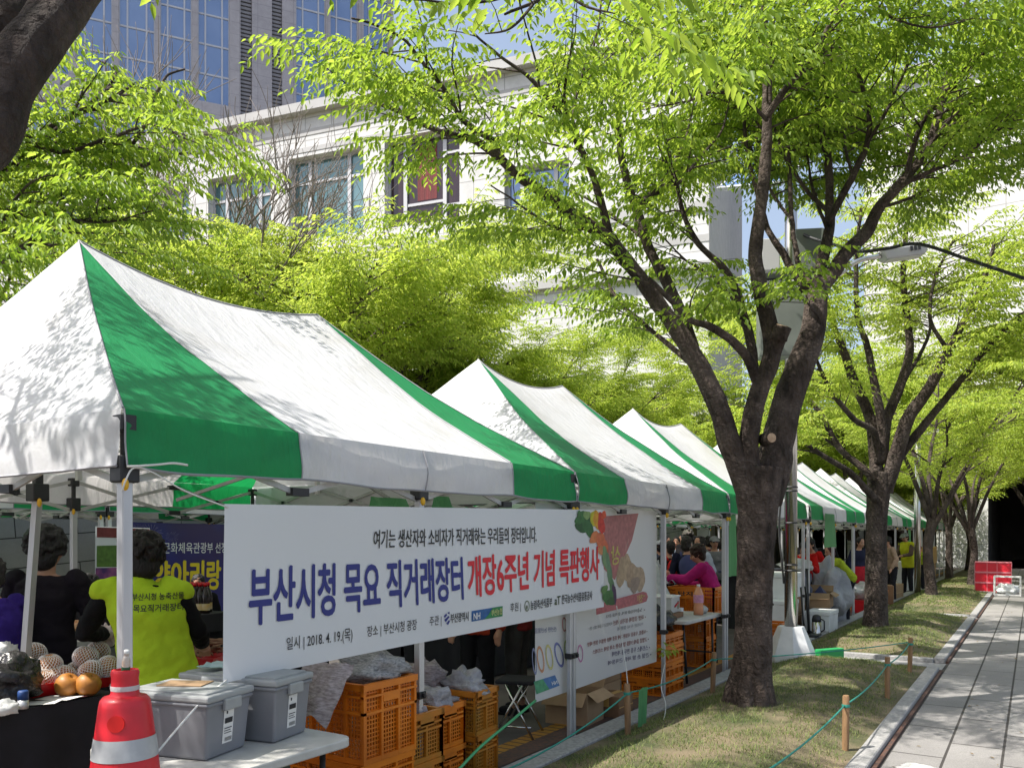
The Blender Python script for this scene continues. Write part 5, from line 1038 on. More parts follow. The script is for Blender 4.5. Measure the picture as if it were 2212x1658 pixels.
for u, v, a, b, rz, m, l in ((92, 1518, .16, .11, .7, 'paper', 'white leaflet nearest the drink can'), (128, 1508, .20, .12, .35, 'paper', 'long white leaflet in front of the bare pears'), (172, 1502, .14, .09, .2, 'maroon', 'maroon leaflet at the table edge near the cone')):
    if m == 'maroon': flat('maroon', (.10, .02, .03))
    p = Pz(u, v, .79); o = link('leaflet', MB().grid(lambda s, t: ((s - .5) * a, (t - .5) * b, .004 + .006 * s * s + (.001 if m == 'paper' else 0)), 4, 2).mesh('leaflet', M[m]), None, (p.x, p.y, .787), rz); tag(o, l, 'leaflet', 'leaflets on the black cloth')
# support pole inside the first tent
sp_ = thing('support_pole', 'leaning aluminium pole in front of the black-shirted shopper', 'pole', (-4.955, 2.40, 0)); m_ = MB(); m_.bar((0, 0, 0), (.17, .05, 1.86), .038); link('tube', m_.mesh('tube', M['alu']), sp_); m_ = MB(); m_.box((.172, .05, 1.90), (.09, .09, .10)); m_.box((.175, .05, 2.04), (.045, .045, .24)); link('bracket', m_.mesh('bracket', M['black_plastic'], bevel=.006), sp_); link('release_tab', MB().ball((.23, .03, 1.84), (.016, .012, .026), 0, 8, 6).mesh('release_tab', M['yellow_plastic'], True), sp_)
cloth('black cloth over the long counter behind the long banner', -5.95, -5.35, 6.3, 9.3, .80); cloth('black cloth over the counter behind the front crates', -6.1, -5.5, 3.0, 4.0, .78)
# back counter with bottles, root basket
cloth('black cloth over the back counter with red-capped bottles', -7.0, -6.3, 4.2, 6.2, .80)
bm_ = MB().lathe([(0, 0), (.036, 0), (.038, .01), (.038, .15), (.030, .19), (.015, .225), (.014, .245), (0, .245)], 16).mesh('body', mat('soy_dark', (.015, .008, .006), .1), True); bc_ = MB().lathe([(0, .245), (.018, .245), (.018, .275), (0, .275)], 14).mesh('cap', M['red_plastic'], True); bl_ = MB().lathe([(.0388, .03), (.0388, .09)], 16, cap=False).mesh('bottle_label', mat('cream_label', (.62, .54, .38), .6, c2=(.55, .36, .05), scale=9), True)
k = 0
for i in range(5):
    for j in range(2):
        p = P(398 + i * 11.5 + j * 5, 1300, 7.3 + j * .12); t = thing('sauce_bottle', 'dark sauce bottle with a red cap in the cluster before the blue banner', 'bottle', (p.x, p.y, .96), 0, 'red-capped sauce bottles'); link('body', bm_, t); link('cap', bc_, t); link('bottle_label', bl_, t); k += 1
p = P(425, 1310, 7.3); o = link('bottle_shelf', MB().box((0, 0, .08), (.34, .5, .16)).mesh('bottle_shelf', M['black_cloth']), None, (p.x, p.y, .802), .1); tag(o, 'black box riser under the red-capped bottles', 'riser')
p = P(440, 1414, 5.7); tray('red basket of ginseng roots behind the tubs, at the banner edge', (p.x, p.y, .74), .34, .44, .09, .5, group='red plastic baskets'); rts = MB(); rd = random.Random(5)
for k in range(26):
    a = rd.uniform(0, 6.28); c = Vector((rd.uniform(-.11, .11), rd.uniform(-.16, .16), .07 + rd.uniform(0, .09))); d = Vector((math.cos(a), math.sin(a), rd.uniform(-.3, .4))) * .09; rts.tube([c - d, c, c + d * .6, c + d * 1.2], [.004, .014, .011, .003], 6)
o = link('ginseng_heap', rts.mesh('ginseng_heap', mat('root_brown', (.16, .075, .04), .8, c2=(.26, .15, .09), scale=20), True), None, (p.x, p.y, .755), .5); tag(o, 'heap of brown ginseng roots in the red basket', 'roots'); o['kind'] = 'stuff'
folding_table('white folding table under the ginseng basket', -5.1, -4.3, 2.98, 3.9, .735)
p = P(175, 1300, 6.6); tray('tray of orange dried goods between the two sellers', (p.x, p.y, .85), .4, .4, .06, m='white_plastic', group='goods trays'); rough_lump('dried_goods', 'orange dried fish heap on the tray between the two sellers', 'food', (p.x, p.y, .87), (.17, .17, .05), mat('dried_orange', (.40, .14, .04), .7, c2=(.5, .3, .16), scale=18), 6)
folding_table('white folding table under the dried goods tray', p.x - .35, p.x + .35, p.y - .45, p.y + .45, .85)
# -- orange crates with newspaper
crate('large orange crate at the bottom of the tall stack behind the white table', (-3.27, 3.42, 0), .52, .42, .43); crate('large orange crate stuffed with newspaper, topmost of the tall stack', (-3.26, 3.43, .43), .52, .42, .43)
crate('ochre crate at the bottom, right of the tall crate stack', (-3.27, 3.86, 0), .36, .30, .295, 'crate_old'); crate('ochre crate on top, right of the tall crate stack', (-3.27, 3.86, .295), .36, .30, .295, 'crate_old')
crate('bright orange crate at the bottom behind the banner mid pole', (-3.38, 4.24, 0), .36, .30, .28); crate('bright orange crate on top behind the banner mid pole', (-3.38, 4.24, .28), .36, .30, .28)
crate('ochre crate at the bottom, rightmost of the front crate stacks', (-3.36, 4.62, 0), .36, .28, .30, 'crate_old', .05); crate('ochre crate on top, rightmost of the front crate stacks', (-3.36, 4.62, .30), .36, .28, .30, 'crate_old', .05)
crate('orange crate on the floor under the white table end', (-3.45, 2.96, 0), .36, .30, .30)
NEWS = mat('newsprint', (.36, .35, .34), .8, c2=(.15, .15, .15), scale=32, stretch=(1.6, 1.6, 5), lo=.40, hi=.66, bump=.5, bscale=8, dist=.03); NEWS2 = mat('pink_newsprint', (.38, .33, .33), .8, c2=(.22, .18, .18), scale=30, stretch=(1, 1, 4), bump=.7, bscale=9, dist=.03); FILM = mat('grey_film', (.24, .23, .245), .3, c2=(.42, .41, .42), scale=6, bump=1, bscale=14, dist=.04)
rough_lump('newspaper', 'printed newspaper bulging from the tall crate stack', 'newspaper', (-3.2, 3.5, .80), (.21, .19, .10), NEWS, 2, .35, group='newspapers in the crates'); o = link('newspaper', MB().grid(lambda s, t: (-.36 * s, .05 - .34 * t * .6, .16 - .30 * t + .05 * math.sin(s * 5) * t + .03 * mnoise.noise(Vector((s * 5, t * 5, 2)))), 18, 14).mesh('newspaper', NEWS2, True), None, (-3.0, 3.10, .82)); tag(o, 'pinkish sheet of newspaper hanging down beside the second tub', 'newspaper', 'newspapers in the crates')
for c, r, m, s, l in [((-3.25, 3.86, .50), (.14, .11, .07), NEWS2, 4, 'grey film bunched in the ochre crate beside the tall stack'), ((-3.36, 4.24, .47), (.16, .13, .10), FILM, 7, 'shiny grey film in the crate behind the mid pole'), ((-3.34, 4.60, .51), (.16, .12, .11), FILM, 11, 'shiny grey film in the rightmost front crate'), ((-3.6, 4.45, .52), (.16, .16, .14), NEWS2, 15, 'crumpled paper behind the front crates')]: rough_lump('packing_film', l, 'film', c, r, m, s, .4, group='film and paper in the crates')
crate('orange crate behind, seen between the film bundles', (-3.66, 4.45, 0), .40, .34, .54)
# -- stool and boxes behind the poster
st = thing('folding_stool', 'folding stool with thin steel legs under the see-through poster', 'stool', (-3.62, 5.75, 0), .3)
for sx in (-1, 1):
    for sy in (-1, 1): link('leg', MB().tube([(sx * .17, sy * .17, .0), (sx * .12 * -.6, sy * .15, .44)], .011, 8).mesh('leg', M['steel'], True), st)
link('seat', MB().box((0, 0, .455), (.32, .32, .03)).mesh('seat', M['black_cloth'], bevel=.01), st); link('foot_rail', MB().tube([(-.15, -.165, .10), (.15, -.165, .10)], .009, 6).mesh('foot_rail', M['steel'], True), st)
carton('open empty cardboard box by the kerb, left of the first stake', (-3.46, 6.44, .0), (.40, .36, .29), .06, open_=True); carton('large taped cardboard box behind the open one, lower of two', (-3.62, 6.98, .0), (.46, .56, .26), .03); carton('large taped cardboard box under the poster edge, upper of two', (-3.62, 6.98, .262), (.46, .58, .24), .05)
carton('small grey-brown cardboard box behind the green flag', (-3.28, 6.86, .0), (.26, .3, .20), .0, m='cardboard_dark')
# -- orange crates below the second tent
for i, (h, z, l) in enumerate([(.17, 0, 'lowest orange crate of the stack by the second tent pole'), (.17, .17, 'second orange crate up in the stack by the second tent pole'), (.17, .34, 'third orange crate up in the stack by the second tent pole'), (.13, .51, 'shallow orange crate at the top under a black bag')]): crate(l, (-3.42, 8.12, z), .46, .52, h)
rough_lump('black_bag', 'black plastic bag lying on the orange crate stack by the pole', 'bag', (-3.42, 8.10, .645), (.22, .22, .13), M['black_bag'], 12, .35)
folding_table('white folding table with a cash box beside the big trunk', -3.95, -3.20, 8.55, 9.75, .72)
p = P(1480, 1340, 9.0); c_ = carton('flat brown cardboard box under the steel cash box', (-3.62, 8.85, .722), (.42, .36, .055), .1, m='cardboard_dark', tape=False)
cb = thing('cash_box', 'pale grey steel cash box with a red pen on its side', 'box', (-3.6, 8.87, .779), .12); m_ = MB(); m_.box((0, 0, .085), (.28, .36, .17)); link('body', m_.mesh('body', mat('pale_steel', (.52, .54, .52), .4, metal=.2), bevel=.006), cb); m_ = MB(); m_.box((0, 0, .180), (.30, .38, .018)); m_.box((.02, .04, .192), (.16, .2, .006)); link('lid', m_.mesh('lid', M['white_plastic'], bevel=.004), cb); link('red_pen', MB().tube([(.145, -.06, .07), (.150, .08, .11)], .010, 8).mesh('red_pen', M['red_plastic'], True), cb); link('round_sticker', MB().tube([(.1402, .1, .08), (.1424, .1, .08)], .05, 20).mesh('round_sticker', flat('sticker_olive', (.30, .27, .16))), cb)
def pet(label, c, liquid, lab, h=.30, r=.045):
    t = thing('plastic_bottle', label, 'bottle', c); link('body', MB().lathe([(0, 0), (r, 0), (r, h * .25), (r * .92, h * .3), (r, h * .36), (r, h * .68), (r * .6, h * .85), (r * .3, h * .92), (0, h * .92)], 18).mesh('body', mat('drink_' + label[:6], liquid, .12), True), t); link('bottle_label', MB().lathe([(r * 1.02, h * .40), (r * 1.02, h * .66)], 18, cap=False).mesh('bottle_label', flat(lab[0], lab[1])), t); link('cap', MB().lathe([(0, h * .92), (r * .34, h * .92), (r * .34, h), (0, h)], 14).mesh('cap', M['white_plastic'], True), t)
pet('large orange drink bottle with a pink label on the white table', (-3.35, 9.33, .722), (.62, .27, .14), ('pink_label', (.62, .28, .42)), .36, .058)
rough_lump('steel_bowl', 'small grey bowl next to the orange drink bottle', 'bowl', (-3.38, 9.52, .722), (.08, .08, .05), M['alu_dull'], 30, .05); o = link('paper_cup', MB().lathe([(0, 0), (.03, 0), (.038, .09), (.034, .09), (.028, .006), (0, .006)], 16).mesh('paper_cup', M['paper'], True), None, (-3.5, 9.13, .722)); tag(o, 'white paper cup between cash box and orange drink', 'cup')
crate('orange lettered crate on top, left of the big trunk', (-3.72, 10.25, .66), .62, .40, .34, text='단지묵'); crate('orange lettered crate below, behind the drink bottle', (-3.78, 10.10, .36), .62, .40, .30, text='단지묵'); crate('orange crate at the bottom behind the white table', (-3.78, 10.10, .0), .62, .40, .36)
crate('orange crate just right behind the big trunk foot', (-3.2, 11.9, .0), .4, .4, .42)
o = link('grey_sheet', MB().grid(lambda s, t: (.1 * s, .2 * t, .05 + .06 * math.sin(3 * s)), 6, 6).mesh('grey_sheet', mat('blue_grey_sheet', (.30, .34, .42), .6)), None, (-4.05, 10.1, .97)); tag(o, 'blue-grey sheet bent over the lettered crate', 'sheet')
cloth('green cloth over a stall table left of the cash box', -5.1, -4.25, 8.9, 10.4, .74, m='rope_green', name='green_cloth'); rough_lump('blue_bag', 'translucent blue plastic bag on the green cloth', 'bag', (-4.45, 10.0, .745), (.24, .22, .17), M['blue_bag'], 21); rough_lump('leafy_greens', 'bunch of leafy greens on the green cloth', 'vegetable', (-4.62, 9.45, .745), (.15, .16, .09), mat('greens', (.10, .17, .03), .6, c2=(.20, .24, .08), scale=20), 22, .6)
folding_table('white folding table with bagged goods before the pink hoodie', -5.4, -4.4, 10.7, 12.1, 1.02); rough_lump('clear_bags', 'heap of clear goods bags on the table before the pink hoodie', 'bag', (-4.75, 10.95, 1.02), (.26, .22, .15), M['clear_bag'], 24, .4); rough_lump('red_produce', 'bag of reddish produce under the pink hoodie sleeve', 'food', (-4.5, 11.0, 1.02), (.12, .13, .07), mat('red_produce', (.5, .17, .11), .5), 25)
# -- white foam boxes, hand truck, bags under the fourth tent
def atX(u, X): r = (u - U0) / FPX; D = X / (r * CA - SA); return D * (r * SA + CA)
foam_box('large white foam box on the upper shelf behind the steel post', (-3.65, 14.15, .62), (.60, .95, .42)); foam_box('white foam cooler in the middle behind the hand truck', (-3.5, 13.55, .24), (.5, .55, .38)); foam_box('white foam box low on the ground behind the thermos', (-3.05, 14.55, .0), (.42, .72, .40)); foam_box('white foam box at the bottom left behind the steel post', (-3.62, 13.5, .0), (.5, .5, .235))
carton('brown box at the bottom holding up the upper foam box', (-3.66, 14.15, .0), (.55, .9, .615), 0, m='cardboard_dark'); carton('open cardboard box with blue paper beside the hand truck', (-3.22, 15.2, .40), (.40, .62, .26), .1, open_=True); carton('brown box standing under the open cardboard box', (-3.25, 15.2, .0), (.36, .55, .395), .1)
o = link('blue_paper', MB().add([(-.1, -.15, 0), (.1, -.1, 0), (.1, .16, 0), (-.1, .15, .0), (0, 0, .16)], [(0, 1, 4), (1, 2, 4), (2, 3, 4), (3, 0, 4)]).mesh('blue_paper', flat('deep_blue', (.015, .02, .10))), None, (-3.2, 15.15, .62)); tag(o, 'dark blue paper peak sticking out of the open box', 'paper')
ht = thing('hand_truck', 'black folding hand truck leaning by the white foam boxes', 'hand truck', (-3.02, 13.35, 0), 0)
fm = MB(); fm.tube([(0, -.16, .1), (-.06, -.14, .85), (-.06, .14, .85), (0, .16, .1)], .014, 8); fm.tube([(.03, -.03, .1), (0, -.02, 1.12)], .009, 6); fm.tube([(.03, .06, .1), (0, .05, 1.12)], .009, 6); fm.bar((0, -.03, 1.13), (0, .06, 1.13), .03); fm.box((.08, 0, .10), (.22, .32, .02)); link('frame', fm.mesh('frame', M['black_plastic'], True), ht)
for sy in (-1, 1): link('wheel', MB().tube([(0, sy * .17, .075), (0, sy * .20, .075)], .075, 20).mesh('wheel', M['black_plastic'], 30), ht)
th = thing('thermos', 'steel and black thermos flask standing by the tent pole', 'thermos', (-2.98, 13.85, .0)); link('body', MB().lathe([(0, .0), (.07, 0), (.072, .02), (.072, .26)], 20).mesh('body', M['steel'], True), th); link('lid', MB().lathe([(.072, .26), (.074, .30), (.06, .36), (.02, .38), (0, .38)], 20).mesh('lid', M['black_plastic'], True), th); link('handle', MB().tube([(.07, 0, .10), (.12, 0, .14), (.12, 0, .28), (.07, 0, .31)], .012, 8).mesh('handle', M['black_plastic'], True), th)
rough_lump('plastic_sheeting', 'big translucent plastic bag drooping over the boxes beside the second trunk', 'bag', (-3.25, 16.2, .0), (.36, .62, .58), M['clear_bag'], 31, .35, 28, 20); rough_lump('white_bag', 'white plastic bag on top of the upper foam box', 'bag', (-3.55, 14.9, 1.04), (.24, .5, .10), M['white_bag'], 33, .3); rough_lump('dark_bedding', 'grey bundle behind the translucent bag', 'bundle', (-3.6, 15.3, .4), (.2, .35, .33), mat('grey_bundle', (.17, .18, .22), .7), 36)
o = link('work_table', MB().box((0, 0, 0), (.8, 1.9, .04)).mesh('work_table', flat('dark_blue_top', (.03, .04, .09))), None, (-4.35, 15.2, 1.02)); tag(o, 'dark work table the men in red lean on', 'table')
o = link('table_trestle', MB().box((0, 0, .5), (.6, 1.6, 1.0)).mesh('table_trestle', M['black_cloth']), None, (-4.35, 15.2, 0)); tag(o, 'black draped trestle below the dark work table', 'trestle'); rough_lump('food_packs', 'pile of white food packs in front of the men in red', 'food', (-4.2, 14.9, 1.04), (.2, .45, .06), M['white_bag'], 37)
# -- cardboard and crates further along
carton('long flat cardboard sheet box leaning by the third trunk', (-3.2, 22.2, .0), (.5, 2.6, .42), -.06); carton('dark cardboard box right of the orange bucket', (-3.0, 21.0, .0), (.4, .5, .5), .2, m='cardboard_dark'); carton('open box before the man in the yellow vest', (-3.6, 24.3, .0), (.6, 1.2, .45), 0, open_=True); carton('tall stack box by the fourth trunk, lower', (-3.1, 30.3, 0), (.6, 1.5, .75), 0); carton('upper box with a pale front by the fourth trunk', (-3.1, 30.3, .755), (.65, 1.6, .55), 0, m='tape'); carton('pale box by the steel post, far along the row', (-3.3, 27.0, .0), (.6, 1.2, .9), .1, m='paper')
rough_lump('white_bundle', 'white cloth bundle between the second trunk and the orange bucket', 'bundle', (-3.1, 19.3, .28), (.28, .55, .20), M['white_bag'], 41); carton('red and purple flat boxes under the white bundle', (-3.08, 19.3, .0), (.5, 1.0, .275), 0, m='red_plastic', tape=False); o = link('orange_bucket', MB().lathe([(0, 0), (.13, 0), (.17, .42), (.16, .42), (.125, .01), (0, .01)], 20).mesh('orange_bucket', M['crate'], True), None, (-2.98, 20.4, .0)); tag(o, 'orange bucket at the lawn edge past the second trunk', 'bucket')
# -- red crates on the path
for i, l in enumerate(('red plastic crate lowest on the path', 'red plastic crate in the middle of the path stack', 'red plastic crate on top of the path stack')):
    t = thing('red_crate', l, 'crate', (-1.0, 27.7, .01 + i * .30), .02, 'red crates stacked on the path'); m_ = MB(); m_.box((0, 0, .148), (.90, .55, .285)); link('body', m_.mesh('body', mat('path_red', (.66, .018, .04), .4, c2=(.58, .014, .03), scale=3), bevel=.015), t)
    r_ = MB(); pk_ = mat('pink_rib', (.72, .22, .26), .4)
    for z in (.285, .01): r_.box((0, 0, z), (.93, .58, .022))
    for x in (-.46, -.15, .10, .46): r_.box((x, -.278, .147), (.014, .012, .27))
    link('rib', r_.mesh('rib', pk_), t)
t = thing('clear_crate', 'small clear crate of white stuff in front of the red crates', 'crate', (-.62, 26.6, .01)); m_ = MB(); a, b, h = .62, .45, .52
for sx in (-1, 1):
    for sy in (-1, 1): m_.box((sx * a / 2, sy * b / 2, h / 2), (.04, .04, h))
for z in (.02, h): 
    for sy in (-1, 1): m_.box((0, sy * b / 2, z), (a, .035, .035))
    for sx in (-1, 1): m_.box((sx * a / 2, 0, z), (.035, b, .035))
link('frame', m_.mesh('frame', M['white_plastic']), t); rough_lump('foam_chips', 'white foam chips heaped in the clear crate', 'foam', (-.62, 26.6, .012), (.27, .19, .16), M['styrofoam'], 51, .5)
p = Pz(1990, 1664, .03); rough_lump('white_bag', 'white bag lying on the path at the bottom edge', 'bag', (p.x, p.y, .008), (.16, .10, .03), M['white_bag'], 55, .3)
# -- stakes and teal rope round the lawn
SK = []
for i, (u, v, z, l) in enumerate([(1357, 1585, .08, 'wooden stake at the kerb beside the green flag'), (1539, 1494, .08, 'wooden stake at the kerb left of the big trunk'), (1826, 1617, .07, 'nearest wooden stake on the path side of the lawn'), (1917, 1507, .07, 'middle wooden stake on the path side of the lawn'), (1965, 1450, .07, 'farthest wooden stake, by the crossing paving')]):
    p = Pz(u, v, z); SK.append(p); t = thing('wooden_stake', l, 'stake', (p.x, p.y, p.z - .05), .2 * i, 'wooden stakes round the lawn'); t.rotation_euler = (R((1, -2, 1.5, -1, 2)[i]), R((-1, 2, 0, 1, -1)[i]), .3 * i); m_ = MB(); m_.lathe([(0, 0), (.024, 0), (.026, .2), (.025, .44), (.021, .452), (0, .453)], 10); link('post', m_.mesh('post', M['wood'], 40), t); link('knot', MB().lathe([(.0285, .365), (.031, .375), (.0285, .388)], 10, cap=False).mesh('knot', M['rope_teal'], True), t)
top = [p + Vector((0, 0, .33)) for p in SK]; e0 = PX(1080, 1668, -2.82); e1 = Pz(1650, 1668, .36)
for a, b, s, l in [(e0, top[0], .05, 'teal rope from the bottom edge to the stake by the green flag'), (top[0], top[1], .05, 'teal rope between the two kerb stakes'), (top[1], top[4] + Vector((-.0, .4, -.02)), .03, 'teal rope running behind the big trunk to the crossing'), (top[4], top[3], .03, 'teal rope between the farthest and middle path stakes'), (top[3], top[2], .04, 'teal rope between the middle and nearest path stakes'), (top[2], e1, .03, 'teal rope from the nearest path stake out of the frame')]: cord('teal_rope', l, [a, b], .0065, M['rope_teal'], 'rope', s, 'teal ropes round the lawn')
p = SK[0] + Vector((.02, .14, 0)); o = link('green_flag', MB().grid(lambda s, t: (.012 * math.sin(s * 6 + t), .18 * s, .30 * t), 8, 6).mesh('green_flag', M['curtain_green'], True), None, (p.x, p.y, p.z + .03)); tag(o, 'green cloth flag hanging beside the first kerb stake', 'flag')
p = Pz(1792, 1424, .1); t = MB(); t.box((0, 0, .07), (.10, .40, .14)); o = link('green_tray', t.mesh('green_tray', mat('tray_green', (.02, .32, .09), .4), bevel=.01), None, (p.x, p.y, .10), R(-32)); tag(o, 'green plastic tray on the grass beside the white post base', 'tray')
cord('ground_cord', 'white cord trailing from the second tent pole over the kerb', [PX(1437, 1430, -3.1), PX(1428, 1480, -2.98), PX(1438, 1520, -2.88), Pz(1430, 1560, .09), Pz(1400, 1572, .1)], .005, M['rope_white'])
lf = MB(); V = sprays(np.array([[0, 0, .0]] * 4), np.array([[1, .2, .4], [-.6, .8, .3], [.3, -1, .2], [.2, .6, .8]]), np.array([.16] * 4), 5, .10, np.random.default_rng(4)).reshape(-1, 3); o = link('leafy_sprig', npmesh('leafy_sprig', V, ((np.arange(len(V) // 6) * 6)[:, None, None] + LF[None]).reshape(-1, 4), [M['leaf_bright']]), None, PX(1437, 1405, -3.07)); tag(o, 'leafy sprig tied to the second tent mid pole', 'plant')
rg9 = np.random.default_rng(9); n_ = 240; bx_ = np.stack([rg9.uniform(-.9, 2.2, n_), rg9.uniform(2.5, 22, n_), np.full(n_, .016)], 1); a_ = rg9.uniform(0, 6.28, n_); V = leaf_arrays(bx_, np.stack([np.cos(a_), np.sin(a_), rg9.normal(0, .08, n_)], 1), np.stack([rg9.normal(0, .15, n_), rg9.normal(0, .15, n_), np.ones(n_)], 1), rg9.uniform(.02, .05, n_))
o = link('fallen_leaves', npmesh('fallen_leaves', V, ((np.arange(n_) * 6)[:, None, None] + LF[None]).reshape(-1, 4), [leafmat('dry_leaf', (.16, .09, .03), (.28, .20, .07), (.1, .06, .02), (.2, .15, .05), .2)])); o['kind'] = 'stuff'
# -- steel lamp post with white base, cabinets, solar panels
lp = thing('lamp_post', 'steel solar lamp post behind the big trunk, on a faceted white base', 'lamp post', (-2.58, 10.55, .06), R(20))
b_ = MB(); b_.lathe([(.30, .0), (.30, .12), (.16, .46), (0, .46)], 8); link('base', b_.mesh('base', M['concrete_white']), lp)
link('post', MB().tube([(0, 0, .45), (0, 0, 4.9), (0, 0, 7.0)], [.078, .078, .07], 20).mesh('post', M['steel'], True), lp)
bd = MB(); [bd.lathe([(.080, z), (.086, z + .01), (.080, z + .02)], 16, cap=False) for z in (1.15, 1.22, 1.75, 2.15, 2.2)]; link('cable_band', bd.mesh('cable_band', M['black_plastic']), lp); link('cable', MB().tube(smoothpath([(-.09, -.05, 1.0), (-.12, -.10, 1.3), (-.15, -.06, 1.7), (-.10, -.05, 2.3)], [.014] * 4, 5)[0], .014, 8).mesh('cable', M['cable'], True), lp)
iv = lambda p: lp.matrix_basis.inverted() @ Vector(p)
def facing(cw, sz, name, m, parent=lp, bev=.012, D=10.2):
    """a cabinet on the post, turned to the path"""
    c = P(cw[0], cw[1], D); mb = MB(); mb.box((0, 0, 0), sz); o = link(name, mb.mesh(name, m, bevel=bev), parent); o.location = iv(c) if parent is lp else c; o.rotation_euler = (0, 0, YAW - lp.rotation_euler.z - R(8)); return o
cbn = facing((1703, 702), (.74, .28, .82), 'cabinet', M['cabinet']); link('cabinet_top', MB().box((0, 0, .43), (.78, .32, .03)).mesh('cabinet_top', M['lamp_grey']), cbn)
sg = facing((1704, 606), (.70, .10, .21), 'sign_box', M['cabinet']); o = link('sign_plate', MB().box((-.0, -.056, -.035), (.68, .012, .11)).mesh('sign_plate', M['ink_black']), sg)
v, f = glyphs('태양광 가로등 하이브리드', .015); link('lettering', MB().add([(-.31 + .58 * x, -.0645, -.07 + .065 * y) for x, y in v], f).mesh('lettering', M['ink_white']), o); link('sign_rim', MB().box((0, -.05, .10), (.71, .03, .022)).mesh('sign_rim', M['white_plastic']), sg)
bx = facing((1662, 555), (.22, .20, .40), 'battery_box', M['lamp_grey']); bx = facing((1745, 545), (.34, .24, .52), 'battery_box', M['cabinet'])
def head(c, d, name='lamp_head'):
    d = Vector(d).normalized(); a = math.atan2(d.y, d.x); hb = MB(); hb.box((0, 0, 0), (.62, .24, .12), taper=.78); o = link(name, hb.mesh(name, M['lamp_grey'], bevel=.015), lp); o.location = iv(c); o.rotation_euler = (0, R(-8), a - lp.rotation_euler.z); [link('vent', MB().box((x, y, .02), (.03, .008, .06)).mesh('vent', M['black_plastic']), o) for y in (-.119, .119) for x in (.06, .11, .16)]; link('lens', MB().box((0, 0, -.062), (.44, .15, .012)).mesh('lens', M['white_plastic']), o); return o
h1 = P(1950, 548, 10.4); h2 = P(1468, 588, 10.8); top_ = P(1703, 610, 10.4)
head(h1, h1 - top_); head(h2, h2 - top_)
link('lamp_arm', MB().tube(smoothpath([iv(top_ - Vector((0, 0, .1))), iv(P(1800, 600, 10.4)), iv(P(1850, 565, 10.4)), iv(P(1905, 552, 10.4))], [.03] * 4, 6)[0], .03, 10).mesh('lamp_arm', M['steel'], True), lp); link('lamp_arm', MB().tube(smoothpath([iv(top_ - Vector((0, 0, .1))), iv(P(1600, 640, 10.7)), iv(P(1545, 600, 10.7)), iv(P(1500, 587, 10.8))], [.026] * 4, 6)[0], .026, 10).mesh('lamp_arm', M['steel'], True), lp)
sq = [P(1553, 408, 10.7), P(1700, 384, 9.9), P(1868, 232, 10.3), P(1730, 262, 11.1)]; qm = MB(); nrm = (sq[1] - sq[0]).cross(sq[3] - sq[0]).normalized()
ax, ay = (sq[3] - sq[0]), (sq[1] - sq[0]); lx, ly = ax.length, ay.length; ex = ax.normalized(); ey = nrm.cross(ex).normalized()
so_ = thing('solar_panel', 'tilted blue solar panel high on the lamp post behind the leaves', 'solar panel'); so_.matrix_world = Matrix((ex, ey, nrm)).transposed().to_4x4(); so_.location = sq[0]
if nrm.z < 0: pass
s_ = 1 if (ey.dot(ay) > 0) else -1; m_ = MB(); m_.box((lx / 2, s_ * ly / 2, 0), (lx, ly, .03)); link('cells', m_.mesh('cells', M['solar']), so_); m_ = MB()
for a, b, c_, d in ((lx / 2, 0, lx, .04), (lx / 2, s_ * ly, lx, .04)): m_.box((a, b, 0), (c_ + .04, d, .05))
for a in (0, lx): m_.box((a, s_ * ly / 2, 0), (.04, ly - .05, .05))
link('frame', m_.mesh('frame', M['alu']), so_); so_.parent = lp; so_.matrix_parent_inverse = lp.matrix_basis.inverted(); del so_['category']; del so_['label']
cord('overhead_cable', 'thick black cable slung from the lamp post across to the right edge', [P(1720, 500, 10.2), P(1753, 514, 10.0), P(1800, 528, 9.7), P(1856, 543, 9.4), P(1920, 536, 9.2), P(1985, 527, 9.0), P(2090, 560, 8.7), P(2215, 602, 8.3), P(2330, 640, 8.0)], .020, M['cable'], 'cable')
sp2 = thing('steel_post', 'slim steel post beside the third trunk, far along the tents', 'post', (-2.75, 25.4, .05)); link('tube', MB().tube([(0, 0, 0), (0, 0, 4.5)], .085, 16).mesh('tube', M['steel'], True), sp2); link('lamp_head', MB().box((.2, 0, 4.5), (.7, .25, .12)).mesh('lamp_head', M['lamp_grey'], bevel=.01), sp2)
# ------------------------------------------------------------------ people
def remeshed(mb, vox, smooth=5, name='body'):
    me = bpy.data.meshes.new(name); me.from_pydata(mb.v, [], mb.f); o = bpy.data.objects.new(name, me)
    r = o.modifiers.new('r', 'REMESH'); r.mode = 'VOXEL'; r.voxel_size = vox; r.use_smooth_shade = True
    q = o.modifiers.new('s', 'SMOOTH'); q.factor = .5; q.iterations = smooth
    m2 = evaluated_mesh(o); bpy.data.meshes.remove(me); m2.shade_smooth(); return m2
def displace(me, fn):
    n = len(me.vertices); co = np.empty(n * 3, np.float32); nr = np.empty(n * 3, np.float32); me.vertices.foreach_get('co', co); me.vertices.foreach_get('normal', nr); co = co.reshape(-1, 3); nr = nr.reshape(-1, 3)
    co += nr * np.array([fn(Vector(p)) for p in co.astype(float)], np.float32)[:, None]; me.vertices.foreach_set('co', co.ravel()); me.update()
def cap(mb, a, b, ra, rb, n=12):
    a, b = Vector(a), Vector(b); mb.tube([a, b], [ra, rb], n); mb.ball(a, ra, 0, n, 8); mb.ball(b, rb, 0, n, 8)
def ik(a, t, l1, l2, hint):
    a, t = Vector(a), Vector(t); d = t - a; L = min(d.length, (l1 + l2) * .995); d.normalize(); t = a + d * L
    x = (l1 * l1 - l2 * l2 + L * L) / (2 * L); hgt = math.sqrt(max(0, l1 * l1 - x * x)); hn = Vector(hint); hn = hn - d * hn.dot(d); hn.normalize(); return a + d * x + hn * hgt, t
CLOTH = {}
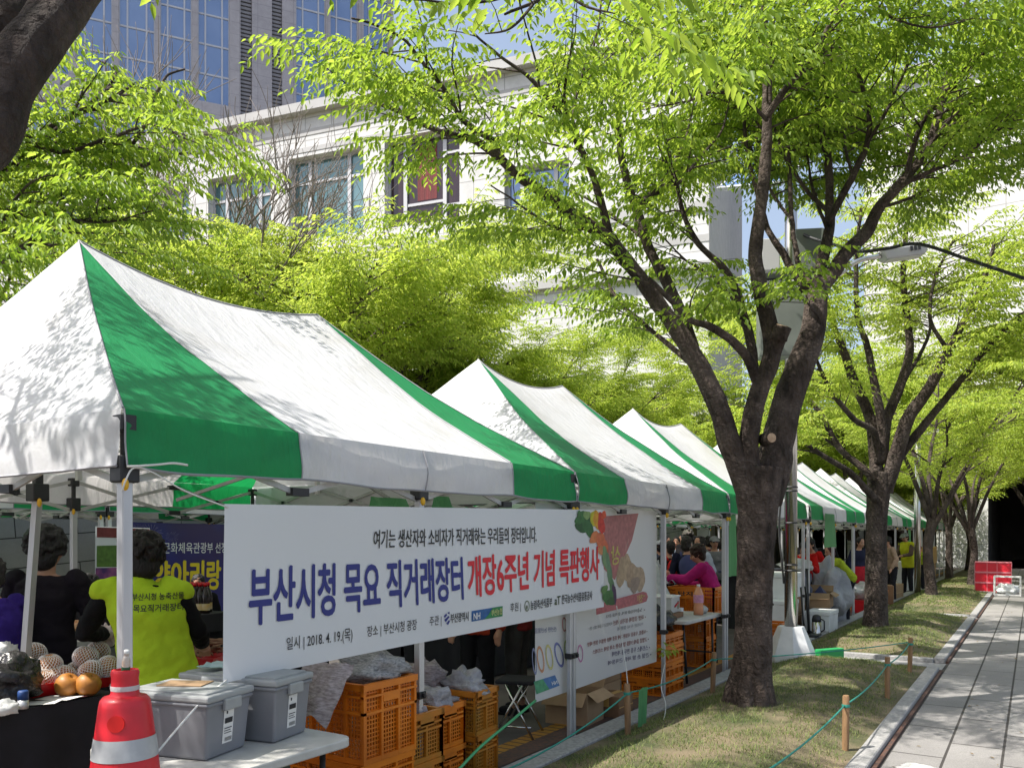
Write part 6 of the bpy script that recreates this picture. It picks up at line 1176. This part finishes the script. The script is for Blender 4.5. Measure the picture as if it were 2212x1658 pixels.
def fab(c, k=.7):
    key = tuple(c)
    if key not in CLOTH: CLOTH[key] = mat('fabric', c, .85, c2=tuple(x * k for x in c), scale=5, bump=.45, bscale=11, dist=.03, spec=.15)
    return CLOTH[key]
def hairm(c):
    key = ('h',) + tuple(c)
    if key not in CLOTH: CLOTH[key] = mat('hair', c, .5, spec=.3, c2=tuple(x * 1.4 + .003 for x in c), scale=55, bump=.9, bscale=70, dist=.012, stretch=(1, 1, .35))
    return CLOTH[key]
def person(label, loc, rz, h=1.62, lean=0, hp=0, hy=0, lh=None, rh=None, top=(.05, .05, .06), sleeve=1.0, pants=(.02, .02, .025), shoes=(.03, .03, .03), hair='short', hc=(.012, .010, .009), vox=.014, wide=1.0, vest=None, capc=None, glove=False, bag=None, ehl=None, ehr=None, group=None, seed=1, apron=None, hsc=1.0, arms=.005, pantlen=1.0, elongate=0, bendside=0):
    s = h / 1.70; t = thing('person', label, 'person', loc, rz, group); rd = random.Random(seed); W = wide
    ln_ = R(lean); d = Vector((math.sin(R(bendside)), math.sin(ln_), math.cos(ln_))).normalized(); X = Vector((1, 0, 0)); bk = d.cross(X) * -1
    pel = Vector((0, -.16 * math.sin(ln_), .90)) * s; chest = pel + d * .34 * s; nk = pel + d * .53 * s
    sh = {k: pel + d * .475 * s + X * (k * .168 * W * s) for k in (-1, 1)}
    pit = R(lean * .55 + hp); hd = Vector((0, math.sin(pit), math.cos(pit))); f0 = Vector((0, math.cos(pit), -math.sin(pit)))
    f = f0 * math.cos(R(hy)) + hd.cross(f0) * math.sin(R(hy)); hx = f.cross(hd); hc_ = nk + Vector((0, .012 * s, 0)) + hd * .142 * s
    def HP(x, y, z): return hc_ + hx * x * s + f * y * s + hd * z * s
    Hm = Matrix((hx * s, f * s, hd * s)).transposed().to_4x4(); Hm.translation = hc_
    hand, elb = {}, {}
    for k, tg, eh in ((-1, lh, ehl), (1, rh, ehr)):
        tg = sh[k] + Vector((k * .07, .06, -.50)) * s if tg is None else Vector(tg); elb[k], hand[k] = ik(sh[k], tg, .285 * s, .265 * s, eh or (k * .35, -.6, -.55))
    hip = {k: pel + X * (k * .088 * s) + Vector((0, 0, -.02 * s)) for k in (-1, 1)}; foot = {k: Vector((k * .10 * s, .02 * k, .075 * s)) for k in (-1, 1)}
    knee = {k: hip[k].lerp(foot[k], .5) + Vector((0, .025 + .05 * abs(math.sin(ln_)), 0)) for k in (-1, 1)}
    def torso(mb, o, lo=-.02, hipk=1.0):
        q = [pel + d * (lo * s), pel + d * .08 * s, pel + d * .20 * s, chest, pel + d * .44 * s, pel + d * .50 * s]; rx = [.158, .155, .142, .158, .150, .085]; ry = [.115, .115, .105, .118, .092, .060]
        n = 20; vs = []
        for p, a, b in zip(q, rx, ry):
            for k in range(n): an = 2 * math.pi * k / n; vs.append(p + X * ((a * W * s + o) * math.cos(an)) + bk * ((b * s * (1 + .15 * (W - 1)) + o) * math.sin(an)))
        fs = [(i * n + k, i * n + (k + 1) % n, (i + 1) * n + (k + 1) % n, (i + 1) * n + k) for i in range(len(q) - 1) for k in range(n)] + [tuple(range(n - 1, -1, -1)), tuple((len(q) - 1) * n + k for k in range(n))]
        mb.add(vs, fs)
    def arm(mb, k, o, end=1.0):
        cap(mb, sh[k] - d * .005, elb[k], .048 * s + o, .040 * s + o)
        if end > .5: e = elb[k].lerp(hand[k], (end - .5) * 2); cap(mb, elb[k], e, .040 * s + o, (.040 + (.028 - .040) * (end - .5) * 2) * s + o)
    b = MB(); torso(b, 0); cap(b, pel + d * .49 * s, hc_ - hd * .06 * s, .054 * s, .050 * s)
    for k in (-1, 1):
        arm(b, k, 0); cap(b, hip[k], knee[k], .082 * s, .056 * s); cap(b, knee[k], foot[k], .054 * s, .036 * s); cap(b, foot[k] + Vector((0, -.03, -.03)) * s, foot[k] + Vector((0, .14, -.045)) * s, .036 * s, .028 * s)
        fd = (hand[k] - elb[k]).normalized(); sx = fd.cross(Vector((0, 0, 1))); sx = sx.normalized() if sx.length > .1 else X; up = sx.cross(fd)
        pm = hand[k] + fd * .045 * s; b.tube([hand[k], pm, hand[k] + fd * .085 * s], [.027 * s, .036 * s, .033 * s], 8)
        for i in range(4):
            r_ = hand[k] + fd * .085 * s + sx * ((i - 1.5) * .021 * s); l_ = (.062, .072, .068, .052)[i] * s; m_ = r_ + fd * l_ * .55 - up * .010 * s; e_ = m_ + fd * l_ * .35 - up * .028 * s
            cap(b, r_, m_, .0098 * s, .009 * s, 7); cap(b, m_, e_, .009 * s, .008 * s, 7)
        r_ = hand[k] + fd * .03 * s - sx * k * .030 * s; cap(b, r_, r_ + (fd * .045 - sx * k * .028 - up * .012) * s, .013 * s, .010 * s, 7)
    hb = MB(); hb.ball((0, -.012, .028), (.076, .094, .092), 0, 20, 14); hb.ball((0, .020, -.045), (.058, .068, .070), 0, 18, 12); hb.ball((0, .052, -.085), (.030, .026, .022), 0, 12, 8); hb.tube([(0, .082, .018), (0, .100, -.018), (0, .104, -.028)], [.009, .013, .014], 8); hb.ball((0, .103, -.030), (.016, .012, .011), 0, 10, 7)
    for k in (-1, 1): hb.ball((k * .077, -.012, -.012), (.010, .019, .030), 0, 10, 8); hb.ball((k * .040, .062, -.030), (.026, .024, .022), 0, 10, 8)
    b.add(hb.v, hb.f, 0, Hm)
    body = remeshed(b, vox, 4 if vox < .012 else 3); body.materials.append(M['skin']); link('body', body, t)
    ey = MB()
    for k in (-1, 1): ey.ball((k * .031, .0835, .008), (.013, .007, .006), 0, 10, 6, M=Hm); ey.tube([HP(k * .046, .080, .026), HP(k * .030, .088, .030), HP(k * .016, .088, .027)], [.003 * s, .004 * s, .003 * s], 6)
    link('eyes', ey.mesh('eyes', M['ink_black'], True), t); lp_ = MB(); lp_.ball((0, .083, -.064), (.024, .010, .008), 0, 10, 6, M=Hm); link('lips', lp_.mesh('lips', flat('lips', (.36, .09, .08)), True), t)
    # clothes
    c = MB(); torso(c, .016, -.07)
    for k in (-1, 1): arm(c, k, .015 + arms, .93 if sleeve > .9 else sleeve)
    sm_ = remeshed(c, vox, 4, 'shirt')
    displace(sm_, lambda q: (.010 * mnoise.noise(Vector((q.x * 9, q.y * 9, q.z * 14)) + Vector((seed, 0, 0))) + .005 * mnoise.noise(q * 27)))
    sm_.materials.append(fab(top)); shirt = link('shirt', sm_, t)
    c = MB(); c.ball(pel + Vector((0, 0, -.01)), (.163 * W * s, .125 * s, .12 * s), 0, 18, 12)
    for k in (-1, 1): cap(c, hip[k], knee[k], .097 * s, .074 * s); e = knee[k].lerp(foot[k], .92 * pantlen); cap(c, knee[k], e, .074 * s, .058 * s)
    pm_ = remeshed(c, vox, 4, 'trousers')
    displace(pm_, lambda q: (.006 * mnoise.noise(q * 12)))
    pm_.materials.append(fab(pants)); link('trousers', pm_, t)
    for k in (-1, 1): c = MB(); c.ball((foot[k].x, foot[k].y + .055 * s, .045 * s), (.047 * s, .135 * s, .05 * s), 0, 16, 10); c.box((foot[k].x, foot[k].y + .055 * s, .012), (.085 * s, .25 * s, .022)); sh_ = c.mesh('shoe', fab(shoes), True); link('shoe', sh_, t)
    hm = MB()
    if hair in ('curly', 'short', 'bob', 'bun'):
        e_ = hsc - 1; hm.ball((0, -.026, .036), (.088 * hsc, .096 * hsc, .092 * hsc), 0, 18, 12, M=Hm)
        if hair in ('curly', 'short'): hm.ball((0, -.052, -.035 - e_ * .1), (.078 * hsc, .058 * hsc, .080 * hsc), 0, 14, 10, M=Hm)
        if hair == 'bob': hm.ball((0, -.040, -.045), (.088, .075, .085), 0, 16, 10, M=Hm)
        n = {'curly': 260, 'short': 60, 'bob': 40, 'bun': 40}[hair]; rr = {'curly': (.010, .018), 'short': (.010, .016), 'bob': (.01, .016), 'bun': (.01, .014)}[hair]
        for i in range(n):
            u = Vector((rd.gauss(0, 1), rd.gauss(0, 1), rd.gauss(0, 1))).normalized()
            if u.y > .55 - .35 * u.z and not (u.z > .62): continue
            if u.z < -.55 and hair != 'bob': continue
            q = Vector((u.x * .090, -.026 + u.y * .100, .034 + u.z * .094)) * 1.0
            if hair == 'curly': q = Vector((u.x * .100 * hsc, -.034 + u.y * .104 * hsc, .030 + u.z * .104 * hsc))
            hm.ball(q, rd.uniform(*rr), 0, 8, 6, M=Hm)
        if hair == 'bun': hm.ball((0, -.135, .03), .042, 0, 12, 8, M=Hm)
        hs = remeshed(hm, min(vox, .011), 1, 'hair')
        displace(hs, lambda q: (.004 * mnoise.noise(q * 45) + .003 * mnoise.noise(q * 90)))
        hs.materials.append(hairm(hc)); link('hair', hs, t)
    if capc:
        c = MB(); c.ball((0, -.015, .045), (.094, .106, .085), 0, 18, 12, M=Hm); c.tube([HP(0, .06, .045), HP(0, .12, .040), HP(0, .165, .030)], [.085 * s, .075 * s, .05 * s], 12); 
        cm_ = c; 
        for i, v_ in enumerate(cm_.v):
            q = Hm.inverted() @ Vector(v_)
            if q.z < .035 and q.y < .06: q.z = .035
            if q.y > .09: q.z = .040 + (q.z - .04) * .10 - (q.x ** 2) * 2
            cm_.v[i] = tuple(Hm @ q)
        link('cap', cm_.mesh('cap', fab(capc), True), t)
    if vest:
        c = MB(); torso(c, .040, -.16)
        for k in (-1, 1): cap(c, sh[k] - X * k * .04 * s, sh[k] + X * k * .022 * s - d * .01 * s, .079 * s, .073 * s)
        c.tube([pel + d * .50 * s, pel + d * .555 * s], [.085 * s, .066 * s], 16); vm = remeshed(c, vox, 4, 'vest')
        displace(vm, lambda q: (.013 * mnoise.noise(Vector((q.x * 10 + q.z * 4, q.y * 6, q.z * 6)) + Vector((3, 0, 0))) + .007 * mnoise.noise(Vector((q.x * 22 - q.z * 8, q.y * 14, q.z * 15)))))
        vm.materials.append(fab(vest, .82)); link('vest', vm, t)
    if bag:
        c = MB(); c.ball(chest - bk * -.0 + Vector((0, -.17 * s, -.03 * s)), (.14 * s, .085 * s, .19 * s), 0, 14, 10); bg_ = link('backpack', c.mesh('backpack', fab(bag), True), t); c = MB()
        for k in (-1, 1): c.tube([chest + Vector((k * .09 * s, -.12 * s, .12 * s)), chest + Vector((k * .10 * s, -.05 * s, .19 * s)), chest + Vector((k * .11 * s, .10 * s, .13 * s)), chest + Vector((k * .12 * s, .12 * s, -.08 * s))], .018, 6)
        link('strap', c.mesh('strap', fab(bag), True), t)
    if apron:
        c = MB(); c.grid(lambda a, q: tuple(pel + X * ((a - .5) * .42 * s) + Vector((0, .14 * s - .10 * (2 * a - 1) ** 2 * s, -.50 * s + .62 * s * q))), 12, 8); link('apron', c.mesh('apron', fab(apron), True), t)
    if glove:
        k = -1; c = MB(); fd = (hand[k] - elb[k]).normalized(); c.ball(hand[k] + fd * .055 * s, (.062 * s, .062 * s, .055 * s), 0, 16, 12, .5, 4); c.tube([hand[k] - fd * .05 * s, hand[k] + fd * .01 * s], [.050 * s, .036 * s], 12); gm = remeshed(c, .007, 1, 'glove')
        displace(gm, lambda q: (.010 * mnoise.noise(q * 22) + .005 * mnoise.noise(q * 50)))
        gm.materials.append(M['skin_glove']); link('glove', gm, t)
    return t
AW = YAW
def at_(u, D): p = P(u, 1158, D); return (p.x, p.y, 0)
# the seller in the vest
VEST = (.48, .66, .03)
vp = person('seller from behind in a lime green vest with black sleeves and a gloved hand', at_(345, 4.72), AW + R(18), 1.67, 4, 16, 20, bendside=-12, hsc=1.22, arms=.003, lh=(-.34, .34, 1.06), rh=(.22, .30, .98), top=(.008, .008, .009), pants=(.02, .02, .03), hair='curly', hc=(.010, .007, .006), vox=.010, wide=1.12, vest=VEST, glove=True, seed=2, ehl=(-.5, -.5, -.5))
vo = [c for c in vp.children if c.name.startswith('vest')][0]; bvh = BVHTree.FromPolygons([tuple(v.co) for v in vo.data.vertices], [tuple(p.vertices) for p in vo.data.polygons])
mb = MB()
for body_, z0, hh, x0, x1 in (('부산시청 농축산물', 1.290, .040, -.135, .135), ('목요직거래장터', 1.225, .043, -.125, .130)):
    v, f_ = glyphs(body_, .012); vs = []
    for x, y in v:
        hit = bvh.ray_cast(Vector((x0 + (x1 - x0) * x, -1.0, z0 + hh * y)), Vector((0, 1, 0))); q = hit[0] if hit[0] is not None else Vector((x0 + (x1 - x0) * x, -.15, z0)); vs.append((q.x, q.y - .006, q.z))
    mb.add(vs, f_)
link('lettering', mb.mesh('lettering', M['ink_black']), vo)
person('shopper seen from behind in a black long-sleeved top with curly grey-black hair', at_(97, 5.25), AW + R(4), 1.70, 3, 4, -8, lh=(-.22, .30, 1.02), rh=(.26, .30, 1.0), top=(.014, .011, .016), hair='curly', hc=(.016, .0155, .0155), vox=.010, hsc=1.2, arms=.006, wide=1.14, seed=5)
person('woman in a purple-blue jacket cut off by the left edge', at_(-6, 4.95), AW + R(72), 1.54, 8, 8, 12, lh=(-.2, .32, .95), rh=(.2, .35, 1.0), top=(.055, .028, .26), pants=(.03, .03, .04), hair='short', hc=(.03, .026, .024), vox=.010, wide=1.1, seed=6)
person('seated person with a dark bob of hair by the red-capped bottles', at_(432, 8.35), AW + R(190), 1.28, 10, 14, 0, top=(.012, .012, .015), hair='bob', vox=.016, seed=7); person('bent dark figure between the two sellers', at_(203, 7.0), AW + R(40), 1.36, 25, 10, 0, top=(.010, .010, .012), hair='curly', vox=.016, seed=8)
person('person in black trousers with a red and orange apron behind the long banner', at_(1033, 7.3), AW + R(160), 1.60, 0, 0, 0, top=(.42, .05, .02), pants=(.012, .012, .014), vox=.014, seed=9, hair='short'); person('person in grey trousers and dark sneakers left of the see-through poster', at_(1120, 7.6), AW + R(60), 1.60, 0, 0, 0, top=(.25, .03, .03), pants=(.075, .07, .068), shoes=(.02, .02, .025), vox=.014, seed=10, pantlen=.8)
person('person in grey trousers and pale shoes behind the see-through poster', at_(1245, 7.75), AW + R(80), 1.58, 4, 0, 0, top=(.08, .08, .10), pants=(.11, .11, .12), shoes=(.42, .40, .38), vox=.014, seed=11)
person('man in a white short-sleeved shirt and black trousers stooping beside the poster edge', at_(1412, 10.3), AW + R(62), 1.72, 24, 12, 20, lh=(-.25, .42, .80), rh=(.22, .20, .72), top=(.62, .60, .57), sleeve=.48, pants=(.012, .012, .014), vox=.013, seed=12)
person('woman in a bright pink hoodie reaching over the clear bags', at_(1537, 10.75), AW + R(72), 1.58, 22, 12, 10, lh=(-.14, .55, 1.10), rh=(.16, .34, .98), arms=.018, hsc=1.1, top=(.52, .022, .20), pants=(.03, .03, .04), hair='curly', hc=(.028, .012, .009), vox=.012, wide=1.25, seed=13)
person('woman in a navy top with a slate blue backpack, seen from behind', at_(1484, 12.8), AW + R(-8), 1.66, 0, 0, -25, top=(.010, .012, .030), hair='bob', bag=(.06, .07, .16), vox=.013, seed=14); person('man in a pale blue shirt facing the navy-clad woman', at_(1512, 13.5), AW + R(120), 1.66, 0, 2, 0, top=(.45, .50, .60), hair='short', vox=.013, seed=15)
person('taller shopper in a white cap behind the navy-clad woman', at_(1487, 15.2), AW + R(10), 1.78, 0, 0, 0, top=(.10, .09, .10), hair='short', capc=(.65, .58, .55), vox=.016, seed=16); person('shopper with a red-strapped black backpack left of the navy-clad woman', at_(1446, 13.2), AW + R(20), 1.58, 0, 0, 10, top=(.02, .02, .025), hair='short', bag=(.50, .02, .02), vox=.016, seed=17)
CG = 'crowd between the tent rows'
for u, D, hh, rz, tp_, hr, cp, l in [(1398, 16, 1.60, 30, (.25, .10, .10), 'short', None, 'shopper in dull red at the left of the crowd'), (1412, 18, 1.62, 190, (.30, .26, .22), 'short', None, 'shopper in beige facing the camera in the crowd'), (1424, 15.5, 1.58, 60, (.08, .09, .14), 'bob', (.60, .62, .70), 'shopper in a pale sun cap over the white shirt'), (1462, 18.5, 1.64, 150, (.20, .24, .32), 'short', None, 'shopper in grey-blue deep in the crowd'), (1440, 21, 1.66, 200, (.05, .04, .05), 'short', None, 'dark-clad shopper far back beside the pole'),
                              (1543, 15.5, 1.66, 170, (.18, .19, .20), 'short', (.20, .21, .23), 'shopper in a grey cap above the pink hoodie'), (1530, 18, 1.66, 20, (.14, .03, .04), 'bob', None, 'shopper in maroon behind the pink hoodie'), (1556, 17, 1.6, 300, (.25, .25, .27), 'curly', None, 'shopper in grey right of the pink hoodie'), (1476, 20, 1.7, 100, (.28, .08, .08), 'short', None, 'shopper in brick red far back in the crowd'), (1500, 22, 1.66, 230, (.05, .06, .09), 'curly', None, 'shopper in dark blue farthest back in the crowd')]:
    person(l, at_(u, D), AW + R(rz), hh, 2, 4, 10, top=tp_, hair=hr, capc=cp, vox=.020, seed=int(u), group=CG)
person('man in a red shirt with his head bowed over the work table', at_(1734, 15.2), AW + R(165), 1.66, 30, 30, -10, lh=(-.12, .48, 1.10), rh=(.12, .45, 1.10), top=(.62, .014, .012), hair='short', vox=.013, seed=20, wide=1.1); person('second person in red, behind the bowed man', at_(1762, 16.3), AW + R(120), 1.64, 18, 10, 0, top=(.55, .012, .012), hair='bob', vox=.015, seed=21)
person('person with a pink headband and yellow-green jacket bending over the food packs', at_(1822, 15.6), AW + R(98), 1.62, 44, -10, 10, lh=(-.14, .75, 1.02), rh=(.16, .66, 1.04), top=(.42, .50, .03), hair='bob', hc=(.05, .012, .02), vox=.013, seed=22, wide=1.15); person('person in navy and red left of the second trunk', at_(1853, 18.2), AW + R(200), 1.64, 6, 10, 0, top=(.02, .022, .05), apron=(.45, .02, .03), hair='short', vox=.016, seed=23)
person('dark-haired helper behind the men in red', at_(1742, 18.0), AW + R(170), 1.68, 4, 8, 0, top=(.10, .09, .10), hair='curly', vox=.018, seed=24); person('shopper in black behind the pink headband', at_(1786, 18.5), AW + R(10), 1.66, 0, 0, 0, top=(.012, .012, .014), hair='curly', vox=.018, seed=25)
person('man in a yellow safety vest and pale cap among the far poles', at_(1961, 23.5), AW + R(110), 1.76, 8, 10, 0, lh=(-.2, .4, 1.1), rh=(.2, .4, 1.1), top=(.16, .11, .08), vest=(.60, .62, .03), capc=(.30, .31, .27), hair='short', vox=.016, seed=26, wide=1.1); person('bent figure in a lime jacket behind the open far box', at_(1986, 24.8), AW + R(150), 1.60, 50, 10, 0, top=(.45, .58, .03), hair='short', vox=.018, seed=27); person('person in tan clothes just right of the second trunk', at_(1926, 20.5), AW + R(90), 1.66, 10, 10, 0, top=(.40, .28, .20), hair='short', vox=.018, seed=28)

bpy.data.scenes.remove(TMP)
